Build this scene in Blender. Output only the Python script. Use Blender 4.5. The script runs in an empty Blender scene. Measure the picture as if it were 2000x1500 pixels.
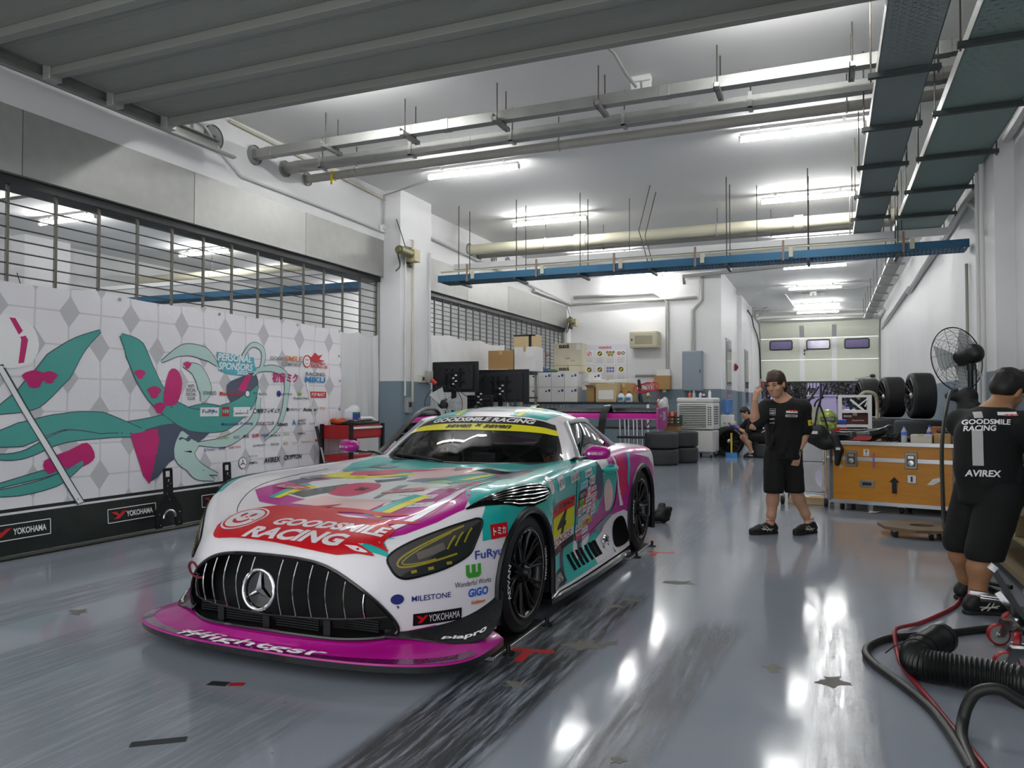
import bpy, bmesh, math, random
import numpy as np
from mathutils import Vector, Matrix
from mathutils.bvhtree import BVHTree
random.seed(7)
PI = math.pi
SC = bpy.context.scene
COL = SC.collection

# ------------------------------------------------------------------ camera, world, exposure
cam_d = bpy.data.cameras.new('camera')
cam = bpy.data.objects.new('camera', cam_d)
COL.objects.link(cam)
cam_d.sensor_fit = 'HORIZONTAL'
cam_d.sensor_width = 36.0
cam_d.lens = 36.0 * 1500 / 2000
cam_d.clip_start = 0.05
cam_d.clip_end = 200
cam.location = (0, 0, 1.30)
cam.rotation_euler = (math.radians(90 + 1.342), 0, math.radians(22.392))
SC.camera = cam

wd = bpy.data.worlds.new('evening_sky')
SC.world = wd
wd.use_nodes = True
wbg = wd.node_tree.nodes['Background']
wbg.inputs[0].default_value = (0.64, 0.645, 0.655, 1)
wbg.inputs[1].default_value = 1.1
SC.view_settings.view_transform = 'Standard'
SC.view_settings.look = 'None'
SC.view_settings.gamma = 1.0
SC.view_settings.use_curve_mapping = False
SC.view_settings.exposure = 1.25
TUBE_POWER = 38.0          # emission of every fluorescent tube in the place

# ------------------------------------------------------------------ materials
def lin(h):
    h = h.lstrip('#')
    return tuple(((c / 12.92) if c <= 0.04045 else ((c + 0.055) / 1.055) ** 2.4)
                 for c in (int(h[i:i + 2], 16) / 255 for i in (0, 2, 4))) + (1,)

class NT:
    """small helper around a node tree"""
    def __init__(s, name):
        s.m = bpy.data.materials.new(name); s.m.use_nodes = True
        s.t = s.m.node_tree; s.p = s.t.nodes['Principled BSDF']
    def n(s, typ, **kw):
        o = s.t.nodes.new('ShaderNode' + typ)
        for k, v in kw.items(): setattr(o, k, v)
        return o
    def l(s, a, b): s.t.links.new(a, b)
    def math(s, op, a, b=None, c=None, clamp=False):
        o = s.n('Math', operation=op); o.use_clamp = clamp
        for i, x in enumerate((a, b, c)):
            if x is None: continue
            if isinstance(x, (int, float)): o.inputs[i].default_value = x
            else: s.l(x, o.inputs[i])
        return o.outputs[0]
    def mix(s, f, a, b):
        o = s.n('Mix', data_type='RGBA')
        for sock, x in ((o.inputs[0], f), (o.inputs[6], a), (o.inputs[7], b)):
            if isinstance(x, (int, float)): sock.default_value = x
            elif isinstance(x, tuple): sock.default_value = x
            else: s.l(x, sock)
        return o.outputs[2]
    def coord(s, kind='Object'): return s.n('TexCoord').outputs[kind]
    def noise(s, scale, detail=3, vec=None, rough=.5):
        o = s.n('TexNoise'); o.inputs['Scale'].default_value = scale
        o.inputs['Detail'].default_value = detail; o.inputs['Roughness'].default_value = rough
        s.l(vec if vec is not None else s.coord(), o.inputs['Vector'])
        return o.outputs[0]
    def bump(s, h, strength=.2, dist=.01):
        o = s.n('Bump'); o.inputs['Strength'].default_value = strength
        o.inputs['Distance'].default_value = dist
        s.l(h, o.inputs['Height']); s.l(o.outputs[0], s.p.inputs['Normal'])

MATS = {}
def M(name, col='#808080', rough=.5, metal=0., var=.10, scale=6., bump=0., bscale=40., coat=0., spec=.5, emit=0.):
    if name in MATS: return MATS[name]
    q = NT(name); p = q.p
    c = lin(col)
    p.inputs['Roughness'].default_value = rough
    p.inputs['Metallic'].default_value = metal
    p.inputs['Specular IOR Level'].default_value = spec
    p.inputs['Coat Weight'].default_value = coat
    p.inputs['Coat Roughness'].default_value = .04
    if var > 0:
        f = q.noise(scale, 4)
        d = tuple(x * (1 - var) for x in c[:3]) + (1,)
        e = tuple(min(1, x * (1 + var)) for x in c[:3]) + (1,)
        q.l(q.mix(f, d, e), p.inputs['Base Color'])
        q.l(q.math('ADD', q.math('MULTIPLY', q.math('SUBTRACT', f, .5), .15 * (rough > .12)), rough, clamp=True), p.inputs['Roughness'])
    else:
        p.inputs['Base Color'].default_value = c
    if bump > 0: q.bump(q.noise(bscale, 3), bump, .004)
    if emit > 0:
        p.inputs['Emission Color'].default_value = c
        p.inputs['Emission Strength'].default_value = emit
    MATS[name] = q.m
    return q.m

# ------------------------------------------------------------------ mesh builder
def rotm(rx=0, ry=0, rz=0):
    return Matrix.Rotation(rz, 4, 'Z') @ Matrix.Rotation(ry, 4, 'Y') @ Matrix.Rotation(rx, 4, 'X')
def TR(x, y, z, rx=0, ry=0, rz=0): return Matrix.Translation((x, y, z)) @ rotm(rx, ry, rz)

def catmull(P, n, closed=False):
    P = [np.array(p, float) for p in P]; m = len(P); out = []
    seg = m if closed else m - 1
    for i in range(seg):
        if closed: a, b, c, d = P[i - 1], P[i], P[(i + 1) % m], P[(i + 2) % m]
        else:
            b, c = P[i], P[i + 1]
            a = P[i - 1] if i > 0 else 2 * b - c
            d = P[i + 2] if i + 2 < m else 2 * c - b
        for k in range(n):
            t = k / n
            out.append(.5 * (2 * b + (c - a) * t + (2 * a - 5 * b + 4 * c - d) * t * t + (3 * b - a - 3 * c + d) * t ** 3))
    if not closed: out.append(P[-1])
    return out

class MB:
    def __init__(s): s.v = []; s.f = []; s.mi = []
    def add(s, V, F, m=0, X=None):
        b = len(s.v)
        if X is not None: V = [X @ Vector(v) for v in V]
        s.v += [tuple(float(c) for c in v) for v in V]
        for f in F: s.f.append(tuple(i + b for i in f)); s.mi.append(m)
        return s
    def box(s, c, d, m=0, X=None, rz=0., rx=0., ry=0.):
        x, y, z = d[0] / 2, d[1] / 2, d[2] / 2
        V = [(-x, -y, -z), (x, -y, -z), (x, y, -z), (-x, y, -z), (-x, -y, z), (x, -y, z), (x, y, z), (-x, y, z)]
        R = TR(c[0], c[1], c[2], rx, ry, rz)
        if X is not None: R = X @ R
        return s.add(V, [(0, 3, 2, 1), (4, 5, 6, 7), (0, 1, 5, 4), (1, 2, 6, 5), (2, 3, 7, 6), (3, 0, 4, 7)], m, R)
    def bb(s, a, b, m=0, X=None):
        return s.box([(a[i] + b[i]) / 2 for i in range(3)], [abs(b[i] - a[i]) for i in range(3)], m, X)
    def tube(s, P, r, n=8, m=0, closed=False, caps=True, X=None, sq=None):
        P = [Vector(p) for p in P]; N = len(P)
        rr = r if isinstance(r, (list, tuple)) else [r] * N
        T = []
        for i in range(N):
            a = P[i - 1] if (i > 0 or closed) else P[i]
            b = P[(i + 1) % N] if (i < N - 1 or closed) else P[i]
            t = (b - a); T.append(t.normalized() if t.length > 1e-9 else Vector((0, 0, 1)))
        u = T[0].orthogonal().normalized()
        if abs(T[0].z) < .95: u = T[0].cross(Vector((0, 0, 1))).normalized()
        V = []
        for i in range(N):
            u = (u - T[i] * u.dot(T[i])).normalized(); w = T[i].cross(u)
            for k in range(n):
                a = 2 * PI * k / n + (PI / n if n == 4 else 0)
                cx, cy = math.cos(a) * rr[i], math.sin(a) * rr[i]
                if sq: cy *= sq
                V.append(P[i] + u * cx + w * cy)
        F = []
        for i in range(N if closed else N - 1):
            for k in range(n):
                j = (i + 1) % N
                F.append((i * n + k, i * n + (k + 1) % n, j * n + (k + 1) % n, j * n + k))
        if caps and not closed:
            F.append(tuple(range(n - 1, -1, -1))); F.append(tuple((N - 1) * n + k for k in range(n)))
        return s.add(V, F, m, X)
    def cyl(s, a, b, r, n=16, m=0, r2=None, X=None): return s.tube([a, b], [r, r if r2 is None else r2], n, m, X=X)
    def bar(s, a, b, w, m=0, X=None, h=None):
        return s.tube([a, b], w * .7071, 4, m, X=X, sq=(h / w if h else None))
    def lathe(s, prof, n=24, m=0, X=None, a0=0, a1=2 * PI):
        full = abs(a1 - a0 - 2 * PI) < 1e-6; k = n if full else n + 1
        V = [(r * math.cos(a0 + (a1 - a0) * i / n), r * math.sin(a0 + (a1 - a0) * i / n), z) for r, z in prof for i in range(k)]
        F = []
        for j in range(len(prof) - 1):
            for i in range(n):
                i2 = (i + 1) % k
                F.append((j * k + i, j * k + i2, (j + 1) * k + i2, (j + 1) * k + i))
        return s.add(V, F, m, X)
    def prism(s, poly, h, m=0, X=None, ms=None):
        n = len(poly)
        V = [(p[0], p[1], 0) for p in poly] + [(p[0], p[1], h) for p in poly]
        b = len(s.f)
        s.add(V, [tuple(range(n - 1, -1, -1)), tuple(range(n, 2 * n))] + [(i, (i + 1) % n, n + (i + 1) % n, n + i) for i in range(n)], m, X)
        return s
    def grid(s, R, m=0, X=None, flip=False, closed=False):
        a, b = len(R), len(R[0]); V = [p for r in R for p in r]; F = []
        for i in range(a - 1):
            for j in range(b if closed else b - 1):
                q = (i * b + j, i * b + (j + 1) % b, (i + 1) * b + (j + 1) % b, (i + 1) * b + j)
                F.append(q[::-1] if flip else q)
        return s.add(V, F, m, X)
    def ell(s, c, r, nu=16, nv=10, m=0, X=None):
        V = []; F = []
        for j in range(nv + 1):
            p = PI * j / nv
            for i in range(nu):
                t = 2 * PI * i / nu
                V.append((c[0] + r[0] * math.sin(p) * math.cos(t), c[1] + r[1] * math.sin(p) * math.sin(t), c[2] - r[2] * math.cos(p)))
        for j in range(nv):
            for i in range(nu):
                F.append((j * nu + i, j * nu + (i + 1) % nu, (j + 1) * nu + (i + 1) % nu, (j + 1) * nu + i))
        return s.add(V, F, m, X)
    def ring(s, c, R, r, n=24, k=8, m=0, X=None, sz=1.):
        P = [(c[0] + R * math.cos(2 * PI * i / n), c[1] + R * math.sin(2 * PI * i / n), c[2]) for i in range(n)]
        return s.tube(P, r, k, m, closed=True, X=X, sq=None)
    def flat(s, poly, m=0, X=None):
        return s.add([(p[0], p[1], 0) if len(p) == 2 else p for p in poly], [tuple(range(len(poly)))], m, X)
    def text(s, t, X, m=0, **kw):
        V, F = text2d(t, **kw)
        return s.add(V, F, m, X)
    def build(s, name, mats, parent=None, bevel=0., smooth=40, seg=2, sub=0, kind=None):
        me = bpy.data.meshes.new(name)
        me.from_pydata(s.v, [], s.f)
        if not isinstance(mats, (list, tuple)): mats = [mats]
        for q in mats: me.materials.append(q)
        if len(mats) > 1: me.polygons.foreach_set('material_index', s.mi)
        if smooth:
            me.polygons.foreach_set('use_smooth', [True] * len(me.polygons))
            me.set_sharp_from_angle(angle=math.radians(smooth))
        me.update()
        o = bpy.data.objects.new(name, me); COL.objects.link(o)
        if parent: o.parent = parent
        if bevel:
            b = o.modifiers.new('bevel', 'BEVEL'); b.width = bevel; b.segments = seg; b.limit_method = 'ANGLE'
            b.angle_limit = math.radians(50)
        if sub:
            b = o.modifiers.new('sub', 'SUBSURF'); b.levels = b.render_levels = sub
        if kind: o['kind'] = kind
        return o

_tc = {}
def text2d(t, size=1., bold=0., shear=0., align='CENTER', w=None, sp=1.):
    """flat letter shapes in XY, cap height about `size`, centred on the origin; w fits the width"""
    k = (t, bold, shear, sp)
    if k not in _tc:
        c = bpy.data.curves.new('lettering', 'FONT'); c.body = t; c.offset = bold; c.shear = shear
        c.space_character = sp; c.resolution_u = 3
        o = bpy.data.objects.new('lettering', c); COL.objects.link(o)
        me = bpy.data.meshes.new_from_object(o.evaluated_get(bpy.context.evaluated_depsgraph_get()))
        V = [(v.co.x, v.co.y) for v in me.vertices]; F = [tuple(p.vertices) for p in me.polygons]
        bpy.data.objects.remove(o); bpy.data.curves.remove(c); bpy.data.meshes.remove(me)
        xs = [v[0] for v in V] or [0]; ys = [v[1] for v in V] or [0]
        _tc[k] = (V, F, min(xs), max(xs), min(ys), max(ys))
    V, F, x0, x1, y0, y1 = _tc[k]
    cx = {'CENTER': (x0 + x1) / 2, 'LEFT': x0, 'RIGHT': x1}[align]; cy = (y0 + y1) / 2
    sy = size / max(y1 - y0, 1e-6); sx = sy if w is None else w / max(x1 - x0, 1e-6)
    return [((x - cx) * sx, (y - cy) * sy, 0) for x, y in V], F

def bisect2d(V, F, g):
    """cut flat faces along a grid of spacing g so they can follow a curved panel"""
    bm = bmesh.new(); vs = [bm.verts.new(v) for v in V]
    for f in F:
        try: bm.faces.new([vs[i] for i in f])
        except ValueError: pass
    for ax in (0, 1):
        lo = min(v[ax] for v in V); hi = max(v[ax] for v in V); k = lo + g
        while k < hi - 1e-6:
            co = [0, 0, 0]; no = [0, 0, 0]; co[ax] = k; no[ax] = 1
            bmesh.ops.bisect_plane(bm, geom=bm.verts[:] + bm.edges[:] + bm.faces[:], plane_co=co, plane_no=no, dist=1e-6)
            k += g
    bmesh.ops.triangulate(bm, faces=[f for f in bm.faces if len(f.verts) > 4])
    bm.verts.index_update()
    out = [tuple(v.co) for v in bm.verts], [tuple(v.index for v in f.verts) for f in bm.faces]
    bm.free(); return out

# ------------------------------------------------------------------ things
def thing(name, label, cat, loc=(0, 0, 0), rz=0., group=None):
    o = bpy.data.objects.new(name, None); COL.objects.link(o)
    o.empty_display_size = .1
    o.location = loc; o.rotation_euler = (0, 0, rz)
    return tag(o, label, cat, group)
def tag(o, label, cat, group=None):
    o['label'] = label; o['category'] = cat
    if group: o['group'] = group
    return o
def dup(root, loc, rz=None, label=None, group=None, scale=None):
    r = root.copy(); COL.objects.link(r); r.location = loc
    if rz is not None: r.rotation_euler = (0, 0, rz)
    if label: r['label'] = label
    if group: r['group'] = group
    if scale: r.scale = scale
    for ch in list(root.children):
        c = ch.copy(); COL.objects.link(c); c.parent = r
        for g in list(ch.children):
            d = g.copy(); COL.objects.link(d); d.parent = c
    return r
def struct(mb, name, mats, bevel=0., parent=None, **kw):
    return mb.build(name, mats, parent, bevel, kind='structure', **kw)

# ------------------------------------------------------------------ signed distance shapes -> one continuous skin
def surface_net(D, lo, h):
    """naive surface nets on a sampled distance grid"""
    nx, ny, nz = D.shape
    c = [D[i:nx - 1 + i, j:ny - 1 + j, k:nz - 1 + k] for i in (0, 1) for j in (0, 1) for k in (0, 1)]
    st = np.stack(c); ins = st < 0
    act = ins.any(0) & ~ins.all(0)
    idx = -np.ones(act.shape, int); A = np.argwhere(act); idx[act] = np.arange(len(A))
    off = np.array([(i, j, k) for i in (0, 1) for j in (0, 1) for k in (0, 1)], float)
    vals = st[:, act].T
    P = np.zeros((len(A), 3)); W = np.zeros(len(A))
    for a in range(8):
        for b in range(a + 1, 8):
            if np.abs(off[a] - off[b]).sum() != 1: continue
            va, vb = vals[:, a], vals[:, b]; m = (va < 0) != (vb < 0)
            t = np.where(m, va / np.where(m, va - vb, 1), 0)
            P += np.where(m[:, None], off[a] + (off[b] - off[a]) * t[:, None], 0); W += m
    V = (A + P / W[:, None]) * h + lo
    F = []
    for ax in range(3):
        u, w = [(1, 2), (2, 0), (0, 1)][ax]
        s0 = [slice(1, -1)] * 3; s1 = [slice(1, -1)] * 3
        s0[ax] = slice(0, -1); s1[ax] = slice(1, None)
        d0, d1 = D[tuple(s0)], D[tuple(s1)]
        o = [1, 1, 1]; o[ax] = 0
        for sgn in (True, False):
            E = np.argwhere(((d0 < 0) & (d1 >= 0)) if sgn else ((d0 >= 0) & (d1 < 0))) + o
            if len(E) == 0: continue
            def at(du, dw):
                q = E.copy(); q[:, u] += du; q[:, w] += dw; return idx[q[:, 0], q[:, 1], q[:, 2]]
            q = np.stack([at(-1, -1), at(0, -1), at(0, 0), at(-1, 0)], 1)
            F.append(q if sgn else q[:, ::-1])
    F = np.concatenate(F); F = F[(F >= 0).all(1)]
    return V, F

class SDF:
    """a soft union of capsules, ellipsoids and boxes turned into one skin"""
    def __init__(s): s.p = []
    def cap(s, a, b, ra, rb=None, k=.02, neg=False, sx=None):
        s.p.append(('c', np.array(a, float), np.array(b, float), ra, ra if rb is None else rb, k, neg, sx)); return s
    def chain(s, pts, rs, k=.02):
        for i in range(len(pts) - 1): s.cap(pts[i], pts[i + 1], rs[i], rs[i + 1], k)
        return s
    def ell(s, c, r, k=.02, neg=False, R=None):
        s.p.append(('e', np.array(c, float), np.array(r, float), None if R is None else np.array(R.to_3x3().inverted()), k, neg)); return s
    def box(s, c, d, r=.01, k=.01, neg=False, R=None):
        s.p.append(('b', np.array(c, float), np.array(d, float) / 2, None if R is None else np.array(R.to_3x3().inverted()), k, neg, r)); return s
    def plane(s, p, n, k=.005):      # keep the side the normal points away from
        n = np.array(n, float); s.p.append(('p', np.array(p, float), n / np.linalg.norm(n), None, k, True)); return s
    def mesh(s, h=.01, pad=.03):
        lo = np.array([1e9] * 3); hi = -lo
        for q in s.p:
            if q[0] == 'p' or q[6 if q[0] == 'c' else 5]: continue
            if q[0] == 'c':
                R = max(q[3], q[4]); a = np.minimum(q[1], q[2]) - R; b = np.maximum(q[1], q[2]) + R
            else:
                R = q[2] if q[3] is None else np.array([np.linalg.norm(q[2])] * 3); a = q[1] - R; b = q[1] + R
            lo = np.minimum(lo, a); hi = np.maximum(hi, b)
        lo -= pad; hi += pad
        n = np.ceil((hi - lo) / h).astype(int) + 1
        D = np.full(n, 1.0)
        ax = [lo[i] + np.arange(n[i]) * h for i in range(3)]
        for q in s.p:
            t = q[0]
            k = q[5] if t == 'c' else q[4]; neg = q[6] if t == 'c' else q[5]
            if t == 'p': sl = [slice(None)] * 3
            else:
                if t == 'c': R = max(q[3], q[4]); a = np.minimum(q[1], q[2]) - R; b = np.maximum(q[1], q[2]) + R
                else:
                    R = q[2] if q[3] is None else np.array([np.linalg.norm(q[2])] * 3); a = q[1] - R; b = q[1] + R
                mg = k * 2 + 3 * h
                i0 = np.clip(((a - mg - lo) / h).astype(int), 0, n); i1 = np.clip(((b + mg - lo) / h).astype(int) + 2, 0, n)
                sl = [slice(i0[i], i1[i]) for i in range(3)]
            X, Y, Z = np.meshgrid(ax[0][sl[0]], ax[1][sl[1]], ax[2][sl[2]], indexing='ij')
            if X.size == 0: continue
            P = np.stack([X, Y, Z], -1)
            if t == 'c':
                ba = q[2] - q[1]; pa = P - q[1]; L = max(ba @ ba, 1e-12)
                tt = np.clip(pa @ ba / L, 0, 1)
                dv = pa - tt[..., None] * ba
                if q[7] is not None: dv = dv / np.array(q[7])
                d = np.sqrt((dv ** 2).sum(-1)) - (q[3] + (q[4] - q[3]) * tt)
            elif t == 'e':
                w = P - q[1]
                if q[3] is not None: w = w @ q[3].T
                k0 = np.sqrt(((w / q[2]) ** 2).sum(-1)); k1 = np.sqrt(((w / q[2] ** 2) ** 2).sum(-1))
                d = k0 * (k0 - 1) / np.maximum(k1, 1e-6)
            elif t == 'b':
                w = P - q[1]
                if q[3] is not None: w = w @ q[3].T
                e = np.abs(w) - q[2] + q[6]
                d = np.sqrt((np.maximum(e, 0) ** 2).sum(-1)) + np.minimum(e.max(-1), 0) - q[6]
            else: d = (P - q[1]) @ q[2]
            O = D[tuple(sl)]
            if not neg:
                hh = np.maximum(k - np.abs(O - d), 0) / k
                D[tuple(sl)] = np.minimum(O, d) - hh * hh * k * .25
            else:
                d = d if t == 'p' else -d
                hh = np.maximum(k - np.abs(O - d), 0) / k
                D[tuple(sl)] = np.maximum(O, d) + hh * hh * k * .25
        D[0] = D[-1] = 1; D[:, 0] = D[:, -1] = 1; D[:, :, 0] = D[:, :, -1] = 1
        V, F = surface_net(D, lo, h)
        return [tuple(v) for v in V], [tuple(int(i) for i in f) for f in F]
    def into(s, mb, m=0, h=.01, X=None):
        V, F = s.mesh(h); mb.add(V, F, m, X); return mb
    def build(s, name, mat, parent=None, h=.01, smooth=75):
        mb = MB(); s.into(mb, 0, h); return mb.build(name, mat, parent, smooth=smooth)
# ------------------------------------------------------------------ room materials
def wall_mat():
    q = NT('painted_wall'); co = q.coord()
    sx = q.n('SeparateXYZ'); q.l(co, sx.inputs[0])
    nz = q.noise(.8, 5, co, .6)
    white = q.mix(nz, lin('#dcdcdc'), lin('#ececec'))
    grey = q.mix(nz, lin('#70828d'), lin('#7d8e99'))
    m = q.math('GREATER_THAN', sx.outputs[2], 1.63)
    inr = q.math('GREATER_THAN', sx.outputs[0], -6.75)
    q.l(q.mix(m, grey, white), q.p.inputs['Base Color'])
    q.p.inputs['Roughness'].default_value = .55
    q.bump(q.noise(30, 3, co), .15, .004)
    return q.m
W_WALL = wall_mat()
W_CEIL = M('ceiling_paint', '#ececea', .8, var=.03, scale=.6)
W_WHITE = M('white_paint', '#e6e6e4', .45, var=.04, scale=2)

def floor_mat():
    q = NT('epoxy_floor'); co = q.coord()
    sx = q.n('SeparateXYZ'); q.l(co, sx.inputs[0]); X, Y = sx.outputs[0], sx.outputs[1]
    big = q.noise(.55, 5, co, .6); fine = q.noise(7, 6, co, .65)
    col = q.mix(big, lin('#8b929c'), lin('#9aa0aa'))
    col = q.mix(q.math('MULTIPLY', fine, .35), col, lin('#9299a4'))
    mp = q.n('Mapping'); mp.inputs['Scale'].default_value = (9, .55, 1); q.l(co, mp.inputs[0])
    st = q.noise(3.2, 8, mp.outputs[0], .72)
    mp2 = q.n('Mapping'); mp2.inputs['Scale'].default_value = (.6, 7, 1); q.l(co, mp2.inputs[0])
    st2 = q.noise(3.0, 8, mp2.outputs[0], .72)
    def sstep(v, a, b):
        o = q.n('MapRange', interpolation_type='SMOOTHSTEP'); q.l(v, o.inputs[0]); o.inputs[1].default_value = a; o.inputs[2].default_value = b
        return o.outputs[0]
    tot = None
    # tyre tracks: x0, x1, y0, y1, lean (dx per m), strength
    for x0, x1, y0, y1, ln, w, sn in ((-1.62, -1.18, 1.2, 5.1, .02, 1.0, st), (-.80, -.58, 2.3, 4.6, .09, .85, st), (-.07, .15, 2.7, 5.0, .0, .62, st),
                                  (-3.95, -3.45, 1.0, 3.4, 0, .38, st), (-4.9, -4.45, 1.5, 5.5, .05, .42, st), (-3.4, -2.0, 1.4, 2.75, .0, .30, st),
                                  (-5.9, -5.6, 2.6, 6.4, 0, .2, st), (-1.45, -1.15, 5.3, 12, 0, .22, st), (-.55, -.2, 8.5, 17, 0, .18, st), (-2.9, -2.3, 10, 18, 0, .2, st)):
        xs = q.math('SUBTRACT', X, q.math('MULTIPLY', q.math('SUBTRACT', Y, (y0 + y1) / 2), ln))
        e = .07
        b = q.math('MULTIPLY', sstep(xs, x0 - e, x0 + e * .4), sstep(xs, x1 + e, x1 - e * .4))
        b = q.math('MULTIPLY', b, q.math('MULTIPLY', sstep(Y, y0 - .4, y0 + .3), sstep(Y, y1 + .25, y1 - .25)))
        b = q.math('MULTIPLY', b, q.math('MULTIPLY', sstep(sn, .33, .57), w))
        tot = b if tot is None else q.math('MAXIMUM', tot, b)
    scf = q.math('MULTIPLY', sstep(q.noise(1.1, 9, co, .75), .62, .74), .28)     # scattered scuffs
    tot = q.math('MAXIMUM', tot, q.math('MULTIPLY', scf, sstep(st, .45, .6)))
    spk = q.math('MULTIPLY', sstep(q.noise(14, 2, co, .5), .74, .77), .8)        # specks of rubber
    tot = q.math('MAXIMUM', tot, spk)
    col = q.mix(tot, col, lin('#2c2e31'))
    q.l(col, q.p.inputs['Base Color'])
    r = q.math('ADD', .05, q.math('MULTIPLY', fine, .09))
    r = q.math('ADD', r, q.math('MULTIPLY', tot, .30), clamp=True)
    q.l(r, q.p.inputs['Roughness'])
    q.p.inputs['Specular IOR Level'].default_value = .36
    h = q.math('ADD', q.math('MULTIPLY', q.noise(110, 2, co, .6), .5), q.math('MULTIPLY', q.noise(2.0, 3, co, .6), 1.2))
    q.bump(h, .08, .003)
    return q.m
FLOORM = floor_mat()
GALV = M('galvanised_steel', '#a9aaa6', .45, .35, var=.14, scale=9)
GALV2 = M('zinc_trunking', '#979894', .4, .5, var=.16, scale=5)
STEEL = M('bright_steel', '#c8cac9', .25, 1., var=.06)
ALU = M('aluminium', '#b9bcbe', .32, .9, var=.06)
CHROME = M('chrome', '#e6e6e8', .06, 1., var=0)
BLACKP = M('black_plastic', '#131415', .42, var=.15)
BLACKM = M('black_metal', '#16181a', .35, .3, var=.15)
DARKG = M('dark_grey', '#2b2d2f', .5, var=.12)
RUBBER = M('rubber', '#17181a', .62, var=.18, scale=14)
CREAM = M('cream_pvc', '#c9c5ae', .4, var=.05)
GREYPIPE = M('grey_pvc', '#a19f97', .5, var=.12, scale=4)
TRAYG = M('tray_green_grey', '#5c716e', .5, .35, var=.14, scale=3)
TRAYB = M('tray_blue', '#2f6384', .45, .3, var=.12, scale=4)
ROD = M('threaded_rod', '#55504a', .5, .6, var=.2, scale=30)
RED = M('red_paint', '#a8161c', .4, var=.08)
YEL = M('yellow_plastic', '#e2c414', .45, var=.06)
BLUEP = M('blue_plastic', '#2a7fc0', .45, var=.06)
WHITEP = M('white_plastic', '#e4e4e2', .4, var=.03)
CARD = M('cardboard', '#b08d5c', .85, var=.08, scale=10, bump=.1)
CARDL = M('pale_card', '#c9b48a', .85, var=.08, scale=10)
PAPER = M('white_paper', '#eceae6', .8, var=.03)
INK = M('print_black', '#151515', .6, var=0)
INKR = M('print_red', '#c41e24', .55, var=0)
INKB = M('print_blue', '#2a3f9a', .55, var=0)
INKW = M('print_white', '#f0f0f0', .5, var=0)
INKY = M('print_yellow', '#e6d21c', .5, var=0)
INKG = M('print_green', '#3f9a3c', .5, var=0)
TUBE = M('lamp_tube', '#f8f8f8', .4, var=0, emit=TUBE_POWER)
WOOD = M('plywood', '#7c6a4c', .7, var=.2, scale=8)

# ------------------------------------------------------------------ shell
struct(MB().bb((-15.2, -1.5, -.2), (1.8, 31.6, 0)), 'floor', FLOORM)
struct(MB().bb((-15.2, -1.5, 4.65), (2.1, 32.0, 4.85)), 'ceiling', W_CEIL)
wr = MB().bb((1.8, -1.5, 0), (2.1, 31.9, 4.65))
struct(wr, 'wall_right', W_WALL)
struct(MB().bb((1.62, 9.3, 0), (1.8, 10.2, 4.65)), 'wall_right_pillar', W_WALL)
struct(MB().bb((-6.95, 10.44, 0), (-6.2, 11.45, 3.86)).bb((-6.5, 10.44, 3.86), (-6.2, 11.45, 4.65)), 'wall_left_pillar', W_WALL)
wl = MB()
wl.bb((-6.95, -1.5, 3.86), (-6.5, 20, 4.65))
wl.bb((-6.95, -1.5, 0), (-6.5, .6, 3.86))
wl.bb((-6.95, 19.66, 0), (-6.5, 20, 3.86))
struct(wl, 'wall_left', W_WALL)
struct(MB().bb((-15.2, 20, 0), (-2.5, 20.25, 4.65)), 'wall_back', W_WALL)
wc = MB().bb((-2.75, 20.25, 0), (-2.5, 23.5, 4.65)).bb((-2.95, 23.5, 0), (-2.62, 28.2, 4.65)).bb((-2.75, 25.0, 0), (-2.5, 28.2, 4.65)).bb((-2.75, 28.2, 0), (-2.48, 31.9, 4.65))
struct(wc, 'wall_corridor', W_WALL)
struct(MB().bb((-2.75, 31.6, 4.3), (1.8, 31.9, 4.65)), 'wall_end', W_WALL)
struct(MB().bb((-15.4, -1.5, 0), (-15.2, 20.25, 4.65)), 'wall_neighbour', W_WALL)

# corridor doors with a tall glass light
GLASSD = M('dark_window_glass', '#51504f', .08, var=.05, spec=.7)
FRAMEG = M('grey_frame', '#9da19f', .45, var=.05)
for n, (y0, y1, x) in enumerate(((20.85, 22.05, -2.5), (25.75, 26.9, -2.5))):
    d = struct(MB().bb((x - .02, y0, 0.0), (x + .02, y1, 3.0)), 'door_%d' % (n + 2), FRAMEG, bevel=.006)
    MB().bb((x + .02, y0 + .1, 1.75), (x + .03, y1 - .1, 2.9)).bb((x + .02, y0 + .1, .3), (x + .03, y1 - .1, 1.62)).build('pane', GLASSD, d)
    MB().bb((x + .02, y1 - .14, .95), (x + .06, y1 - .11, 1.15)).build('door_handle', STEEL, d, .004)

# back sectional door, half raised
DOORW = M('door_cream', '#d3d6c6', .5, var=.03, scale=3)
d1 = MB()
for z0, z1 in ((2.09, 2.915), (2.93, 3.745)):
    d1.bb((-2.43, 31.5, z0), (1.75, 31.56, z1))
    for k in range(1, 5): d1.bb((-2.42, 31.492, z0 + k * .165 - .004), (1.74, 31.5, z0 + k * .165 + .004))
d1.add([(-2.43, 31.5, 3.76), (1.75, 31.5, 3.76), (1.75, 31.05, 4.3), (-2.43, 31.05, 4.3), (-2.43, 31.56, 3.78), (1.75, 31.56, 3.78), (1.75, 31.1, 4.34), (-2.43, 31.1, 4.34)],
       [(0, 1, 2, 3), (7, 6, 5, 4), (0, 4, 5, 1), (3, 2, 6, 7)])
dr1 = struct(d1, 'door_1', DOORW)
gm = MB()
for x in (-.92, .22):
    for z0, z1 in ((2.1, 2.91), (2.93, 3.74)): gm.bb((x - .09, 31.47, z0), (x + .09, 31.5, z1))
gm.build('mullion', WHITEP, dr1)
mm = MB()
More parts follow.
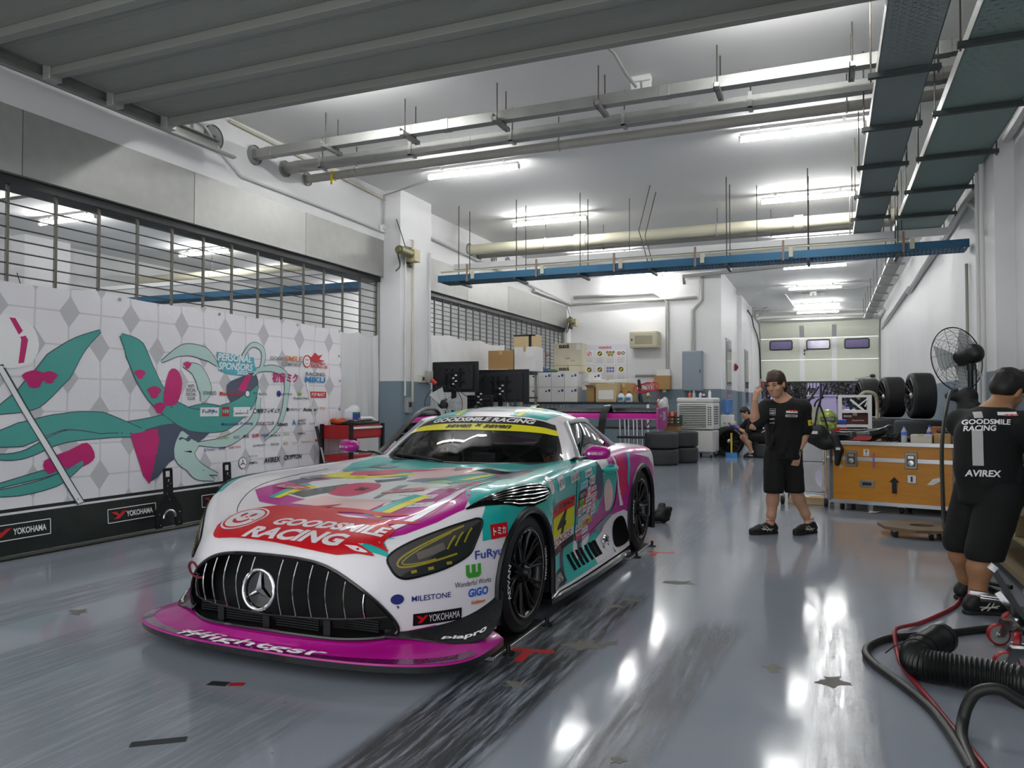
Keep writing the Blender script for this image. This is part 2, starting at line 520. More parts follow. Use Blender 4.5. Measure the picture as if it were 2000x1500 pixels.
for x in (-.92, .22): mm.add([(x - .08, 31.47, 3.79), (x + .08, 31.47, 3.79), (x + .08, 31.12, 4.2), (x - .08, 31.12, 4.2)], [(0, 1, 2, 3)])
mm.build('mullion', GALV, dr1)
for x0, x1 in ((-2.09, -1.28), (-.75, .06), (.59, 1.42)):
    P = []
    for cx, cz, a in ((x1 - .07, 3.62, 0), (x0 + .07, 3.62, 90), (x0 + .07, 3.37, 180), (x1 - .07, 3.37, 270)):
        for k in range(5):
            t = math.radians(a + k * 22.5); P.append((cx + .07 * math.cos(t), 31.485, cz + .05 * math.sin(t)))
    f = MB().tube(P, .022, 6, closed=True).build('window_frame', BLACKP, dr1)
    MB().add(P, [tuple(range(len(P)))]).build('pane', M('dusk_pane', '#7d749c', .12, var=.35, scale=3), f)
MB().bb((-2.43, 31.48, 2.03), (1.75, 31.58, 2.09)).build('bottom_seal', BLACKP, dr1)
MB().bb((-.86, 31.44, 3.22), (-.82, 31.48, 3.32)).bb((-.86, 31.42, 3.28), (-.70, 31.45, 3.31)).bb((-.86, 31.45, 3.1), (-.82, 31.48, 3.18)).build('door_handle', BLACKP, dr1)
for x, c in ((-2.36, 1), (1.66, 1)):
    MB().box((x, 31.45, 2.0), (.06, .05, .26)).build('bolt', M('orange_plastic', '#d84a1c', .5), dr1, .01)
MB().tube([(.9, 31.44, 2.16), (1.2, 31.42, 2.2), (1.5, 31.42, 2.27)], .008, 6).ell((1.52, 31.42, 2.27), (.1, .05, .07)).build('release_cord', DARKG, dr1)
tk = MB()
for x in (-2.46, 1.77):
    tk.bar((x, 31.46, 0), (x, 31.46, 3.9), .05); tk.tube(catmull([(x, 31.46, 3.9), (x, 31.3, 4.25), (x, 30.9, 4.36)], 5), .03, 6); tk.bar((x, 30.9, 4.36), (x, 28.4, 4.36), .05)
tk.bar((-2.45, 29.9, 4.33), (1.77, 29.9, 4.33), .06); tk.cyl((-2.4, 30.9, 4.42), (1.7, 30.9, 4.42), .07, 12)
tk.bar((-2.42, 28.9, 4.52), (1.76, 28.9, 4.48), .05)
t = tag(tk.build('door_track', GALV), 'galvanised tracks and spring shaft carrying the half raised back door', 'track')
br = MB()
for y in (28.4, 29.3):
    br.bar((-2.45, y, 4.36), (-2.45, y, 4.64), .04); br.bar((-2.45, y, 4.36), (-2.0, y, 4.64), .03); br.bar((-2.45, y, 4.62), (-1.95, y, 4.62), .03)
br.build('track_bracket', GALV, t)
tag(MB().tube(catmull([(-2.47, 26.6, 4.35), (-2.4, 27.3, 4.2), (-2.42, 28.3, 3.95), (-2.42, 29.6, 3.75), (-2.44, 30.9, 3.3), (-2.42, 31.2, 2.2)], 6), .025, 6).build('cable', BLACKP),
    'black cable looping down the corridor wall to the back door', 'cable')

# ------------------------------------------------------------------ outside, behind the back door
GROUND = M('paved_ground', '#5a5560', .8, var=.15, scale=2)
struct(MB().bb((-8, 31.6, -.25), (8, 52, -.02)), 'ground', GROUND)
LILAC = M('lilac_cabinet', '#9f95b8', .6, var=.06)
def bush(name, label, c, r, seed, n=5200, col='#0e150b'):
    rnd = random.Random(seed); mb = MB()
    for i in range(n):
        a, b = rnd.random() * 2 * PI, math.acos(rnd.uniform(-1, 1)); q = rnd.uniform(.55, 1.05)
        p = Vector((c[0] + r[0] * q * math.sin(b) * math.cos(a), c[1] + r[1] * q * math.sin(b) * math.sin(a), c[2] + r[2] * q * math.cos(b)))
        s = rnd.uniform(.04, .11); u = Vector((rnd.uniform(-1, 1), rnd.uniform(-1, 1), rnd.uniform(-1, 1))).normalized(); w = u.orthogonal().normalized()
        mb.add([p - u * s, p + w * s * .35, p + u * s, p - w * s * .35], [(0, 1, 2, 3)])
    o = mb.build(name, M('foliage', col, .6, var=.4, scale=2), smooth=0)
    MB().tube([(c[0], c[1], -.02), (c[0] + .05, c[1], c[2])], [.09, .04], 7).build('trunk', WOOD, o)
    return tag(o, label, 'tree')
bush('dark_tree', 'dark leafy tree outside, to the right under the raised back door', (1.6, 37.5, 2.0), (1.9, 1.0, 1.0), 1)
bush('dark_shrub', 'dark shrub outside behind the standing man', (-1.9, 39.0, 1.9), (1.3, .9, .8), 2, 3600, '#191c12')
tag(MB().bb((-6, 43, -.02), (6, 43.3, 3.4)).build('boundary_wall', M('far_wall', '#746c8e', .8, var=.1)), 'pale lilac wall far outside beyond the trees', 'wall')
c = thing('utility_cabinet', 'pale lilac metal cabinet outside under the raised door', 'cabinet', (-.3, 36, -.02))
MB().bb((-.55, -.3, 0), (.6, .3, 1.55)).build('body', LILAC, c, .01); MB().bb((.02, -.32, .08), (.5, -.3, 1.4)).bb((-.5, -.32, .08), (-.02, -.3, 1.4)).build('door', LILAC, c, .005)
MB().bb((-.6, -.35, 1.55), (.65, .35, 1.62)).build('lid', LILAC, c, .01)
c = thing('patio_umbrella', 'closed lilac patio umbrella outside left of the standing man', 'umbrella', (-2.05, 34.5, -.02))
MB().cyl((0, 0, 0), (0, 0, 2.6), .03, 8).build('pole', ALU, c); MB().lathe([(.03, 2.55), (.16, 2.2), (.24, 1.4), (.3, .8), (.05, .78)], 14).build('canopy', LILAC, c)
c = thing('railing', 'thin white railing outside beside the lilac cabinet', 'railing', (.62, 35.5, -.02))
f = MB().bar((0, 0, 1.0), (.9, 0, 1.0), .03)
for k in range(9): f.bar((k * .11, 0, .0), (k * .11, 0, 1.0), .015)
f.build('bars', WHITEP, c)
c = thing('tent_valance', 'striped lilac tent edge hanging outside under the raised door', 'tent', (-.35, 38, 1.95))
f = MB()
for k in range(7): f.bb((-.5 + k * .15, -.01, 0), (-.5 + k * .15 + .075, .01, .42))
f.bb((-.5, .0, 0), (.55, .015, .42), 1); f.build('cloth', [M('lilac_stripe', '#6a5d8c', .8), M('lilac_pale', '#b8b0cc', .8)], c)
MB().bar((-.5, 0, -1.97), (-.5, 0, .42), .04).bar((.55, 0, -1.97), (.55, 0, .42), .04).build('post', ALU, c)

# ------------------------------------------------------------------ the open overhead door (front)
ODM = M('overhead_door_skin', '#8b8d87', .5, .1, var=.05, scale=2)
od = thing('overhead_door', 'grey sectional overhead door raised flat under the ceiling at the front', 'garage door', (0, 0, 4.1))
YS = [5.87, 5.24, 4.61, 3.98, 3.35, 2.72, 2.09]
for i in range(6):
    y1, y0 = YS[i], YS[i + 1]
    p = MB().bb((-6.15, y0 + .012, .07), (1.62, y1, .12))
    for k in range(1, 4): p.bb((-6.14, y0 + k * .155, .068), (1.61, y0 + k * .155 + .004, .07))
    p.build('door_panel', ODM, od)
for y in YS: MB().bb((-6.14, y - .09, 0), (1.61, y - .003, .07)).build('rib', ODM, od, .004)
for x in (-6.24, 1.7):
    rl = MB().bb((x - .03, 1.5, -.03), (x + .03, 6.6, 0)).bb((x - .03, 1.5, -.03), (x - .02, 6.6, .1)).bb((x - .03, 1.5, .09), (x + .03, 6.6, .1))
    rl.bb((x - .09, 5.9, .0), (x - .03, 6.9, .025)).build('track', GALV2, od)
for x in (-6.17, 1.64):
    for y in YS[:6]: MB().box((x, y - .05, .03), (.09, .12, .13)).cyl((x - .09, y - .05, .03), (x, y - .05, .03), .022, 8).build('hinge', GALV, od, .006)
hg = MB()
for x in (-6.24, 1.7):
    for y in (2.6, 4.3, 6.2): hg.bar((x, y, .1), (x, y, .55), .035)
hg.build('hanger', GALV, od)

# ------------------------------------------------------------------ ceiling lamps
def lamp(x, y, label, group, proto=[None]):
    if proto[0] is None:
        t = thing('batten_lamp', label, 'lamp', (x, y, 4.65), 0, group)
        MB().bb((-.70, -.036, -.095), (.70, .036, -.05)).build('housing', WHITEP, t, .008)
        MB().bb((-.5, -.015, -.055), (-.46, .015, 0)).bb((.46, -.015, -.055), (.5, .015, 0)).build('mount', WHITEP, t)
        MB().cyl((-.69, 0, -.128), (.69, 0, -.128), .026, 10).build('tube', TUBE, t)
        for s in (-1, 1): MB().box((s * .70, 0, -.115), (.03, .05, .07)).build('end_cap', M('lamp_cap', '#d8cfc4', .5), t, .006)
        proto[0] = t; return t
    return dup(proto[0], (x, y, 4.65), label=label, group=group)
for i, y in enumerate((6.45, 9.75, 12.95, 16.55, 19.6)):
    nm = ('first', 'second', 'third', 'fourth', 'fifth')[i]
    lamp(-.28, y, '%s lit ceiling lamp from the front in the row towards the right wall' % nm, 'ceiling lamps towards the right wall')
    lamp(-4.6, y - .05, '%s lit ceiling lamp from the front in the row towards the left wall' % nm, 'ceiling lamps towards the left wall')
for nm, y in (('nearest', 23.3), ('middle', 27.4), ('farthest', 29.6)):
    lamp(-.33, y, '%s of the three lit corridor ceiling lamps before the back door' % nm, 'corridor ceiling lamps')
for i, y in enumerate((3.2, 6.3, 9.55, 12.8, 15.6, 18.4)):
    lamp(-12.5, y, '%s lit lamp from the front seen through the mesh shutter next door, far row' % ('first', 'second', 'third', 'fourth', 'fifth', 'sixth')[i], 'lamps in the next garage')

# ------------------------------------------------------------------ trunking, pipes and trays under the ceiling
def run_x(name, label, cat, y, z, x0, x1, w, h, mat):
    t = thing(name, label, cat, (0, y, z)); m = MB().bb((x0, -w / 2, -h / 2), (x1, w / 2, h / 2))
    for k in range(int((x1 - x0) / 2.4) + 1): m.bb((x0 + .2 + k * 2.4, -w / 2 - .004, -h / 2 - .004), (x0 + .3 + k * 2.4, w / 2 + .004, h / 2 + .004))
    m.build('channel', mat, t, .004); return t
t = run_x('trunking', 'upper galvanised cable trunking crossing under the ceiling behind the raised door', 'trunking', 7.45, 4.33, -6.5, 1.75, .11, .11, GALV2)
for x in (-5.35, -4.3, -3.19, -2.09, -.94, .22, 1.3):
    for yy in (-.12, .12): MB().cyl((x, yy, -.12), (x, yy, .32), .007, 6).build('hanger_rod', ROD, t)
    MB().bb((x - .025, -.2, -.10), (x + .025, .18, -.06)).bb((x - .025, -.2, -.10), (x - .018, .18, -.02)).build('hanger_bar', GALV2, t)
t = run_x('trunking', 'second galvanised cable trunking beside the upper one, lower in the photo', 'trunking', 8.02, 4.32, -6.5, 1.75, .12, .12, GALV2)
for x in (-5.9, -4.6, -3.3, -2.0, -.7, .6):
    MB().cyl((x, 0, .06), (x, 0, .33), .007, 6).build('hanger_rod', ROD, t)
    MB().bb((x - .02, -.075, -.075), (x + .02, .075, -.06)).bb((x - .02, -.075, -.075), (x + .02, -.062, .09)).bb((x - .02, .062, -.075), (x + .02, .075, .09)).build('clip', GALV, t)
def pipe_x(label, y, z, x0, x1, r, mat, xs, name='pipe'):
    t = thing(name, label, 'pipe', (0, y, z)); MB().cyl((x0, 0, 0), (x1, 0, 0), r, 16).build('tube', mat, t)
    for x in xs:
        MB().cyl((x, 0, r), (x, 0, 4.65 - z), .006, 6).build('hanger_rod', ROD, t)
        MB().tube([(x, r * 1.1 * math.cos(a), r * 1.1 * math.sin(a)) for a in [k * PI / 8 for k in range(16)]], .012, 5, closed=True).build('clip', GALV, t)
    return t
pt = pipe_x('dull cream pipe crossing under the ceiling below the two trunkings', 8.48, 4.31, -6.5, 1.75, .055, GREYPIPE, (-5.7, -2.9, .2))
MB().ring((0, 0, 0), .062, .01, X=TR(-6.05, 0, 0, 0, PI / 2, 0)).bb((-6.06, -.07, -.13), (-6.03, -.05, 0)).build('tape_tag', YEL, pt)
p2 = pipe_x('upper thick cream pipe with a coupling crossing under the far ceiling', 13.55, 4.28, -6.5, 1.75, .10, CREAM, (-4.9, -1.75, .9))
MB().cyl((-4.32, 0, 0), (-4.1, 0, 0), .125, 16).cyl((-.5, 0, 0), (-.36, 0, 0), .125, 16).build('coupling', CREAM, p2)
pipe_x('lower thick grey pipe right behind the cream coupling pipe', 14.0, 4.27, -6.5, 1.75, .085, GREYPIPE, (-3.9, -.9))
for i, (y, z, r) in enumerate(((6.77, 4.33, .14), (7.45, 4.33, .12), (8.02, 4.32, .105), (8.48, 4.31, .09), (13.55, 4.28, .13), (14.0, 4.27, .11), (14.75, 4.3, .12), (15.5, 4.36, .12))):
    o = MB().lathe([(r, .03), (r, -.02), (r * .93, -.02), (r * .93, .02), (.02, .022)], 24, X=TR(-6.5, y, z, 0, PI / 2, 0)).build('wall_sleeve', M('sleeve_grey', '#878a88', .6))
    nm = ('open round sleeve high on the left wall near the raised door', 'round sleeve in the left wall around the upper trunking end', 'round sleeve in the left wall around the second trunking end',
          'round sleeve in the left wall around the dull cream pipe end', 'round sleeve where the upper thick cream pipe enters the left wall', 'round sleeve where the lower thick grey pipe enters the left wall',
          'first open round sleeve past the thick pipes on the left wall', 'second open round sleeve past the thick pipes on the left wall')[i]
    tag(o, nm, 'pipe sleeve')

def tray_mat(name, base, sx, sy, w, l):
    """perforated steel: slots are cut out with transparency"""
    q = NT(name); p = q.p; co = q.coord(); s = q.n('SeparateXYZ'); q.l(co, s.inputs[0])
    p.inputs['Base Color'].default_value = lin(base); p.inputs['Roughness'].default_value = .5; p.inputs['Metallic'].default_value = .35
    row = q.math('FLOOR', q.math('DIVIDE', s.outputs[1], sy))
    xo = q.math('ADD', q.math('DIVIDE', s.outputs[0], sx), q.math('MULTIPLY', q.math('MODULO', row, 2), .5))
    fx = q.math('ABSOLUTE', q.math('SUBTRACT', q.math('FRACT', xo), .5)); fy = q.math('ABSOLUTE', q.math('SUBTRACT', q.math('FRACT', q.math('DIVIDE', s.outputs[1], sy)), .5))
    hole = q.math('MULTIPLY', q.math('LESS_THAN', fx, l / 2), q.math('LESS_THAN', fy, w / 2))
    q.l(q.math('SUBTRACT', 1, hole), p.inputs['Alpha'])
    return q.m
PERF1 = tray_mat('perforated_steel', '#8b9897', .055, .032, .34, .6)
PERF2 = tray_mat('perforated_steel_green', '#7b908b', .075, .07, .16, .42)
def tray_y(label, x0, x1, y0, y1, z, mat, ys):
    t = thing('cable_tray', label, 'cable tray', (0, 0, z))
    MB().bb((x0, y0, 0), (x1, y1, .004)).build('tray_bed', mat, t)
    for x in (x0, x1): MB().bb((x - .004, y0, 0), (x + .004, y1, .10)).build('side_rail', GALV if x == x0 else TRAYG, t)
    rnd = random.Random(int(x0 * 100))
    for k in range(5):
        x = x0 + .06 + k * (x1 - x0 - .1) / 5
        MB().tube([(x + rnd.uniform(-.02, .02), y0 + (y1 - y0) * j / 8, .03) for j in range(9)], .018, 6).build('cable', BLACKP if k % 2 else DARKG, t)
    for y in ys:
        MB().bb((x0 - .07, y - .025, -.045), (x1 + .07, y + .025, -.005)).build('hanger_bar', M('bracket_dark', '#3f4644', .5, .5), t)
        for x in (x0 - .05, x1 + .05): MB().cyl((x, y, -.07), (x, y, 4.65 - z), .007, 6).build('hanger_rod', ROD, t)
    return t
tray_y('narrow perforated cable tray with dark cables running to the back under the ceiling', .385, .76, 4.9, 13.3, 3.92, PERF1, (6.7, 8.0, 9.3, 10.6, 11.9, 13.1))
tray_y('wide green grey perforated cable tray running along the right wall', .96, 1.58, 4.9, 13.3, 3.92, PERF2, (6.35, 7.8, 9.2, 10.6, 12.0, 13.1))
# thin far continuation along the right wall
t = thing('cable_tray', 'thin steel cable ladder along the far right wall above the corridor', 'cable tray', (0, 0, 4.05))
MB().bb((1.1, 15, 0), (1.35, 28, .06)).build('tray_bed', GALV, t)
for k in range(9):
    y = 15.4 + k * 1.5; MB().bb((1.05, y - .02, -.04), (1.42, y + .02, 0)).build('hanger_bar', GALV, t)
    MB().cyl((1.08, y, -.04), (1.08, y, .6), .007, 6).build('hanger_rod', ROD, t)

PERF3 = tray_mat('perforated_blue', '#2f5f7d', .05, .4, .75, .3)
t = thing('cable_tray', 'blue perforated cable tray hung on rods across the whole garage', 'cable tray', (0, 11.92, 3.36))
MB().bb((-6.2, -.22, 0), (1.75, .22, .005)).build('tray_bed', PERF3, t)
MB().bb((-6.2, -.225, 0), (1.75, -.215, .11)).bb((-6.2, .215, 0), (1.75, .225, .11)).build('side_rail', TRAYB, t)
for i, x in enumerate((-5.81, -4.75, -3.65, -2.52, -1.38, -.25, .9)):
    for y in (-.2, .23):
        bend = .18 if i == 3 else 0
        MB().tube([(x, y, -.06), (x - bend * .6, y, .35), (x - bend, y, .6), (x, y, 1.29)] if bend else [(x, y, -.06), (x, y, 1.29)], .008, 6).build('hanger_rod', ROD, t)
    MB().bb((x - .02, -.3, -.05), (x + .02, .3, -.01)).build('hanger_bar', M('bracket_dark'), t)
for i, x in enumerate((-5.65, -4.4, -3.1, -1.85, -.6, .95)):
    MB().bb((x, -.25, -.02), (x + .03, -.23, .27)).build('upright', M('upright_brown', '#8d7868', .6), t)
    MB().bb((x + .09, -.26, .02), (x + .15, -.23, .16)).build('socket_box', CREAM, t, .004)
for k, (y, z, r, mt) in enumerate(((-.12, .04, .03, BLACKP), (-.02, .045, .025, DARKG), (.08, .04, .03, BLACKP), (-.2, .17, .015, CREAM))):
    MB().tube([(-6.15 + j * .8, y + .02 * math.sin(j * 2 + k), z) for j in range(10)], r, 6).build('cable', mt, t)
t = thing('trunking', 'white trunking running above the blue cable tray', 'trunking', (0, 12.35, 3.72))
MB().bb((-6.2, -.05, -.05), (1.6, .05, .05)).build('channel', WHITEP, t, .004)
for x in (-5, -3, -1, 1): MB().cyl((x, 0, .05), (x, 0, .93), .006, 6).build('hanger_rod', ROD, t)
tag(MB().tube([(-3.4, 19.9, 4.35), (-3.4, 19.7, 4.5), (1.6, 18.5, 4.5)], .05, 4).build('trunking', GALV2), 'dark zinc trunking near the ceiling before the corridor', 'trunking')

# conduits
def conduit(label, P, r=.014, mat=None, n=5, smooth=False):
    o = MB().tube(catmull(P, n) if smooth else P, r, 8).build('conduit', mat or GREYPIPE); return tag(o, label, 'conduit')
CW = M('conduit_white', '#d4d4d2', .45, var=.04)
conduit('thin white conduit snaking down and along the left wall above the shutter box', [(-6.47, 5.9, 4.45), (-6.47, 6.6, 4.42), (-6.47, 6.85, 4.2), (-6.47, 7.2, 4.0), (-6.47, 9, 4.0), (-6.47, 11.4, 3.98)], .016, CW)
conduit('cream conduit along the top of the left wall, turning down the column', [(-6.47, 7.0, 4.6), (-6.47, 10.7, 4.5), (-6.47, 10.72, 3.95), (-6.15, 10.75, 3.9), (-6.15, 10.75, 1.3)], .018, CREAM)
conduit('steel conduit dropping from the ceiling to the plug on the left wall', [(-5.3, 10.0, 4.62), (-6.45, 10.35, 4.55), (-6.46, 10.36, 4.1)], .014, GALV)
conduit('bent steel conduit between ceiling and left wall above the upper trunking', [(-6.0, 8.6, 4.45), (-6.0, 8.6, 4.6), (-5.2, 8.6, 4.62)], .014, GALV)
conduit('white conduit on the column side running down to the grey paint', [(-6.17, 10.55, 3.6), (-6.17, 10.55, 1.4)], .016, CW)
conduit('second white conduit on the column beside the second shutter', [(-6.17, 11.35, 3.8), (-6.17, 11.35, 1.6)], .02, CW)
conduit('steel conduit hanging from the ceiling by the emergency lamp', [(-2.0, 6.0, 4.6), (-1.85, 7.0, 4.6), (-1.8, 7.3, 4.5), (-1.75, 7.5, 4.45)], .018, GALV)
conduit('galvanised conduit on the back wall bending down beside the cream cabinet', [(-6.4, 19.95, 4.15), (-4.2, 19.95, 4.15), (-3.86, 19.95, 3.9), (-3.86, 19.95, 2.0)], .045, GALV)
conduit('lower galvanised conduit along the back wall below the first', [(-6.45, 17, 3.95), (-6.45, 19.9, 3.95), (-3.1, 19.95, 3.98)], .04, GALV)
conduit('galvanised conduit dropping in steps to the grey electric cabinet', [(-2.98, 19.95, 4.6), (-2.98, 19.95, 3.9), (-3.2, 19.95, 3.65), (-3.2, 19.95, 2.6)], .055, GALV)
conduit('short galvanised conduit ending at the small card covered box', [(-4.7, 19.95, 2.0), (-4.05, 19.95, 2.0)], .03, GALV)
conduit('thin white conduit along the left wall above the second shutter', [(-6.44, 11.6, 4.2), (-6.44, 19.8, 3.95)], .02, CW)
conduit('thick white conduit high on the right wall running to the back', [(1.74, 3, 4.2), (1.74, 13.5, 3.95), (1.74, 20, 3.85)], .05, CW)
conduit('white pipe running down the pillar on the right wall', [(1.58, 9.75, 4.6), (1.58, 9.75, .4)], .025, CW)
conduit('bent white pipe dropping down the right wall beside the pillar', [(1.74, 11.9, 4.4), (1.74, 11.75, 3.95), (1.74, 11.0, 3.7), (1.74, 10.75, 3.5), (1.74, 10.75, .6)], .028, CW)
conduit('thin pipe dropping down the right wall above the fan', [(1.77, 12.1, 3.2), (1.77, 12.1, 1.9)], .02, GREYPIPE)
conduit('second white pipe running down the right wall pillar', [(1.59, 10.1, 4.2), (1.59, 10.1, .4)], .022, CW)
conduit('thin conduit across the far corridor ceiling', [(-1.0, 24.6, 4.62), (1.6, 24.3, 4.62)], .014, GALV)
conduit('thin white conduit along the far corridor ceiling beside the lamps', [(-1.2, 25.0, 4.62), (-1.05, 29.2, 4.62)], .02, CW)
conduit('white conduit band high on the far right wall', [(1.76, 20, 3.95), (1.76, 30, 3.9)], .05, CW)
for lb, x, y, nm in (('twin white emergency lamp on the ceiling between the trunkings', -1.75, 7.75, 'emergency_lamp'), ('small white emergency lamp on the far corridor ceiling', -.4, 24.9, 'emergency_lamp')):
    t = thing(nm, lb, 'emergency lamp', (x, y, 4.65))
    MB().bb((-.1, -.05, -.06), (.1, .05, 0)).build('body', WHITEP, t, .01); 
    for s in (-1, 1): MB().box((s * .06, -.02, -.1), (.09, .05, .07), rx=.3).build('lamp_head', WHITEP, t, .008)
tag(MB().bb((-.75, 25.3, 4.6), (-.05, 25.5, 4.645)).build('ceiling_vent', M('vent_cream', '#cfcab4', .5), bevel=.01), 'flat cream vent plate on the far corridor ceiling', 'vent')

# ------------------------------------------------------------------ mesh shutters on the left wall
BARM = M('shutter_bar', '#63615c', .45, .5, var=.15)
def mesh_shutter(label, y0, y1, zt, zb, step_y, step_z):
    t = thing('mesh_shutter', label, 'shutter', (-6.62, 0, 0)); m = MB()
    z = zt
    while z > zb:
        m.cyl((0, y0, z), (0, y1, z), .0075, 5); z -= step_z
    m.build('bars', BARM, t); m = MB(); y = y0 + .25
    while y < y1:
        m.bb((-.012, y - .012, zb), (.012, y + .012, zt)); y += step_y
    m.build('link_straps', BARM, t)
    for y in (y0, y1): MB().bb((-.05, y - .03, 0), (.05, y + .03, zt)).build('guide_rail', GALV2, t)
    b = MB(); n = max(1, int((y1 - y0) / 1.85)); w = (y1 - y0) / n
    for k in range(n):
        p = MB().bb((-.26, y0 + k * w + .004, 3.28), (.12, y0 + (k + 1) * w - .004, 3.86)).build('box_panel', GALV if k % 2 else M('galvanised_dull', '#a0a19d', .5, .3, var=.14, scale=7), t)
    MB().bb((-.2, y0, 3.2), (.06, y1, 3.28)).build('slot', BLACKM, t)
    return t
mesh_shutter('long steel mesh roller shutter with galvanised box on the left wall, behind the sponsor banner', .6, 10.44, 3.25, .03, .455, .105)
mesh_shutter('second steel mesh roller shutter farther back on the left wall, behind the screens', 11.45, 19.66, 3.25, .03, .33, .085)
def motor(label, y, z, x=-6.3):
    t = thing('shutter_motor', label, 'motor', (x, y, z))
    MB().bb((.0, .12, -.16), (.02, .38, .16)).build('plate', BLACKM, t)
    MB().cyl((.12, -.25, .02), (.12, .1, .02), .07, 16).cyl((.12, -.3, .02), (.12, -.25, .02), .045, 12).build('motor', M('motor_olive', '#7e7a5c', .5, .3), t)
    MB().bb((.04, .1, -.1), (.2, .28, .1)).build('gearbox', M('motor_cream', '#b9ae84', .5), t, .01)
    MB().tube(catmull([(.06, -.2, 0), (.08, -.15, -.2), (.05, -.22, -.3)], 5), .012, 6).build('chain', DARKG, t)
    MB().tube(catmull([(.1, .0, .05), (.05, -.02, .25), (-.05, -.05, .55)], 5), .008, 6).build('cable', BLACKP, t)
motor('shutter motor with cream gearbox at the end of the long shutter box', 10.45, 3.62, -6.2)
motor('shutter motor in the far corner at the end of the second shutter box', 19.4, 3.42, -6.4)
t = thing('wall_plug', 'white plug with black cable on the left wall above the shutter motor', 'plug', (-6.49, 10.33, 4.02))
MB().box((.02, 0, 0), (.04, .1, .1)).build('socket', WHITEP, t, .01); MB().box((.06, .02, .02), (.05, .05, .05)).build('plug', WHITEP, t, .01)

# next garage: what shows through the mesh
t = thing('cable_tray', 'blue cable tray in the next garage seen through the mesh', 'cable tray', (0, 11.9, 3.36))
MB().bb((-15.2, -.22, 0), (-6.95, .22, .01)).build('tray_bed', TRAYB, t); MB().bb((-15.2, -.225, 0), (-6.95, -.215, .11)).build('side_rail', TRAYB, t)
MB().bb((-15.2, -.2, .3), (-6.95, -.12, .38)).build('channel', WHITEP, t)
pipe_x('cream pipe in the next garage seen through the mesh', 13.55, 4.2, -15.2, -6.95, .1, CREAM, (-13, -10))
run_x('trunking', 'grey trunking in the next garage seen at the top of the mesh', 'trunking', 7.45, 4.3, -15.2, -6.95, .12, .12, GALV2)
nb = thing('shutter_box', 'galvanised shutter box on the far wall of the next garage', 'shutter box', (-15.0, 0, 0))
MB().bb((-.2, 1, 2.75), (.25, 10.3, 3.4)).build('box', GALV, nb); MB().bb((-.2, 1, 0), (-.1, 10.3, 2.75)).build('curtain', GALV2, nb)
struct(MB().bb((-15.2, 10.4, 0), (-14.8, 11.4, 4.65)), 'wall_neighbour_pillar', W_WALL)
nb = thing('shutter_box', 'second galvanised shutter box farther back in the next garage', 'shutter box', (-15.0, 0, 0))
MB().bb((-.2, 11.6, 2.75), (.25, 19.8, 3.4)).build('box', GALV, nb); MB().bb((-.2, 11.6, 0), (-.1, 19.8, 2.75)).build('curtain', GALV2, nb)
motor('shutter motor on the far wall of the next garage, seen through the mesh', 10.3, 3.3, -14.75)
# plastic sheet along the foot of the long shutter
def sheet(label, y0, y1, z1, x, mat, n=60, mz=8, amp=.02, sag=.05):
    R = []; rnd = random.Random(int(y0 * 10))
    ph = [rnd.uniform(0, 6) for _ in range(6)]
    for j in range(mz + 1):
        r = []
        for i in range(n + 1):
            u = i / n; y = y0 + (y1 - y0) * u
            zt = z1 - sag * abs(math.sin(u * PI * 3)); z = .01 + (zt - .01) * j / mz
            r.append((x + amp * (math.sin(u * 31 + ph[0]) * .5 + math.sin(u * 67 + j * .7 + ph[1]) * .3 + math.sin(j * 1.7 + u * 12 + ph[2]) * .3), y, z))
        R.append(r)
    o = MB().grid(R).build('plastic_sheet', mat); return tag(o, label, 'sheet')
SHEET = M('white_sheet', '#dfdfdf', .5, var=.04, scale=3)
sheet('white plastic sheet hung on the long mesh shutter beside the banner', 8.7, 10.4, 2.36, -6.57, SHEET)
sheet('white plastic sheet hung on the second mesh shutter behind the black screens', 11.5, 15.5, 2.55, -6.55, SHEET)
# ================================================================== the race car
CARW = M('car_white', '#e9e6ea', .25, var=0, coat=.6)
TEAL = M('livery_teal', '#13b2aa', .3, var=0, coat=.35, spec=.35)
MAG = M('livery_magenta', '#b3128a', .3, var=0, coat=.35, spec=.35)
LYEL = M('livery_yellow', '#e3dc10', .35, var=0, coat=.2, spec=.3)
LRED = M('livery_red', '#c90d1d', .35, var=0, coat=.2, spec=.3)
LPINK = M('livery_pink', '#e9c4c2', .35, var=0, coat=.25, spec=.35)
LCRIM = M('livery_crimson', '#cf1a5c', .35, var=0, coat=.25, spec=.35)
LNAVY = M('livery_navy', '#33405c', .35, var=0, coat=.25, spec=.35)
LGREY = M('livery_grey', '#7d8a93', .35, var=0, coat=.25, spec=.35)
LPALE = M('livery_pale', '#dfe3e2', .35, var=0, coat=.25, spec=.35)
LBLK = M('livery_black', '#0b0b0d', .45, var=0, coat=.1, spec=.25)
CARBON = M('carbon_fibre', '#1a1b1d', .3, var=.35, scale=120, coat=.6)
GLOSSB = M('gloss_black', '#0c0c0d', .15, var=0, coat=.5)
def thin_glass(name, tint, dark):
    q = NT(name); t = q.n('BsdfTransparent'); t.inputs[0].default_value = lin(tint)
    g = q.n('BsdfGlossy'); g.inputs['Roughness'].default_value = .03; g.inputs[0].default_value = (1, 1, 1, 1)
    fr = q.n('Fresnel'); fr.inputs[0].default_value = 1.5
    mx = q.n('MixShader'); q.l(q.math('ADD', fr.outputs[0], dark, clamp=True), mx.inputs[0]); q.l(t.outputs[0], mx.inputs[1]); q.l(g.outputs[0], mx.inputs[2])
    q.l(mx.outputs[0], q.t.nodes['Material Output'].inputs[0]); MATS[name] = q.m; return q.m
WGLASS = thin_glass('windscreen_glass', '#dfe1e3', .0)
SGLASS = thin_glass('side_glass', '#b4bab8', .06)
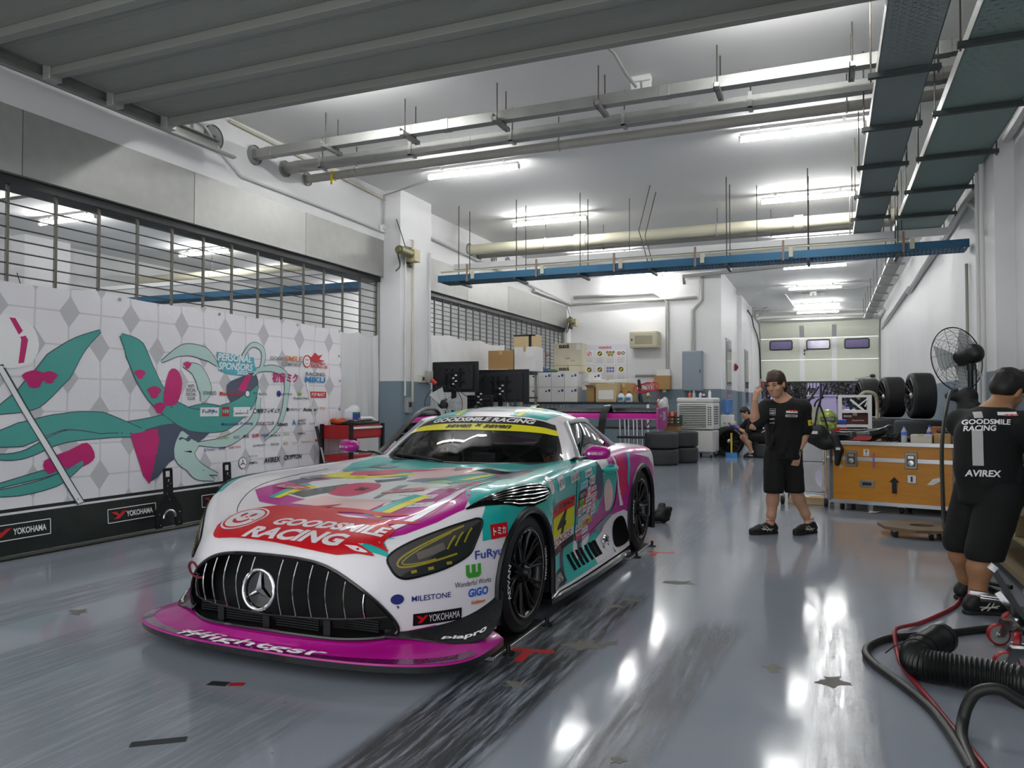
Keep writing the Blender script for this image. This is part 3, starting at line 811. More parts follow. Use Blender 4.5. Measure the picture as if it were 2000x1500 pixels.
CAR = thing('race_car', 'white, teal and magenta number 4 racing car parked on the garage floor', 'car', (-2.565, 3.02, 0), math.radians(-.9))

# stations around the plan outline: x, y, then (inset, height) from crest down to the bottom edge
ST = [
 (0, 0,      .24, .665, .11, .615, .05, .565, .00, .42, .02, .24, .05, .13),
 (.25, .012, .24, .667, .11, .617, .05, .566, .00, .42, .02, .24, .05, .13),
 (.45, .06,  .24, .672, .11, .622, .05, .570, .00, .42, .01, .24, .04, .13),
 (.62, .17,  .24, .688, .11, .640, .05, .580, .00, .42, .00, .24, .03, .13),
 (.78, .33,  .22, .730, .10, .690, .04, .610, .00, .43, .00, .25, .02, .13),
 (.905, .52, .20, .790, .08, .755, .03, .670, .00, .46, .00, .26, .01, .13),
 (.975, .72, .19, .832, .07, .803, .02, .720, .00, .50, .00, .28, .00, .13),
 (1.0, .98,  .19, .850, .07, .825, .02, .750, .00, .52, .00, .30, .00, .13),
 (.997, 1.28, .19, .855, .07, .830, .02, .750, .00, .52, .00, .30, .00, .12),
 (.985, 1.45, .18, .858, .07, .835, .02, .750, .01, .52, .00, .30, .00, .11),
 (.965, 1.62, .16, .860, .06, .837, .02, .750, .05, .52, .045, .30, .0, .11),
 (.945, 1.85, .14, .865, .05, .842, .015, .755, .05, .52, .06, .30, -.03, .11),
 (.93, 2.2,  .13, .875, .04, .850, .01, .760, .03, .52, .05, .30, -.05, .11),
 (.93, 2.7,  .13, .890, .04, .865, .01, .775, .02, .53, .04, .30, -.05, .11),
 (.95, 3.05, .14, .905, .05, .880, .01, .790, .01, .54, .02, .30, -.03, .11),
 (.985, 3.33, .18, .925, .07, .900, .02, .820, .00, .56, .00, .32, .00, .12),
 (1.005, 3.65, .21, .935, .08, .905, .02, .830, .00, .56, .00, .32, .00, .12),
 (1.0, 4.0,  .22, .920, .08, .892, .02, .815, .00, .56, .00, .34, .00, .16),
 (.95, 4.3,  .21, .895, .08, .872, .02, .800, .00, .56, .00, .34, .02, .18),
 (.80, 4.52, .15, .880, .06, .860, .02, .790, .00, .56, .00, .36, .03, .2),
 (.40, 4.60, .13, .875, .05, .855, .01, .790, .00, .56, .00, .36, .03, .2),
 (0, 4.62,   .13, .875, .05, .855, .01, .790, .00, .56, .00, .36, .03, .2)]
L_ = np.array(catmull(ST, 10)); NL = len(L_)
L_[0, 0] = 0; L_[-1, 0] = 0
tg = np.gradient(L_[:, :2], axis=0); tg /= np.linalg.norm(tg, axis=1)[:, None]
nr = np.stack([tg[:, 1], -tg[:, 0]], 1); nr[0] = (0, -1); nr[-1] = (0, 1)
side = []
for i in range(NL):
    ctl = [(L_[i, 2 + 2 * k], L_[i, 3 + 2 * k]) for k in range(6)]
    side.append([(max(0, L_[i, 0] - nr[i, 0] * d) if 0 < i < NL - 1 else 0, L_[i, 1] - nr[i, 1] * d, z) for d, z in catmull(ctl, 6)])
NR = len(side[0])
ZC = np.array([(.2, .655), (.24, .665), (.45, .715), (.7, .755), (1.0, .785), (1.4, .815), (1.8, .838), (2.05, .848), (2.6, .86), (3.5, .88), (4.0, .885), (4.7, .87)])
NU = 22
def hood_z(y, u, zc, zr):
    f = u * u * (3 - 2 * u)
    v = .022 * math.sin(PI * min(1, max(0, (u - .45) / .55))) ** 2 * min(1, max(0, (y - .35) / .4)) * (1 if y < 2 else max(0, 1 - (y - 2)))
    return zc + (zr - zc) * f - v
top = []
for i in range(NL):
    x, y, z = side[i][0]; zc = float(np.interp(y, ZC[:, 0], ZC[:, 1]))
    if i == 0 or i == NL - 1: zc = z
    top.append([(x * k / NU, y, hood_z(y, k / NU, zc, z)) for k in range(NU + 1)])

GB = [(0, 2.05, .845), (.35, 2.09, .847), (.62, 2.19, .85), (.755, 2.28, .855), (.825, 2.40, .865), (.835, 2.75, .875), (.825, 3.15, .885), (.80, 3.52, .89), (.70, 3.9, .895), (.5, 4.2, .89), (.25, 4.32, .885), (0, 4.35, .885)]
GT = [(0, 2.53, 1.185), (.28, 2.535, 1.176), (.47, 2.56, 1.152), (.575, 2.59, 1.12), (.635, 2.67, 1.13), (.66, 2.88, 1.15), (.64, 3.12, 1.14), (.59, 3.35, 1.10), (.52, 3.6, 1.04), (.42, 3.9, .975), (.22, 4.1, .935), (0, 4.15, .93)]
NG = 8
gb = catmull(GB, NG); gt = catmull(GT, NG)
def inside_poly(p, poly):
    c = False; n = len(poly)
    for i in range(n):
        a, b = poly[i], poly[i - 1]
        if (a[1] > p[1]) != (b[1] > p[1]) and p[0] < (b[0] - a[0]) * (p[1] - a[1]) / (b[1] - a[1]) + a[0]: c = not c
    return c
cabin_poly = [(x * .95, 2.12 + (y - 2.05) * .96) for x, y, z in gb]; cabin_poly = cabin_poly + [(-x, y) for x, y in cabin_poly[::-1]]
AX = ((1.03, .325, .368), (3.65, .36, .385))                  # axle y, z, arch radius
GRILLE = [(0, .548), (.18, .543), (.32, .522), (.43, .475), (.53, .40), (.605, .315), (.648, .24), (.645, .198), (.59, .178), (.40, .174), (.2, .178), (0, .18)]
gpol = [tuple(p) for p in catmull(GRILLE, 5)]; GPOLY = gpol + [(-x, z) for x, z in gpol[::-1][1:-1]]

V, F, key = [], [], {}
def vid(p):
    k = tuple(round(c, 5) for c in p)
    if k not in key: key[k] = len(V); V.append(list(p))
    return key[k]
def quad(*ps):
    ids = []
    for p in ps:
        i = vid(p)
        if i not in ids: ids.append(i)
    if len(ids) >= 3: F.append(ids)
for sg in (1, -1):
    fl = lambda p: (p[0] * sg, p[1], p[2])
    for i in range(NL - 1):
        for k in range(NR - 1):
            q = [fl(side[i][k]), fl(side[i][k + 1]), fl(side[i + 1][k + 1]), fl(side[i + 1][k])]
            quad(*(q if sg > 0 else q[::-1]))
        for k in range(NU):
            q = [fl(top[i][k]), fl(top[i][k + 1]), fl(top[i + 1][k + 1]), fl(top[i + 1][k])]
            quad(*(q if sg > 0 else q[::-1]))
def cut(f):
    c = np.mean([V[i] for i in f], 0)
    for ay, az, R in AX:
        if abs(c[0]) > .55 and c[2] < .82 and math.hypot(c[1] - ay, c[2] - az) < R: return True
        if abs(c[0]) > .55 and c[2] < az and abs(c[1] - ay) < R: return True
    if c[1] < .5 and c[2] < .6 and inside_poly((c[0], c[2]), GPOLY): return True
    if c[2] > .82 and inside_poly((c[0], c[1]), cabin_poly): return True
    return False
FULLV, FULLF = [tuple(v) for v in V], [tuple(f) for f in F]
BODY_BVH = BVHTree.FromPolygons(FULLV, FULLF)               # uncut skin: everything on the body is laid on this
keep = [f for f in F if not cut(f)]; gone = [f for f in F if cut(f)]
edge = set(i for f in keep for i in f) & set(i for f in gone for i in f)
GP = np.array(GPOLY); GD = np.concatenate([GP + (np.roll(GP, -1, 0) - GP) * t for t in np.arange(0, 1, .1)])
for i in edge:
    x, y, z = V[i]
    for ay, az, R in AX:
        d = math.hypot(y - ay, z - az)
        if abs(x) > .55 and d < R * 1.3 and z < .84:
            if z >= az: V[i][1] = ay + (y - ay) * R / d; V[i][2] = az + (z - az) * R / d
            else: V[i][1] = ay + math.copysign(R, y - ay)
    if y < .5 and z < .6:
        j = np.argmin(((GD - (x, z)) ** 2).sum(1)); V[i][0], V[i][2] = GD[j]
b = MB(); b.add(V, keep)
shell = b.build('body_shell', CARW, CAR, smooth=50)

# ---- projecting flat shapes onto the skin
def frame(O, az, el=0., roll=0.):
    """looking at the skin from azimuth az (0 = from the nose, 90 = from the car's left), elevation el"""
    a, e = math.radians(az), math.radians(el)
    N = Vector((math.sin(a) * math.cos(e), -math.cos(a) * math.cos(e), math.sin(e)))
    U = Vector((math.cos(a), math.sin(a), 0)); W = N.cross(U)
    r = math.radians(roll)
    return Vector(O), U * math.cos(r) + W * math.sin(r), W * math.cos(r) - U * math.sin(r), N
def project(mb, V2, F2, fr, eps, m=0, g=.03, bvh=None, reach=.6, off=(0, 0)):
    O, U, W, N = fr
    V2, F2 = bisect2d([(v[0] + off[0], v[1] + off[1], 0) for v in V2], F2, g)
    out = []; ok = []
    for v in V2:
        p = O + U * v[0] + W * v[1]
        h = (bvh or BODY_BVH).ray_cast(p + N * reach, -N, reach * 2)
        if h[0] is None: out.append(p); ok.append(False); continue
        n = h[1] if h[1].dot(N) > 0 else -h[1]
        out.append(h[0] + n * eps); ok.append(True)
    def hole(f):
        if bvh: return False
        for ay, az, R in AX:
            if all(abs(out[i].x) > .6 and out[i].z < .83 and (math.hypot(out[i].y - ay, out[i].z - az) < R or (out[i].z < az and abs(out[i].y - ay) < R)) for i in f): return True
        return all(out[i].y < .5 and out[i].z < .6 and inside_poly((out[i].x, out[i].z), GPOLY) for i in f)
    mb.add(out, [f for f in F2 if all(ok[i] for i in f) and not hole(f)], m)
def patch(name, mat, poly, fr, eps=.0015, g=.03, label=None, bvh=None, smooth_n=0, parent=None):
    mb = MB(); ps = poly if isinstance(poly[0][0], (tuple, list)) else [poly]
    for p in ps:
        if smooth_n: p = [tuple(q) for q in catmull(p, smooth_n, True)]
        project(mb, [(a, c, 0) for a, c in p], [tuple(range(len(p)))], fr, eps, 0, g, bvh)
    o = mb.build(name, mat, parent or CAR)
    if label: o['label'] = label
    return o
def sticker(txt, fr, size, mats, w=None, plate=None, label=None, bold=.0, shear=0., eps=.003, bvh=None, g=.04, name='sticker', extra=None):
    """a printed sticker: optional backing plate (mats[0]) and letters (last material)"""
    mb = MB(); mats = mats if isinstance(mats, (list, tuple)) else [mats]
    if plate: project(mb, [(-plate[0] / 2, -plate[1] / 2, 0), (plate[0] / 2, -plate[1] / 2, 0), (plate[0] / 2, plate[1] / 2, 0), (-plate[0] / 2, plate[1] / 2, 0)], [(0, 1, 2, 3)], fr, eps - .0008, 0, g, bvh)
    for line in (txt if isinstance(txt, list) else [(txt, 0, 0, size, w, len(mats) - 1)]):
        t, ox, oy, sz, ww, mi = line
        V2, F2 = text2d(t, sz, bold, shear, w=ww); project(mb, V2, F2, fr, eps, mi, g, bvh, off=(ox, oy))
    for poly, mi in (extra or []):
        project(mb, [(a, c, 0) for a, c in poly], [tuple(range(len(poly)))], fr, eps + .0004, mi, g, bvh)
    o = mb.build(name, mats, CAR)
    if label: o['label'] = label
    return o

# ---- arches, liners, grille
for ay, az, R in AX:
    for s in (1, -1):
        P = []
        for k in range(33):
            a = PI * k / 32; y, z = ay + R * math.cos(a), az + R * math.sin(a)
            h = BODY_BVH.ray_cast(Vector((s * 1.6, y, z)), Vector((-s, 0, 0)), 1.2)
            P.append((h[0].x if h[0] else s * .98, y, z))
        P = [(P[0][0], P[0][1], .15)] + P + [(P[-1][0], P[-1][1], .15)]
        MB().tube(P, .021, 8).build('arch_lip', BLACKM, CAR)
        ln = MB(); ri = []
        for xx in (0, 1): ri.append([(p[0] if xx == 0 else s * .58, p[1], p[2]) for p in P])
        ln.grid(ri); ln.add([(s * .58, p[1], p[2]) for p in P], [tuple(range(len(P)))]); ln.build('wheel_well', M('wheel_well', '#0d0d0e', .8, var=0), CAR)
rim = []
for x, z in GPOLY:
    h = BODY_BVH.ray_cast(Vector((x, -1, z)), Vector((0, 1, 0)), 3); rim.append(h[0] if h[0] else Vector((x, .1, z)))
gr = MB().tube([p + Vector((0, -.002, 0)) for p in rim], .009, 6, closed=True).build('grille_surround', GLOSSB, CAR)
bk = MB(); bk.grid([rim + [rim[0]], [p + Vector((0, .16, 0)) for p in rim] + [rim[0] + Vector((0, .16, 0))]])
bk.add([p + Vector((0, .16, 0)) for p in rim], [tuple(range(len(rim)))]); bk.build('grille_backing', M('grille_black', '#08080a', .6, var=0), CAR)
def skin_y(x, z): 
    h = BODY_BVH.ray_cast(Vector((x, -1, z)), Vector((0, 1, 0)), 3); return h[0].y if h[0] else .1
def skin_side(x, z):
    return skin_y(min(x, .985), z)
def grange(x):
    zs = []
    for i in range(len(GPOLY)):
        a, b2 = GPOLY[i], GPOLY[i - 1]
        if (a[0] - x) * (b2[0] - x) <= 0 and abs(a[0] - b2[0]) > 1e-9: zs.append(a[1] + (b2[1] - a[1]) * (x - a[0]) / (b2[0] - a[0]))
    return min(zs), max(zs)
for k in range(-6, 7):
    if k == 0: continue
    x = k * .087; z0, z1 = grange(x); z0 = max(z0, .262 + .03 * abs(x))
    if z1 - z0 < .03: continue
    P = []
    for j in range(9):
        z = z0 + (z1 - .012 - z0) * j / 8
        P.append((x, skin_y(x, z) + .018 - .012 * math.sin(PI * j / 8), z))
    MB().tube(P, .0045, 6, sq=1.8).build('grille_bar', CHROME, CAR)
P = [(x, skin_y(x, .258) + .02, .255 + .03 * abs(x)) for x in np.linspace(-.635, .635, 31)]
MB().tube(P, .006, 6).build('grille_crossbar', BLACKP, CAR)
low = MB()
for x in (-.33, -.02, .33): low.bb((x - .02, skin_y(x, .22) + .03, .175), (x + .02, skin_y(x, .22) + .05, .255))
for x0, x1 in ((-.3, -.05), (.02, .28), (.36, .56), (-.55, -.36)):
    for k in range(5): low.bb((x0, max(skin_y(x0, .22), skin_y(x1, .22)) + .04, .195 + k * .012), (x1, max(skin_y(x0, .22), skin_y(x1, .22)) + .05, .201 + k * .012))
low.build('intake_mesh', M('intake_dark', '#1c1e1f', .5, .3), CAR)
sy = skin_y(0, .39) - .02
star = MB()
star.tube([(.094 * math.cos(a), 0, .094 * math.sin(a)) for a in [k * PI / 24 for k in range(48)]], .0095, 10, closed=True)
for k in range(3):
    a = PI / 2 + k * 2 * PI / 3; t = Vector((math.cos(a) * .090, .002, math.sin(a) * .090)); w = Vector((-math.sin(a), 0, math.cos(a)))
    c1 = Vector((0, -.022, 0)); l, r2 = Vector((math.cos(a - PI / 3) * .018, .0, math.sin(a - PI / 3) * .018)), Vector((math.cos(a + PI / 3) * .018, 0, math.sin(a + PI / 3) * .018))
    star.add([c1, l, t, r2], [(0, 1, 2), (0, 2, 3)])
so = star.build('star_emblem', CHROME, CAR, smooth=20); so.location = (0, sy, .39); so.rotation_euler = (-.12, 0, 0)
for k in range(1): MB().lathe([(.002, 0), (.085, 0)], 32, X=TR(0, sy + .012, .39, PI / 2 - .12, 0, 0)).build('emblem_disc', GLOSSB, CAR)

# ---- splitter
SPO = [(0, -.055), (.3, -.05), (.6, -.015), (.82, .05), (.96, .14), (1.025, .26), (1.04, .42), (1.035, .58)]
sp = [tuple(p) for p in catmull(SPO, 6)]; sp = [(-x, y) for x, y in sp[::-1]] + sp[1:]
def inner(x, y, z):
    # where the splitter meets the bumper, straight inboard of an edge point
    c = Vector((0, .9, z)); d = Vector((x, y - .9, 0)); d.normalize()
    h = BODY_BVH.ray_cast(c + d * 2, -d, 3); return h[0] if h[0] else c
R1 = []
for j, (f, z) in enumerate(((1.0, .105), (.97, .113), (.72, .122), (.68, .126), (.35, .130), (.0, .158))):
    r = []
    for x, y in sp:
        q = inner(x * .98, y, .17 + .06 * max(0, (abs(x) - .62) / .42))
        zz = z + (0 if j < 4 else (.008 if j == 4 else .03) * max(0, (abs(x) - .62) / .42))
        r.append((q.x + (x - q.x) * f - .0 * f, q.y + (y - q.y) * f - (0 if f else .004), zz))
    R1.append(r)
MB().grid(R1).build('splitter_top', MAG, CAR, smooth=35)
edge_b = MB(); edge_b.grid([[(x, y, .105) for x, y in sp], [(x * .998, y + .002, .075) for x, y in sp]]); edge_b.add([(x * .998, y + .002, .075) for x, y in sp], [tuple(range(len(sp)))])
edge_b.build('splitter_edge', CARBON, CAR)
# honeycomb band along the lip
hb = MB()
i0 = len(sp) // 2
def spl(u, f):      # u: 0..1 along the lip, f: 1 at the edge
    k = u * (len(sp) - 1); i = min(int(k), len(sp) - 2); t = k - i
    a = Vector(R1[1][i]).lerp(Vector(R1[1][i + 1]), t); c = Vector(R1[2][i]).lerp(Vector(R1[2][i + 1]), t)
    return c.lerp(a, f) + Vector((0, 0, .0015))
n = 90
hb.grid([[spl(.13 + .74 * i / n, f) for i in range(n + 1)] for f in (.98, .5, .1)])
def comb_mat():
    q = NT('honeycomb_print'); v = q.n('TexVoronoi', feature='DISTANCE_TO_EDGE'); v.inputs['Scale'].default_value = 75; v.inputs['Randomness'].default_value = .0
    q.l(q.coord(), v.inputs['Vector'])
    q.l(q.mix(q.math('GREATER_THAN', v.outputs[0], .12), lin('#3a0630'), lin('#7a1063')), q.p.inputs['Base Color']); q.p.inputs['Roughness'].default_value = .25
    q.p.inputs['Coat Weight'].default_value = 1; return q.m
hb.build('honeycomb_band', comb_mat(), CAR)
V2, F2 = text2d('#fightgsr', .16, .012, .25, w=.62); V2, F2 = bisect2d(V2, F2, .03)
tb = MB()
def spl2(u, g):
    k = u * (len(sp) - 1); i = min(int(k), len(sp) - 2); t = k - i
    rows = [Vector(R1[j][i]).lerp(Vector(R1[j][i + 1]), t) for j in (1, 2, 3, 4)]; x = min(max(g, 0), .999) * 3; j = int(x)
    return rows[j].lerp(rows[j + 1], x - j) + Vector((0, -.002, .004))
tb.add([spl2(.5 + (v[0] - .04) / 2.75, .46 + v[1] / .125) for v in V2], F2)
tb.build('lettering', INKW, CAR)

# ---- canards: curved blades on the bumper corners
for s in (1, -1):
    ks = [(.60, .205, .192, .012), (.69, .205, .178, .035), (.78, .212, .155, .075), (.85, .226, .138, .105), (.905, .25, .155, .11), (.945, .285, .215, .07), (.966, .32, .285, .025), (.972, .335, .33, .006)]
    R = []
    for x, zi, zo, w in catmull(ks, 5):
        y = skin_side(x, zi); d = Vector((x * .8, y - .95, 0)).normalized()
        pi_, po = Vector((x, y, zi)) - d * .012, Vector((x, y, 0)) + d * w; po.z = zo
        up = Vector((0, 0, .008))
        R.append([tuple((s * q.x, q.y, q.z)) for q in (pi_ + up, pi_ + (po - pi_) * .55 + up * .6 - Vector((0, 0, .006)), po, po - up, pi_ - up)])
    cn = MB().grid(R).build('canard', CARBON, CAR, smooth=30)
    V2, F2 = text2d('piapro', .034, .03, .25, w=.155)
    V2, F2 = bisect2d(V2, F2, .02)
    tb = MB(); L = len(R)
    def cq(v):
        u = .44 + (v[0] * s) / .52; k = max(0, min(L - 1.001, u * (L - 1))); i = int(k); t = k - i
        a = Vector(R[i][1]).lerp(Vector(R[i + 1][1]), t); c = Vector(R[i][2]).lerp(Vector(R[i + 1][2]), t)
        n = (c - a).cross(Vector(R[i + 1][1]) - Vector(R[i][1])); n = n.normalized(); n = n if n.y < 0 else -n
        return a.lerp(c, .50 - v[1] / .075) + n * .004
    tb.add([cq(v) for v in V2], F2); tb.build('lettering', INKW, cn)

# ---- side skirt, vents, exhaust
for s in (1, -1):
    MB().add([(s * a, y, z) for a, y, z in ((.99, 1.40, .075), (1.02, 2.2, .07), (1.02, 3.15, .07), (.99, 3.26, .07), (.6, 3.26, .07), (.6, 1.40, .075), (.99, 1.40, .105), (1.02, 2.2, .10), (1.02, 3.15, .10), (.99, 3.26, .10), (.6, 3.26, .10), (.6, 1.40, .105))],
             [(0, 1, 2, 3, 4, 5), (11, 10, 9, 8, 7, 6)] + [(i, (i + 1) % 6, 6 + (i + 1) % 6, 6 + i) for i in range(6)]).build('side_skirt', CARBON, CAR)
MB().bb((-.6, .3, .08), (.6, 4.4, .12)).build('floor_pan', BLACKM, CAR)
sidef = frame((.9, 0, 0), 90)          # u = y, v = z on the car's left
sidef_r = frame((-.9, 0, 0), -90)      # u = -y
HOLE = M('vent_black', '#070708', .85, var=0, spec=.1)
for k in range(7):
    y = 1.95 + k * .09 + (.02 if k > 3 else 0)
    patch('sill_vent', HOLE, [(y, .165), (y + .055 + .03 * (k > 4), .165), (y + .045 + .03 * (k > 4), .265), (y - .01, .27)], sidef, .004, .02)
patch('brake_duct', HOLE, [(2.93, .16), (3.22, .16), (3.23, .26), (3.16, .37), (3.02, .355), (2.96, .27)], sidef, .004, .03, smooth_n=4)
ex = MB().tube([(.93, 2.74 + .065 * math.cos(a), .225 + .05 * math.sin(a)) for a in [k * PI / 10 for k in range(20)]], .012, 6, closed=True)
ex.build('exhaust', CHROME, CAR); MB().add([(.925, 2.74 + .06 * math.cos(a), .225 + .045 * math.sin(a)) for a in [k * PI / 10 for k in range(20)]], [tuple(range(20))]).build('exhaust_hole', GLOSSB, CAR)

# ---- wheels
TYRE = M('race_tyre', '#151517', .55, var=.12, scale=20)
RIMB = M('rim_black', '#101012', .28, .5, var=0, coat=.3)
def arc_text(mb, t, R, size, ang0, width, m, x=0.0, flip=1, bold=.02):
    V2, F2 = text2d(t, size, bold, 0, w=width); V2, F2 = bisect2d(V2, F2, .03)
    mb.add([(x, (R + v[1]) * math.cos(ang0 - flip * v[0] / R), (R + v[1]) * math.sin(ang0 - flip * v[0] / R)) for v in V2], F2, m)
def wheel(s, y, z, R, w):
    """outer face at local x = 0, body towards -x*s; built as parts of the car"""
    x0 = .985
    q = R / .348; X = TR(s * x0, y, z, 0, 0, 0 if s > 0 else PI) @ Matrix.Diagonal((1, q, q, 1)); R = .348
    P = [(.255, -.005), (.27, .0), (.30, .006), (R - .025, -.004), (R - .006, -.02), (R, -.05), (R, -w + .05), (R - .006, -w + .02), (R - .025, -w + .004), (.27, -w), (.255, -w)]
    ty = MB().lathe(P, 56, X=X @ TR(0, 0, 0, 0, PI / 2, 0)).build('tyre', TYRE, CAR, smooth=30)
    lt = MB(); arc_text(lt, 'ADVAN', .292, .036, math.radians(180), .20, 0, .0085); arc_text(lt, 'YOKOHAMA', .292, .026, math.radians(0), .21, 0, .0085)
    lt.v = [tuple(X @ Vector(v)) for v in lt.v]; lt.build('tyre_lettering', INKW, ty)
    rm = MB().lathe([(.262, .004), (.258, .006), (.245, -.004), (.232, -.03), (.225, -.09), (.222, -.2), (.0, -.2)], 48, X=X @ TR(0, 0, 0, 0, PI / 2, 0)).build('rim', RIMB, CAR)
    sp_ = MB()
    for k in range(10):
        a = 2 * PI * k / 10 + .1
        for d in (-.085, .085):
            sp_.tube([(-.045, .05 * math.cos(a), .05 * math.sin(a)), (-.03, .12 * math.cos(a + d * .5), .12 * math.sin(a + d * .5)), (-.02, .2 * math.cos(a + d), .2 * math.sin(a + d)), (-.008, .246 * math.cos(a + d * 1.1), .246 * math.sin(a + d * 1.1))], [.018, .011, .009, .011], 6, X=X)
    sp_.build('spokes', RIMB, rm)
    hb_ = MB().lathe([(.07, -.05), (.065, -.03), (.05, -.02), (.035, .0), (.03, .015), (.0, .017)], 24, X=X @ TR(0, 0, 0, 0, PI / 2, 0)); 
    for k in range(14):
        a = 2 * PI * k / 14; hb_.box((-.02, .055 * math.cos(a), .055 * math.sin(a)), (.03, .01, .012), X=X, rx=a)
    hb_.build('hub', BLACKM, rm)
    MB().lathe([(.17, -.12), (.17, -.1), (.07, -.1)], 32, X=X @ TR(0, 0, 0, 0, PI / 2, 0)).build('brake_disc', STEEL, rm)
    MB().lathe([(.252, .0068), (.247, .0045)], 40, X=X @ TR(0, 0, 0, 0, PI / 2, 0)).build('rim_edge', STEEL, rm)
for s in (1, -1):
    wheel(s, 1.015, .348, .330, .31); wheel(s, 3.65, .372, .348, .32)

# ---- mirrors
for s in (1, -1):
    sd = SDF().box((s * 1.05, 2.20, .945), (.15, .10, .085), .04, .02).ell((s * 1.01, 2.18, .945), (.065, .055, .044), .03)
    mr = sd.build('mirror', MAG, CAR, .008)
    mr['label'] = 'magenta mirror cap'
    MB().tube(catmull([(s * .80, 2.32, .872), (s * .86, 2.27, .90), (s * .93, 2.22, .905), (s * 1.02, 2.22, .90)], 4), [.03, .028, .026, .026, .026, .024, .024, .024, .024, .022, .022, .02, .02], 8, sq=.45).build('mirror_arm', CARBON, mr)
    MB().box((s * 1.05, 2.252, .945), (.12, .006, .06)).build('mirror_glass', CHROME, mr)

# ---- the far door stands open: its dark window hoop shows left of the screen
HP = catmull([(-1.0, 2.33, .80), (-1.04, 2.66, .88), (-1.06, 2.95, 1.01), (-1.08, 3.28, 1.165), (-1.10, 3.56, 1.235), (-1.12, 3.82, 1.19), (-1.12, 3.90, .92)], 5)
dh = MB().tube(HP, .022, 8).build('door_hoop', BLACKP, CAR); MB().add(HP, [tuple(range(len(HP)))]).build('door_glass', SGLASS, dh)
MB().add([(-.97, 2.25, .80), (-1.09, 3.92, .92), (-1.09, 3.92, .3), (-.97, 2.25, .3), (-1.02, 2.25, .80), (-1.15, 3.92, .92), (-1.15, 3.92, .3), (-1.02, 2.25, .3)], [(0, 1, 2, 3), (7, 6, 5, 4), (0, 4, 5, 1), (1, 5, 6, 2), (2, 6, 7, 3), (3, 7, 4, 0)]).build('door_panel', TEAL, dh)
P = [(-.475 - .045 * math.cos(a), .05 - .035 * math.sin(a / 2), .43 + .045 * math.sin(a)) for a in [PI * (-.62 + 1.5 * k / 16) for k in range(17)]]
MB().tube(P, .006, 8).build('tow_strap', M('strap_maroon', '#6e1626', .7), CAR)

# ---- rear wing
WY = 4.52
prof = [(0, 0), (.03, .028), (.10, .045), (.20, .046), (.30, .030), (.37, .055), (.371, .05), (.30, .018), (.20, .018), (.10, .008), (.03, -.008)]
wg = MB(); wg.grid([[(x, WY + .02 + a, 1.135 + c * 1.3 - .0) for a, c in prof] for x in (-.93, -.46, 0, .46, .93)], closed=True)
wg.build('wing_plane', MAG, CAR, smooth=40)
MB().bb((-.93, WY + .36, 1.19), (.93, WY + .385, 1.235)).bb((-.93, WY + .1, 1.20), (.93, WY + .36, 1.202)).build('wing_flap', CARBON, CAR, .004)
MB().text('GOODSMILE RACING & TEAM UKYO', TR(0, WY + .23, 1.2035, .0, 0, 0), size=.12, bold=.02, shear=.2, w=1.75).build('lettering', INKW, CAR)
for s in (1, -1):
    ep = MB().add([(s * .935, WY + a, z) for a, z in ((-.03, 1.235), (.42, 1.25), (.42, 1.08), (.30, 1.02), (-.03, 1.03))] + [(s * .95, WY + a, z) for a, z in ((-.03, 1.235), (.42, 1.25), (.42, 1.08), (.30, 1.02), (-.03, 1.03))],
        [(0, 1, 2, 3, 4), (9, 8, 7, 6, 5)] + [(i, (i + 1) % 5, 5 + (i + 1) % 5, 5 + i) for i in range(5)]).build('wing_endplate', MAG, CAR)
    MB().text('30', TR(s * .951, WY + .26, 1.16, PI / 2, 0, s * PI / 2), size=.09, bold=.02).text('CRYPTON', TR(s * .951, WY + .11, 1.16, PI / 2, 0, s * PI / 2), size=.03, w=.13).build('lettering', INKW, ep)
    P = catmull([(s * .40, WY - .16, .90), (s * .40, WY - .10, 1.04), (s * .40, WY - .02, 1.18), (s * .40, WY + .12, 1.26), (s * .40, WY + .2, 1.205)], 5)
    MB().tube(P, .05, 4, sq=.22).build('wing_mount', CARBON, CAR)

# ---- cabin
def band(i0, i1, mat, name, rows=8, bulge=.018, inset=0., sides=(1, -1), v0=0., v1=1.):
    mb = MB(); rr = []
    for s in sides:
        R = []
        for k in range(rows + 1):
            v = v0 + (v1 - v0) * k / rows; r = []
            for i in range(i0, i1 + 1):
                a, c = np.array(gb[i]), np.array(gt[i]); p = a + (c - a) * v
                ctr = np.array((0, 3.0, .95)); d = p - ctr; d[2] = 0; d /= max(np.linalg.norm(d), 1e-6)
                p = p + d * (bulge * math.sin(PI * v) - inset)
                r.append((p[0] * s, p[1], p[2]))
            R.append(r)
        if i0 == 0 and len(sides) == 2: rr.append(R)
        else: mb.grid(R, flip=s < 0)
    if rr: mb.grid([rr[1][k][::-1] + rr[0][k][1:] for k in range(rows + 1)])
    return mb.build(name, mat, CAR, smooth=60)
IA, IB, IC = 3 * NG, 4 * NG, 7 * NG
ws = band(0, IA, WGLASS, 'windscreen', 12)
band(IA, IB, CARW, 'a_pillar', sides=(1,)); band(IA, IB, CARW, 'a_pillar', sides=(-1,))
band(IB, IC, SGLASS, 'side_window', sides=(1,)); band(IB, IC, SGLASS, 'side_window', sides=(-1,))
band(IC, 11 * NG, MAG, 'rear_quarter', sides=(1,)); band(IC, 11 * NG, MAG, 'rear_quarter', sides=(-1,))
ZR = np.array([(2.5, 1.175), (2.53, 1.185), (2.66, 1.222), (2.8, 1.248), (3.0, 1.262), (3.2, 1.252), (3.4, 1.215), (3.65, 1.14), (3.9, 1.045), (4.15, .93)])
rt = []
for i in range(len(gt)):
    x, y, z = gt[i]; zc = float(np.interp(y, ZR[:, 0], ZR[:, 1]))
    if i in (0, len(gt) - 1): zc = z
    rt.append([(x * k / 14, y, zc + (z - zc) * (k / 14) ** 2.6) for k in range(15)])
rv, rf = [], []
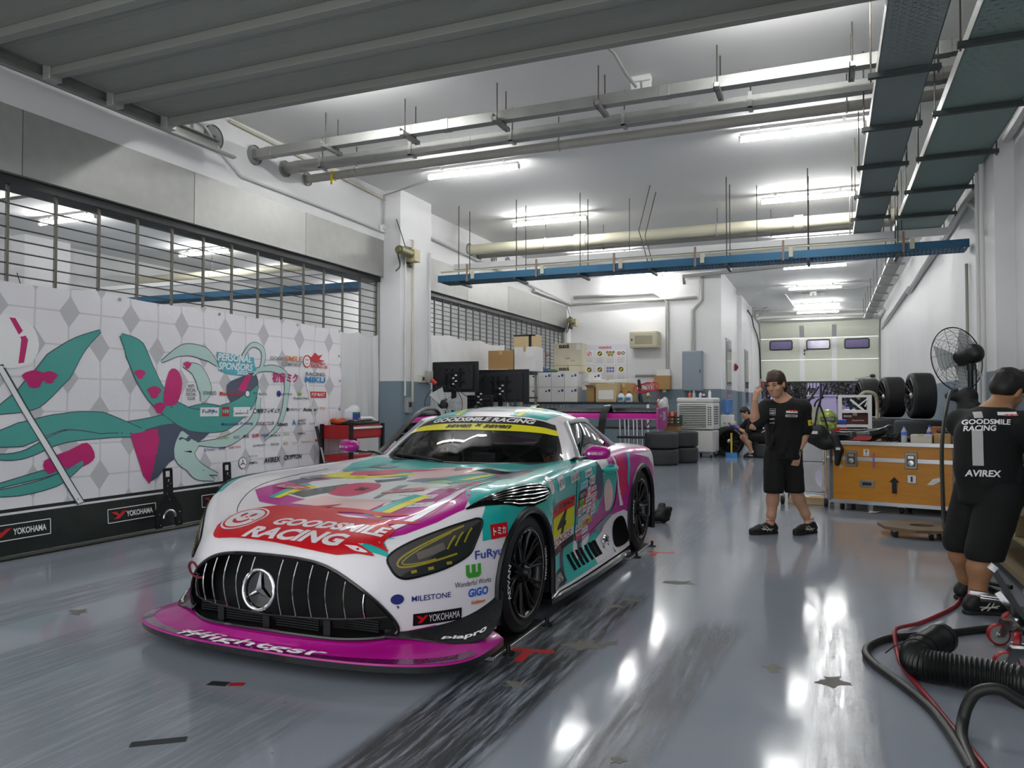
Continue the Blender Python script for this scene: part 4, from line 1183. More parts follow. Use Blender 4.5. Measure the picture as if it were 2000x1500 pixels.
rm = MB()
for s in (1, -1): rm.grid([[(x * s, y, z) for x, y, z in r] for r in rt], flip=s < 0)
bmx = bmesh.new(); vs = [bmx.verts.new(v) for v in rm.v]
for f in rm.f:
    try: bmx.faces.new([vs[i] for i in f])
    except ValueError: pass
bmesh.ops.remove_doubles(bmx, verts=bmx.verts, dist=1e-5); bmx.verts.index_update()
rm.v = [tuple(v.co) for v in bmx.verts]; rm.f = [tuple(v.index for v in f.verts) for f in bmx.faces]; rm.mi = [0] * len(rm.f); bmx.free()
rm.build('roof', CARW, CAR, smooth=60)
ROOF_BVH = BVHTree.FromPolygons([Vector(v) for v in rm.v], rm.f)
wm = ws.data; WS_BVH = BVHTree.FromPolygons([v.co.copy() for v in wm.vertices], [tuple(p.vertices) for p in wm.polygons])
def eps_tube(i0, i1, which, r, mat, name, s):
    P = [((which[i][0]) * s, which[i][1], which[i][2]) for i in range(i0, i1 + 1)]; return MB().tube(P, r, 8).build(name, mat, CAR)
for s in (1, -1):
    P = [gb[i] for i in range(IB, IC + 1)] + [gt[i] for i in range(IC, IB - 1, -1)]
    MB().tube([(x * s * 1.008, y, z + .006) for x, y, z in P], .021, 8, closed=True).build('window_frame', M('frame_silver', '#c7cacc', .3, .6, var=0), CAR)
P = [gb[i] for i in range(IA, -1, -1)]
MB().tube([(-x, y, z) for x, y, z in P] + P[::-1][1:], .016, 8).build('cowl_strip', BLACKP, CAR)
MB().tube(catmull([(-.1, 2.02, .862), (-.35, 2.1, .885), (-.62, 2.22, .89)], 5), .009, 6).build('wiper', BLACKP, CAR)
for x, y, h in ((-.25, 2.9, .05), (.05, 3.02, .14), (-.06, 3.3, .05)):
    MB().cyl((x, y, 1.25), (x, y + .01, 1.26 + h), .004, 6).cyl((x, y, 1.25), (x, y, 1.27), .02, 10).build('antenna', BLACKP, CAR)

# ---- cockpit
CK = M('cockpit_dark', '#1d1e20', .7, var=.1)
MB().bb((-.78, 1.95, .45), (.78, 4.0, .5)).bb((-.78, 1.9, .45), (.78, 2.0, .8)).bb((-.8, 3.95, .45), (.8, 4.0, .88)).bb((-.84, 2.0, .45), (-.80, 4.0, .86)).bb((.80, 2.0, .45), (.84, 4.0, .86)).build('cockpit_tub', CK, CAR)
MB().add([(-.74, 2.15, .855), (.74, 2.15, .855), (.74, 2.55, .80), (-.74, 2.55, .80), (.74, 2.55, .6), (-.74, 2.55, .6)], [(0, 1, 2, 3), (3, 2, 4, 5)]).build('dashboard', CK, CAR)
cg = MB()
for s in (1, -1):
    cg.tube(catmull([(s * .72, 2.45, .5), (s * .68, 2.42, .85), (s * .58, 2.68, 1.09), (s * .56, 3.1, 1.12), (s * .6, 3.2, .5)], 4), .02, 8)
    cg.tube([(s * .56, 3.1, 1.12), (s * .5, 3.85, .7)], .02, 8)
cg.tube([(-.58, 2.7, 1.09), (.58, 2.7, 1.09)], .02, 8).tube([(-.56, 3.1, 1.12), (.56, 3.1, 1.12)], .02, 8).tube([(-.56, 3.1, 1.12), (.58, 3.2, .5)], .02, 8).tube([(.56, 3.1, 1.12), (-.58, 3.2, .5)], .02, 8)
cg.build('roll_cage', M('cage_grey', '#4a4d50', .5), CAR)
sd = SDF().box((-.32, 3.0, .68), (.5, .14, .5), .06, .04).box((-.32, 2.98, .98), (.34, .16, .22), .06, .05).box((-.54, 2.9, .72), (.06, .3, .4), .03, .05).box((-.10, 2.9, .72), (.06, .3, .4), .03, .05)
sd.build('driver_seat', M('seat_black', '#17181a', .7), CAR, .02)
sw = MB(); 
sw.tube([(-.32 + .15 * math.cos(a), 2.52 + .05 * math.sin(a), .83 + .12 * math.sin(a)) for a in [k * PI / 10 for k in range(20)]], .015, 6, closed=True).box((-.32, 2.52, .83), (.22, .04, .06))
sw.build('steering_wheel', BLACKP, CAR)
MB().box((.05, 2.42, .86), (.2, .04, .1)).build('display', M('display_dark', '#33353a', .2), CAR, .01)
MB().box((.02, 2.58, 1.13), (.2, .02, .06)).build('rear_view_screen', BLACKP, CAR, .01)
# ================================================================== livery and lettering of the car (abstract shapes, sponsor marks)
TOPF = frame((0, 0, .8), 0, 90)
def top(name, mat, poly, eps, n=0): return patch(name, mat, poly, TOPF, eps, .02, smooth_n=n)
def sidep(name, mat, poly, eps, n=0, fr=None): return patch(name, mat, poly, fr or sidef, eps, .016 if eps < .002 else .025, smooth_n=n)
E1, E2, E3, E4, ES = .0018, .0026, .0034, .0042, .0050
# --- bonnet
top('magenta_field', MAG, [(-.60, .62), (-.46, .50), (-.20, .44), (.06, .40), (.30, .26), (.40, .165), (.50, .20), (.63, .30), (.74, .42), (.83, .545), (.80, .70), (.62, .90), (.30, 1.0), (-.2, 1.0), (-.52, 1.05)], E1)
top('teal_field', TEAL, [(.85, .575), (.78, .66), (.66, .92), (.60, 1.15), (.36, 1.05), (.18, 1.30), (-.1, 1.35), (-.36, 1.28), (-.58, 1.45), (-.70, 1.75), (-.74, 2.2), (-.5, 2.12), (0, 2.04), (.5, 2.12), (.76, 2.26), (.8, 2.6), (.845, 2.6), (.86, 2.0), (.92, 1.45), (.965, 1.25), (.965, .90), (.93, .70)], E1)
top('teal_field', TEAL, [(-.93, .58), (-.80, .56), (-.86, .80), (-.87, 1.25), (-.84, 1.7), (-.86, 2.4), (-.95, 2.4), (-.97, 1.2)], E1)
top('pale_field', LPALE, [(-.34, .60), (-.05, .56), (.28, .52), (.50, .72), (.52, .98), (.40, 1.10), (.20, 1.30), (-.02, 1.32), (-.26, 1.2), (-.40, .9)], E2)
top('pink_field', LPINK, [(-.24, .50), (.10, .50), (.30, .47), (.36, .62), (.12, .66), (-.14, .68)], E3)
top('crimson_patch', LCRIM, [(-.16, .73), (.02, .72), (.06, .92), (-.03, 1.08), (-.15, 1.05), (-.20, .90)], E3, 4)
top('black_cross', LBLK, [(-.075, .88), (-.05, .855), (-.035, .875), (-.015, .855), (.005, .88), (-.015, .90), (.005, .925), (-.015, .945), (-.035, .925), (-.055, .945), (-.075, .925), (-.055, .90)], E4)
top('carbon_scoop', CARBON, [(-.36, .62), (-.23, .60), (-.16, .73), (-.16, .98), (-.20, .98), (-.30, .72)], E3)
for a in ((-.02, .62, .48, .60), (.20, .66, .15, 1.02)):
    x, y, x2, y2 = a
    top('grey_band', LGREY, [(x, y), (x + .04, y), (x2 + .07, y2), (x2, y2)], E4)
top('teal_stripe', TEAL, [(.30, .42), (.355, .42), (.50, .70), (.44, .71)], E3); top('yellow_stripe', LYEL, [(.36, .42), (.41, .40), (.56, .68), (.50, .70)], E3)
top('teal_stripe', TEAL, [(-.44, .56), (-.40, .55), (-.34, .82), (-.40, .84)], E3); top('yellow_stripe', LYEL, [(-.40, .55), (-.355, .55), (-.29, .80), (-.34, .82)], E3)
top('pink_field', LPINK, [(.0, 1.36), (.20, 1.28), (.40, 1.40), (.46, 1.62), (.36, 1.82), (.12, 1.84), (-.06, 1.66)], E2, 3)
top('teal_shard', TEAL, [(.10, 1.86), (.22, 1.60), (.28, 1.86), (.36, 1.62), (.46, 1.9), (.2, 2.02)], E3)
top('crimson_shard', LCRIM, [(-.40, 1.30), (-.02, 1.58), (.10, 1.72), (-.22, 1.62)], E3)
top('crimson_shard', LCRIM, [(.16, 1.66), (.30, 1.70), (.28, 1.76), (.16, 1.74)], E4)
top('yellow_stripe', LYEL, [(-.30, 1.18), (-.24, 1.14), (.02, 1.46), (-.04, 1.50)], E3); top('yellow_stripe', LYEL, [(.46, 1.18), (.52, 1.22), (.56, 1.50), (.52, 1.52)], E3)
top('navy_band', LNAVY, [(-.12, 1.16), (-.06, 1.10), (.06, 1.24), (.02, 1.34)], E3); top('navy_band', LNAVY, [(.60, 1.28), (.84, 1.12), (.80, 1.62), (.66, 1.72)], E2)
top('grey_band', LGREY, [(.10, 1.18), (.30, 1.14), (.36, 1.26), (.16, 1.30)], E3, 3); top('green_spot', M('livery_green', '#8fce8a', .3, var=0), [(.30, 1.06), (.44, 1.02), (.48, 1.1), (.34, 1.16)], E3, 3)
top('magenta_shard', MAG, [(.56, 1.0), (.78, .80), (.70, 1.04), (.62, 1.16)], E2); top('magenta_shard', MAG, [(.58, 1.46), (.76, 1.9), (.72, 1.95), (.54, 1.56)], E2)
top('white_stripe', CARW, [(.40, .15), (.47, .16), (.64, .42), (.735, .62), (.78, .95), (.79, 1.5), (.77, 1.5), (.745, .98), (.69, .66), (.59, .42)], E3)
top('teal_shard', TEAL, [(.44, .165), (.50, .15), (.60, .20), (.54, .23), (.60, .26), (.49, .23)], E3)
top('yellow_field', LYEL, [(-.46, 1.02), (-.20, 1.16), (-.30, 1.4), (-.52, 1.25)], E3); top('crimson_shard', LCRIM, [(-.34, 1.20), (-.10, 1.42), (-.2, 1.5), (-.40, 1.36)], E4)
top('navy_band', LNAVY, [(-.56, .86), (-.44, .80), (-.40, 1.02), (-.54, 1.1)], E2); top('black_vent', GLOSSB, [(-.58, 1.0), (-.46, .95), (-.44, 1.12), (-.55, 1.18)], E4)
top('black_vent', GLOSSB, [(-.52, 1.60), (-.30, 1.58), (-.28, 1.72), (-.50, 1.76)], E4); top('black_vent', GLOSSB, [(.36, 1.60), (.62, 1.56), (.64, 1.68), (.40, 1.74)], E4)
top('bonnet_latch', M('latch_grey', '#5b5560', .4), [(.405 + .05 * math.cos(a) + (.03 if math.cos(a) > 0 else -.03) , .33 + .038 * math.sin(a) + (.03 if math.cos(a) > 0 else -.03)) for a in [k * PI / 12 for k in range(24)]], E4)
sticker('OFF', frame((.405, .33, .8), 0, 90, 45), .02, [LRED], w=.04, eps=.005)
# bonnet cut line
P = []
for x, y in catmull([(-.66, 1.4), (-.64, .9), (-.60, .55), (-.46, .33), (-.2, .235), (.1, .215), (.35, .225), (.52, .27), (.66, .42), (.74, .62), (.77, .95), (.775, 1.5)], 6):
    h = BODY_BVH.ray_cast(Vector((x, y, 2)), Vector((0, 0, -1))); P.append(h[0] + Vector((0, 0, .0005)))
MB().tube(P, .0022, 4).build('panel_gap', LBLK, CAR)

def smile_logo(fr, k, second='RACING', el=None):
    """white letters on a red flame beside a smiling disc"""
    S = lambda P: [(a * k, c * k) for a, c in P]
    flame = S(catmull([(-.52, -.02), (-.44, -.125), (-.26, -.135), (-.05, -.145), (.18, -.165), (.34, -.165), (.40, -.15), (.46, -.125), (.53, -.10), (.47, -.085), (.44, -.075), (.50, -.06), (.58, -.055), (.55, -.03), (.55, -.01), (.56, .075), (.50, .12), (.66, .155), (.50, .165), (.34, .155), (.12, .205), (.24, .215), (.42, .20), (.56, .225), (.34, .245), (.10, .275), (.0, .255), (.05, .33), (-.04, .295), (-.16, .245), (-.30, .24), (-.44, .19), (-.53, .09)], 4))
    fl1 = S(catmull([(.12, .185), (.22, .158), (.34, .168), (.24, .18)], 3)); fl2 = S(catmull([(.38, -.105), (.44, -.118), (.50, -.10), (.44, -.093)], 3))
    C = (-.395 * k, .065 * k)
    def disc(r, n=28, sx=1.): return [(C[0] + r * k * math.cos(2 * PI * i / n) * sx, C[1] + r * k * math.sin(2 * PI * i / n)) for i in range(n)]
    def el(cx, cy, rx, ry, n=12): return [(C[0] + (cx + rx * math.cos(2 * PI * i / n)) * k, C[1] + (cy + ry * math.sin(2 * PI * i / n)) * k) for i in range(n)]
    arc = [(C[0] + .062 * k * math.cos(a), C[1] + (.062 * math.sin(a) - .005) * k) for a in [PI * 1.08 + i * PI * .84 / 10 for i in range(11)]]
    arc += [(C[0] + .046 * k * math.cos(a), C[1] + (.040 * math.sin(a) - .005) * k) for a in [PI * 1.92 - i * PI * .84 / 10 for i in range(11)]]
    mb = MB(); big = k > .5
    def add(poly, eps, m, g=.03): project(mb, [(a, c, 0) for a, c in poly], [tuple(range(len(poly)))], fr, eps, m, g)
    e = ES
    add(flame, e, 0); add(fl1, e + .0005, 1); add(fl2, e + .0005, 1)
    add(disc(.130), e + .0005, 1); add(disc(.118), e + .001, 0); add(disc(.106), e + .0015, 1)
    add(el(-.03, .03, .014, .026), e + .002, 0); add(el(.035, .03, .014, .026), e + .002, 0); add(arc, e + .002, 0)
    for t, ox, oy, sz, w in (('GOODSMILE', .19, .045, .085, .70), (second, .06, -.075, .105, .62)):
        V2, F2 = text2d(t, sz * k, .045, .22, w=w * k); project(mb, V2, F2, fr, e + .001, 1, .03, off=(ox * k, oy * k))
    return mb.build('team_logo', [LRED, CARW], CAR)
smile_logo(frame((.02, .215, .66), 0, 57), .98)
smile_logo(frame((.30, .80, .8), 0, 80), .26); smile_logo(frame((-.42, .72, .8), 0, 80), .20)

def S(txt, p, az, el, size, mats, w=None, plate=None, roll=0., **kw): return sticker(txt, frame(p, az, el, roll), size, mats, w, plate, **kw)
INKSET = [CARW, LBLK]
# bonnet stickers on the right half
S('東京フィギュア', (.49, .55, .8), 0, 78, .034, INKSET, w=.22, plate=(.30, .055))
S('MIMEYOI', (.46, .68, .8), 0, 78, .016, INKSET, w=.20, plate=(.26, .075))
S('FuRyu', (.66, .92, .8), 0, 80, .035, [CARW, INKB], w=.13, plate=(.20, .06)); S('GOOD SMILE COMPANY', (.44, .90, .8), 0, 80, .02, [CARW, LRED], w=.18, plate=(.22, .06))
S('GiGO', (.34, 1.14, .8), 0, 80, .06, [M('sign_blue', '#1d5fd0', .4, var=0)], w=.20, bold=.03)
S([('ANTI', 0, .075, .035, .08, 0), ('SOCIAL', 0, .025, .035, .13, 0), ('SOCIAL', 0, -.025, .035, .13, 0), ('CLUB', 0, -.075, .035, .10, 0)], (.56, 1.13, .8), 0, 80, .03, [CARW], bold=.02)
S('Wonderful Works', (.70, 1.22, .8), 0, 80, .03, [CARW], w=.2); S('アズールレーン', (.72, 1.40, .8), 0, 80, .035, INKSET, w=.2, plate=(.24, .07))
S('MILESTONE', (.68, 1.31, .8), 0, 80, .022, [CARW], w=.18); S('Max Factory', (.60, 1.52, .8), 0, 80, .05, [LRED], w=.26, bold=.03)
S('SONODO', (.74, 1.14, .8), 0, 80, .03, [CARW], w=.12)

# --- headlamps
LENS = M('headlamp_lens', '#17170a', .06, var=0, coat=1.)
HLY = M('headlamp_yellow', '#96870c', .3, var=0, coat=.6)
for s in (1, -1):
    fr = frame((s * .78, .36, .58), s * 38, 25)
    O, U, W, N = fr
    def uv(x, y, z): d = Vector((s * x, y, z)) - O; return (d.dot(U), d.dot(W))
    hl = [uv(*p) for p in ((.595, .20, .555), (.661, .282, .612), (.783, .421, .668), (.86, .52, .695), (.897, .573, .705), (.912, .585, .68), (.90, .53, .59), (.879, .487, .53), (.808, .376, .481), (.706, .255, .452), (.655, .206, .458), (.615, .19, .50))]
    l = patch('headlamp', LENS, hl, fr, .005, .02, smooth_n=4)
    edge_p = []
    for a, c in catmull(hl, 4, True):
        h = BODY_BVH.ray_cast(O + U * a + W * c + N * .6, -N, 1.2); edge_p.append(h[0] + N * .003)
    MB().tube(edge_p, .006, 6, closed=True).build('headlamp_seal', LBLK, l)
    def strip(P, wd, name='light_bar', eps=.0075, mat=HLY):
        P = [uv(*p) for p in P]; Q = [np.array(p) for p in catmull(P, 5)]; L1, L2 = [], []
        for i in range(len(Q)):
            t = Q[min(i + 1, len(Q) - 1)] - Q[max(i - 1, 0)]; t = t / np.linalg.norm(t); n2 = np.array((-t[1], t[0])) * wd / 2
            L1.append(tuple(Q[i] + n2)); L2.append(tuple(Q[i] - n2))
        patch(name, mat, L1 + L2[::-1], fr, eps, .02, parent=l)
    strip([(.845, .50, .672), (.76, .40, .625), (.68, .30, .575), (.635, .235, .535), (.64, .22, .505), (.70, .27, .505), (.78, .36, .525), (.84, .44, .545)], .009)
    strip([(.80, .45, .64), (.70, .32, .575), (.655, .25, .535), (.655, .235, .515), (.71, .285, .515), (.77, .35, .53)], .006)
    for q in (.80, .83, .865): strip([(q - .01, .42 + (q - .8), .56 + (q - .8) * .5), (q + .005, .44 + (q - .8), .60 + (q - .8) * .6), (q + .015, .46 + (q - .8), .625 + (q - .8) * .6)], .009)
    strip([(.70, .29, .545), (.75, .35, .565), (.79, .40, .585)], .035, 'reflector', .0068, M('reflector', '#6d6760', .2, .4, var=0))
    for x, y, z in ((.69, .25, .478), (.75, .31, .488), (.81, .385, .505)): strip([(x, y, z), (x + .02, y + .02, z + .004)], .014, 'small_lamp', .0072)

# --- louvres on the outer slope of the wings
for s in (1, -1):
    fr = frame((s * .9, 1.0, .8), 90 * s, 45); O, U, W, N = fr
    LU = [-.45, -.30, -.1, .1, .30, .42]; LT = [.014, .012, .006, -.004, -.025, -.065]; LB = [.004, -.055, -.108, -.128, -.120, -.085]
    pt = list(zip(LU, LT)) + list(zip(LU[::-1], LB[::-1])); lp = patch('louvre_panel', HOLE, [(s * a, c) for a, c in pt][::s], fr, .0045, .02)
    for k in range(6):
        P = []
        for u in np.linspace(-.40 + .03 * k, .39 - .012 * (5 - k), 14):
            v = np.interp(u, LU, LT) * (1 - (k + .5) / 6) + np.interp(u, LU, LB) * (k + .5) / 6
            h = BODY_BVH.ray_cast(O + U * (s * u) + W * v + N * .5, -N, 1.0)
            if h[0]: P.append(h[0] + N * .007)
        MB().tube(P, .0085, 6, sq=.6).build('louvre_slat', M('slat_black', '#26272a', .15, .3, var=0, coat=.8), lp)

# --- flank, car's left (seen) and right
for s, fr in ((1, sidef), (-1, sidef_r)):
    f = (lambda P: [(s * a, c) for a, c in P][::s])
    def sp(name, mat, P, eps, n=0): sidep(name, mat, f(P), eps, n, fr)
    sp('teal_field', TEAL, [(.575, .59), (.59, .70), (.66, .79), (.85, .835), (1.2, .84), (1.5, .845), (2.1, .855), (2.75, .87), (2.86, .70), (2.62, .50), (2.75, .30), (2.9, .13), (1.41, .125), (1.41, .55), (1.2, .60), (.8, .6)], E1)
    sp('magenta_field', MAG, [(2.75, .87), (3.3, .905), (3.9, .90), (4.2, .875), (4.25, .55), (4.06, .40), (3.6, .45), (3.24, .40), (3.18, .42), (2.9, .40), (2.75, .30), (2.62, .50), (2.86, .70)], E1)
    if s < 0: continue
    sp('crimson_shard', LCRIM, [(2.16, .66), (2.45, .70), (2.62, .66), (2.55, .50), (2.36, .44), (2.30, .52), (2.12, .50)], E2)
    sp('magenta_shard', MAG, [(2.2, .42), (2.5, .46), (2.7, .48), (2.72, .34), (2.40, .30), (2.14, .33)], E2)
    sp('navy_band', LNAVY, [(2.56, .83), (2.66, .83), (2.72, .62), (2.62, .56), (2.52, .66)], E2, 3)
    sp('white_stripe', CARW, [(2.60, .855), (2.82, .865), (2.86, .80), (2.74, .74), (2.66, .80)], E3); sp('teal_shard', TEAL, [(2.78, .80), (2.92, .82), (3.02, .70), (2.98, .52), (2.90, .42), (2.84, .52), (2.80, .44), (2.72, .62)], E3)
    sp('pink_field', LPINK, [(2.74, .64), (2.84, .70), (2.94, .60), (2.92, .48), (2.80, .46)], E4, 3)
    sp('crimson_shard', LCRIM, [(3.04, .84), (3.18, .86), (3.24, .74), (3.22, .58), (3.12, .50), (3.08, .66)], E3); sp('white_stripe', CARW, [(2.98, .86), (3.02, .86), (3.08, .62), (3.16, .46), (3.10, .46), (3.04, .62)], E3)
    sp('teal_shard', TEAL, [(3.3, .88), (3.36, .88), (3.30, .70), (3.27, .60), (3.24, .66)], E3)
    sp('white_stripe', CARW, [(2.04, .20), (2.14, .22), (2.22, .33), (2.13, .33)], E2); sp('navy_band', LNAVY, [(2.14, .20), (2.2, .2), (2.31, .36), (2.22, .33)], E2); sp('white_stripe', CARW, [(2.26, .24), (2.44, .29), (2.5, .34), (2.32, .33)], E3)
    sp('white_field', CARW, [(2.4, .13), (2.85, .13), (2.86, .20), (2.76, .30), (2.55, .26), (2.42, .2)], E2); sp('grey_band', LGREY, [(2.6, .34), (2.9, .44), (2.95, .40), (2.7, .30)], E3)
    sp('navy_band', LNAVY, [(1.62, .13), (1.72, .13), (1.92, .32), (1.84, .32)], E2)
    sp('silver_field', LPALE, [(3.45, .86), (4.2, .84), (4.26, .6), (4.12, .70), (3.9, .80), (3.6, .84)], E2)
    # door gap
    P = []
    for y, z in catmull([(2.06, .86), (2.08, .70), (2.12, .5), (2.17, .34), (2.3, .31), (2.9, .43), (3.02, .60), (3.04, .86)], 5):
        h = BODY_BVH.ray_cast(Vector((1.8, y, z)), Vector((-1, 0, 0))); P.append(h[0] + Vector((.0035, 0, 0)))
    MB().tube(P, .0025, 4).build('panel_gap', LBLK, CAR)
    # number panel
    sp('number_panel', M('panel_red', '#e5141a', .5, var=0, spec=.2), [(1.50, .595), (1.56, .625), (1.72, .655), (2.05, .665), (2.06, .59), (1.50, .555)], ES)
    sp('number_panel', M('panel_yellow', '#e6de12', .5, var=0, spec=.2), [(1.49, .55), (2.06, .59), (2.10, .445), (1.56, .41)], ES); sp('number_panel', CARW, [(1.56, .41), (2.10, .445), (2.12, .385), (1.62, .345)], ES); sp('number_panel', LBLK, [(1.62, .345), (2.12, .385), (2.13, .335), (1.70, .305)], ES)
    S('AUTOBACS', (.9, 1.81, .622), 90, 0, .04, [LBLK], w=.44, eps=.006, bold=.03, shear=.15, roll=4)
    S('4', (.9, 1.83, .502), 90, 0, .16, [LBLK], w=.19, eps=.006, bold=.03, shear=.1, roll=4)
    S('ONOS', (.9, 1.87, .395), 90, 0, .048, [M('kronos_orange', '#c4512c', .5, var=0)], w=.38, eps=.006, bold=.02, roll=4)
    S('TE', (.9, 1.80, .335), 90, 0, .03, [LRED], w=.09, eps=.006, bold=.03, roll=4)
    # door stickers
    K = [('ANEST IWATA', 1.72, .775, .14, .085, 0), ('プラモ', 1.48, .785, .085, .10, 1), ('DIGI CLUB', 2.03, .785, .19, .055, 0), ('Schwarz', 2.35, .79, .17, .05, 0),
         ('FORESTA', 2.22, .645, .15, .06, 2), ('GOLFA', 2.22, .585, .085, .06, 3), ('東和', 2.37, .655, .07, .06, 4), ('宮田自動車', 2.48, .665, .12, .03, 0), ('AMNIBUS', 2.37, .60, .13, .04, 0), ('OWNERS', 2.50, .615, .11, .035, 0),
         ('ACRO', 2.19, .525, .07, .06, 0), ('JUNK', 2.29, .54, .09, .05, 0), ('Techsys', 2.40, .545, .10, .05, 0), ('KWE', 2.50, .56, .07, .06, 5), ('HOBBY STOCK', 2.26, .47, .17, .035, 4), ('JUN', 2.38, .485, .08, .06, 0), ('NAGASE', 2.50, .50, .11, .05, 0),
         ('RACHU', 2.22, .415, .15, .055, 0), ('合計印', 2.34, .43, .08, .06, 6), ('ゴールド', 2.45, .44, .09, .055, 6), ('Mazda', 2.23, .365, .14, .05, 7), ('OpenDrive', 2.36, .375, .14, .045, 0), ('BIG', 2.43, .73, .12, .06, 0), ('COLLABO', 2.24, .715, .17, .045, 8), ('WAVE', 2.36, .725, .06, .055, 2)]
    pal = [[CARW, LBLK], [CARW, M('sticker_gold', '#c98a1c', .5, var=0)], [LBLK, CARW], [M('sticker_lime', '#7cc81e', .4, var=0), LBLK], [CARW, LRED], [CARW, INKB], [M('sticker_yellow', '#e0b41a', .4, var=0), LBLK], [LRED, CARW], [M('sticker_sky', '#9fd8e8', .4, var=0), INKB]]
    for t, y, z, w, h_, c in K: S(t, (.9, y, z), 90, 0, h_ * .55, pal[c], w=w * .82, plate=(w, h_), eps=ES + .001, roll=5)
    S('YOKOHAMA', (.9, 1.58, .175), 90, 0, .055, [LBLK, CARW], w=.28, plate=(.36, .085), eps=ES, roll=3)
    for k, (t, z) in enumerate((('JUNK', .30), ('AVIREX', .35), ('FuRyu', .40), ('amiami', .46), ('KWE', .54), ('RAYS', .62))): S(t, (.9, 1.435 - .0 * k, z), 88, 0, .022, [CARW, LBLK if k % 2 else INKB], w=.05, plate=(.06, .035), eps=ES)
    # door handle
    MB().tube(catmull([(.93, 2.68, .775), (.985, 2.75, .78), (.985, 2.86, .785), (.94, 2.93, .79)], 4), [.012] + [.02] * 11 + [.012], 8).build('door_handle', TEAL, CAR)

# --- nose and bumper corners
patch('magenta_field', MAG, [(-.78, .12), (.78, .12), (.78, .215), (.66, .20), (.56, .183), (.40, .181), (.2, .187), (0, .19), (-.2, .187), (-.40, .181), (-.56, .183), (-.66, .20), (-.78, .215)], frame((0, .2, 0), 0), E1, .02)
patch('magenta_field', MAG, [(-.02, .12), (.30, .12), (.34, .30), (.16, .235), (-.02, .20)], frame((.80, .40, .0), 45), E1, .02)
patch('magenta_field', MAG, [(.02, .12), (-.30, .12), (-.34, .30), (-.16, .235), (.02, .20)][::-1], frame((-.80, .40, .0), -45), E1, .02)
for s in (1, -1):
    A = 48 * s
    S('FuRyu', (s * .935, .61, .52), 55 * s, 0, .055, [INKB], w=.185, bold=.015, eps=ES)
    S([('Wonderful Works', 0, -.045, .026, .22, 0)], (s * .895, .51, .44), 52 * s, 0, .03, [LBLK, M('ww_green', '#3f9a2c', .4, var=0)], eps=ES,
      extra=[([(-.045, .045), (-.045, -.005), (-.03, -.02), (.03, -.02), (.045, -.005), (.045, .045), (.025, .045), (.025, .005), (.012, .005), (.012, .045), (-.012, .045), (-.012, .005), (-.025, .005), (-.025, .045)], 1)])
    S([('GiGO', 0, .02, .042, .125, 0), ('Kiddleton', 0, -.03, .018, .085, 1)], (s * .91, .535, .325), 52 * s, 0, .04, [M('sign_blue'), M('sign_orange', '#d9691e', .5, var=0)], bold=.035, eps=ES)
    S([('MILESTONE', .04, 0, .026, .20, 0)], (s * .735, .29, .355), A * .92, 0, .026, [M('milestone_navy', '#1c2270', .4, var=0)], bold=.01, eps=ES,
      extra=[([(-.13 + .032 * math.cos(a), .004 + .024 * math.sin(a)) for a in [k * PI / 8 for k in range(16)]], 0), ([(-.135, -.025), (-.12, -.03), (-.125, -.042)], 0)])
    S([('YOKOHAMA', .035, 0, .034, .165, 1)], (s * .785, .345, .253), A, 0, .03, [LBLK, CARW, LRED], plate=(.255, .058), eps=ES,
      extra=[([(-.112, .018), (-.092, .018), (-.082, .006), (-.066, .018), (-.05, .018), (-.085, -.018), (-.105, -.018), (-.09, -.003)], 2)])
S([('トミカ', 0, 0, .04, .10, 1)], (.965, .69, .63), 72, 5, .04, [LRED, CARW], plate=(.135, .075), eps=ES, bold=.03)
S([('トミカ', 0, 0, .04, .10, 1)], (-.965, .69, .63), -72, 5, .04, [LRED, CARW], plate=(.135, .075), eps=ES, bold=.03)

# --- windscreen and roof strips
wfr = frame((0, 2.3, 1.0), 0, 20); O, U, W, N = wfr
def wpatch(name, mat, v0, v1, eps):
    R = [[], []]; mb = MB()
    for i in list(range(IA, -1, -1)) + list(range(-1, -IA - 1, -1)):
        sgn = -1 if i >= 0 else 1; j = abs(i)
        if i == -1: pass
        a, c = np.array(gb[j]), np.array(gt[j])
        for r, v in zip(R, (v0, v1)):
            p = a + (c - a) * v; d = p - np.array((0, 3.0, .95)); d[2] = 0; d /= np.linalg.norm(d); p = p + d * (.018 * math.sin(PI * v) + eps)
            r.append((p[0] * sgn, p[1], p[2] + eps * .6))
    return mb.grid(R).build(name, mat, CAR)
wpatch('sun_strip', LYEL, .70, .845, .004); wpatch('sun_strip', LBLK, .845, 1.0, .004)
pc = lambda v: Vector(((0), gb[0][1] + (gt[0][1] - gb[0][1]) * v, gb[0][2] + (gt[0][2] - gb[0][2]) * v))
for t, v, sz, w, m, b_, sh in (('GOODSMILE RACING', .915, .052, .88, INKW, .04, .2), ('seven × seven', .775, .050, .56, LBLK, .035, .25)):
    q = pc(v); V2, F2 = text2d(t, sz, b_, sh, w=w); mb = MB(); project(mb, V2, F2, frame((0, q.y, q.z), 0, 35), .0085, 0, .03, WS_BVH)
    mb.build('lettering', m, CAR)
rt_fr = frame((0, 2.9, 1.2), 0, 90)
def roofp(name, mat, P, eps): patch(name, mat, P, rt_fr, eps, .03, bvh=ROOF_BVH)
for s in (1, -1):
    roofp('teal_field', TEAL, [(s * a, c) for a, c in ((.20, -.33), (.50, -.29), (.56, .1), (.50, .5), (.30, .6), (.26, .2))][::s], .002); roofp('yellow_stripe', LYEL, [(s * a, c) for a, c in ((.24, -.33), (.285, -.325), (.36, .2), (.40, .6), (.35, .6), (.31, .2))][::s], .003)
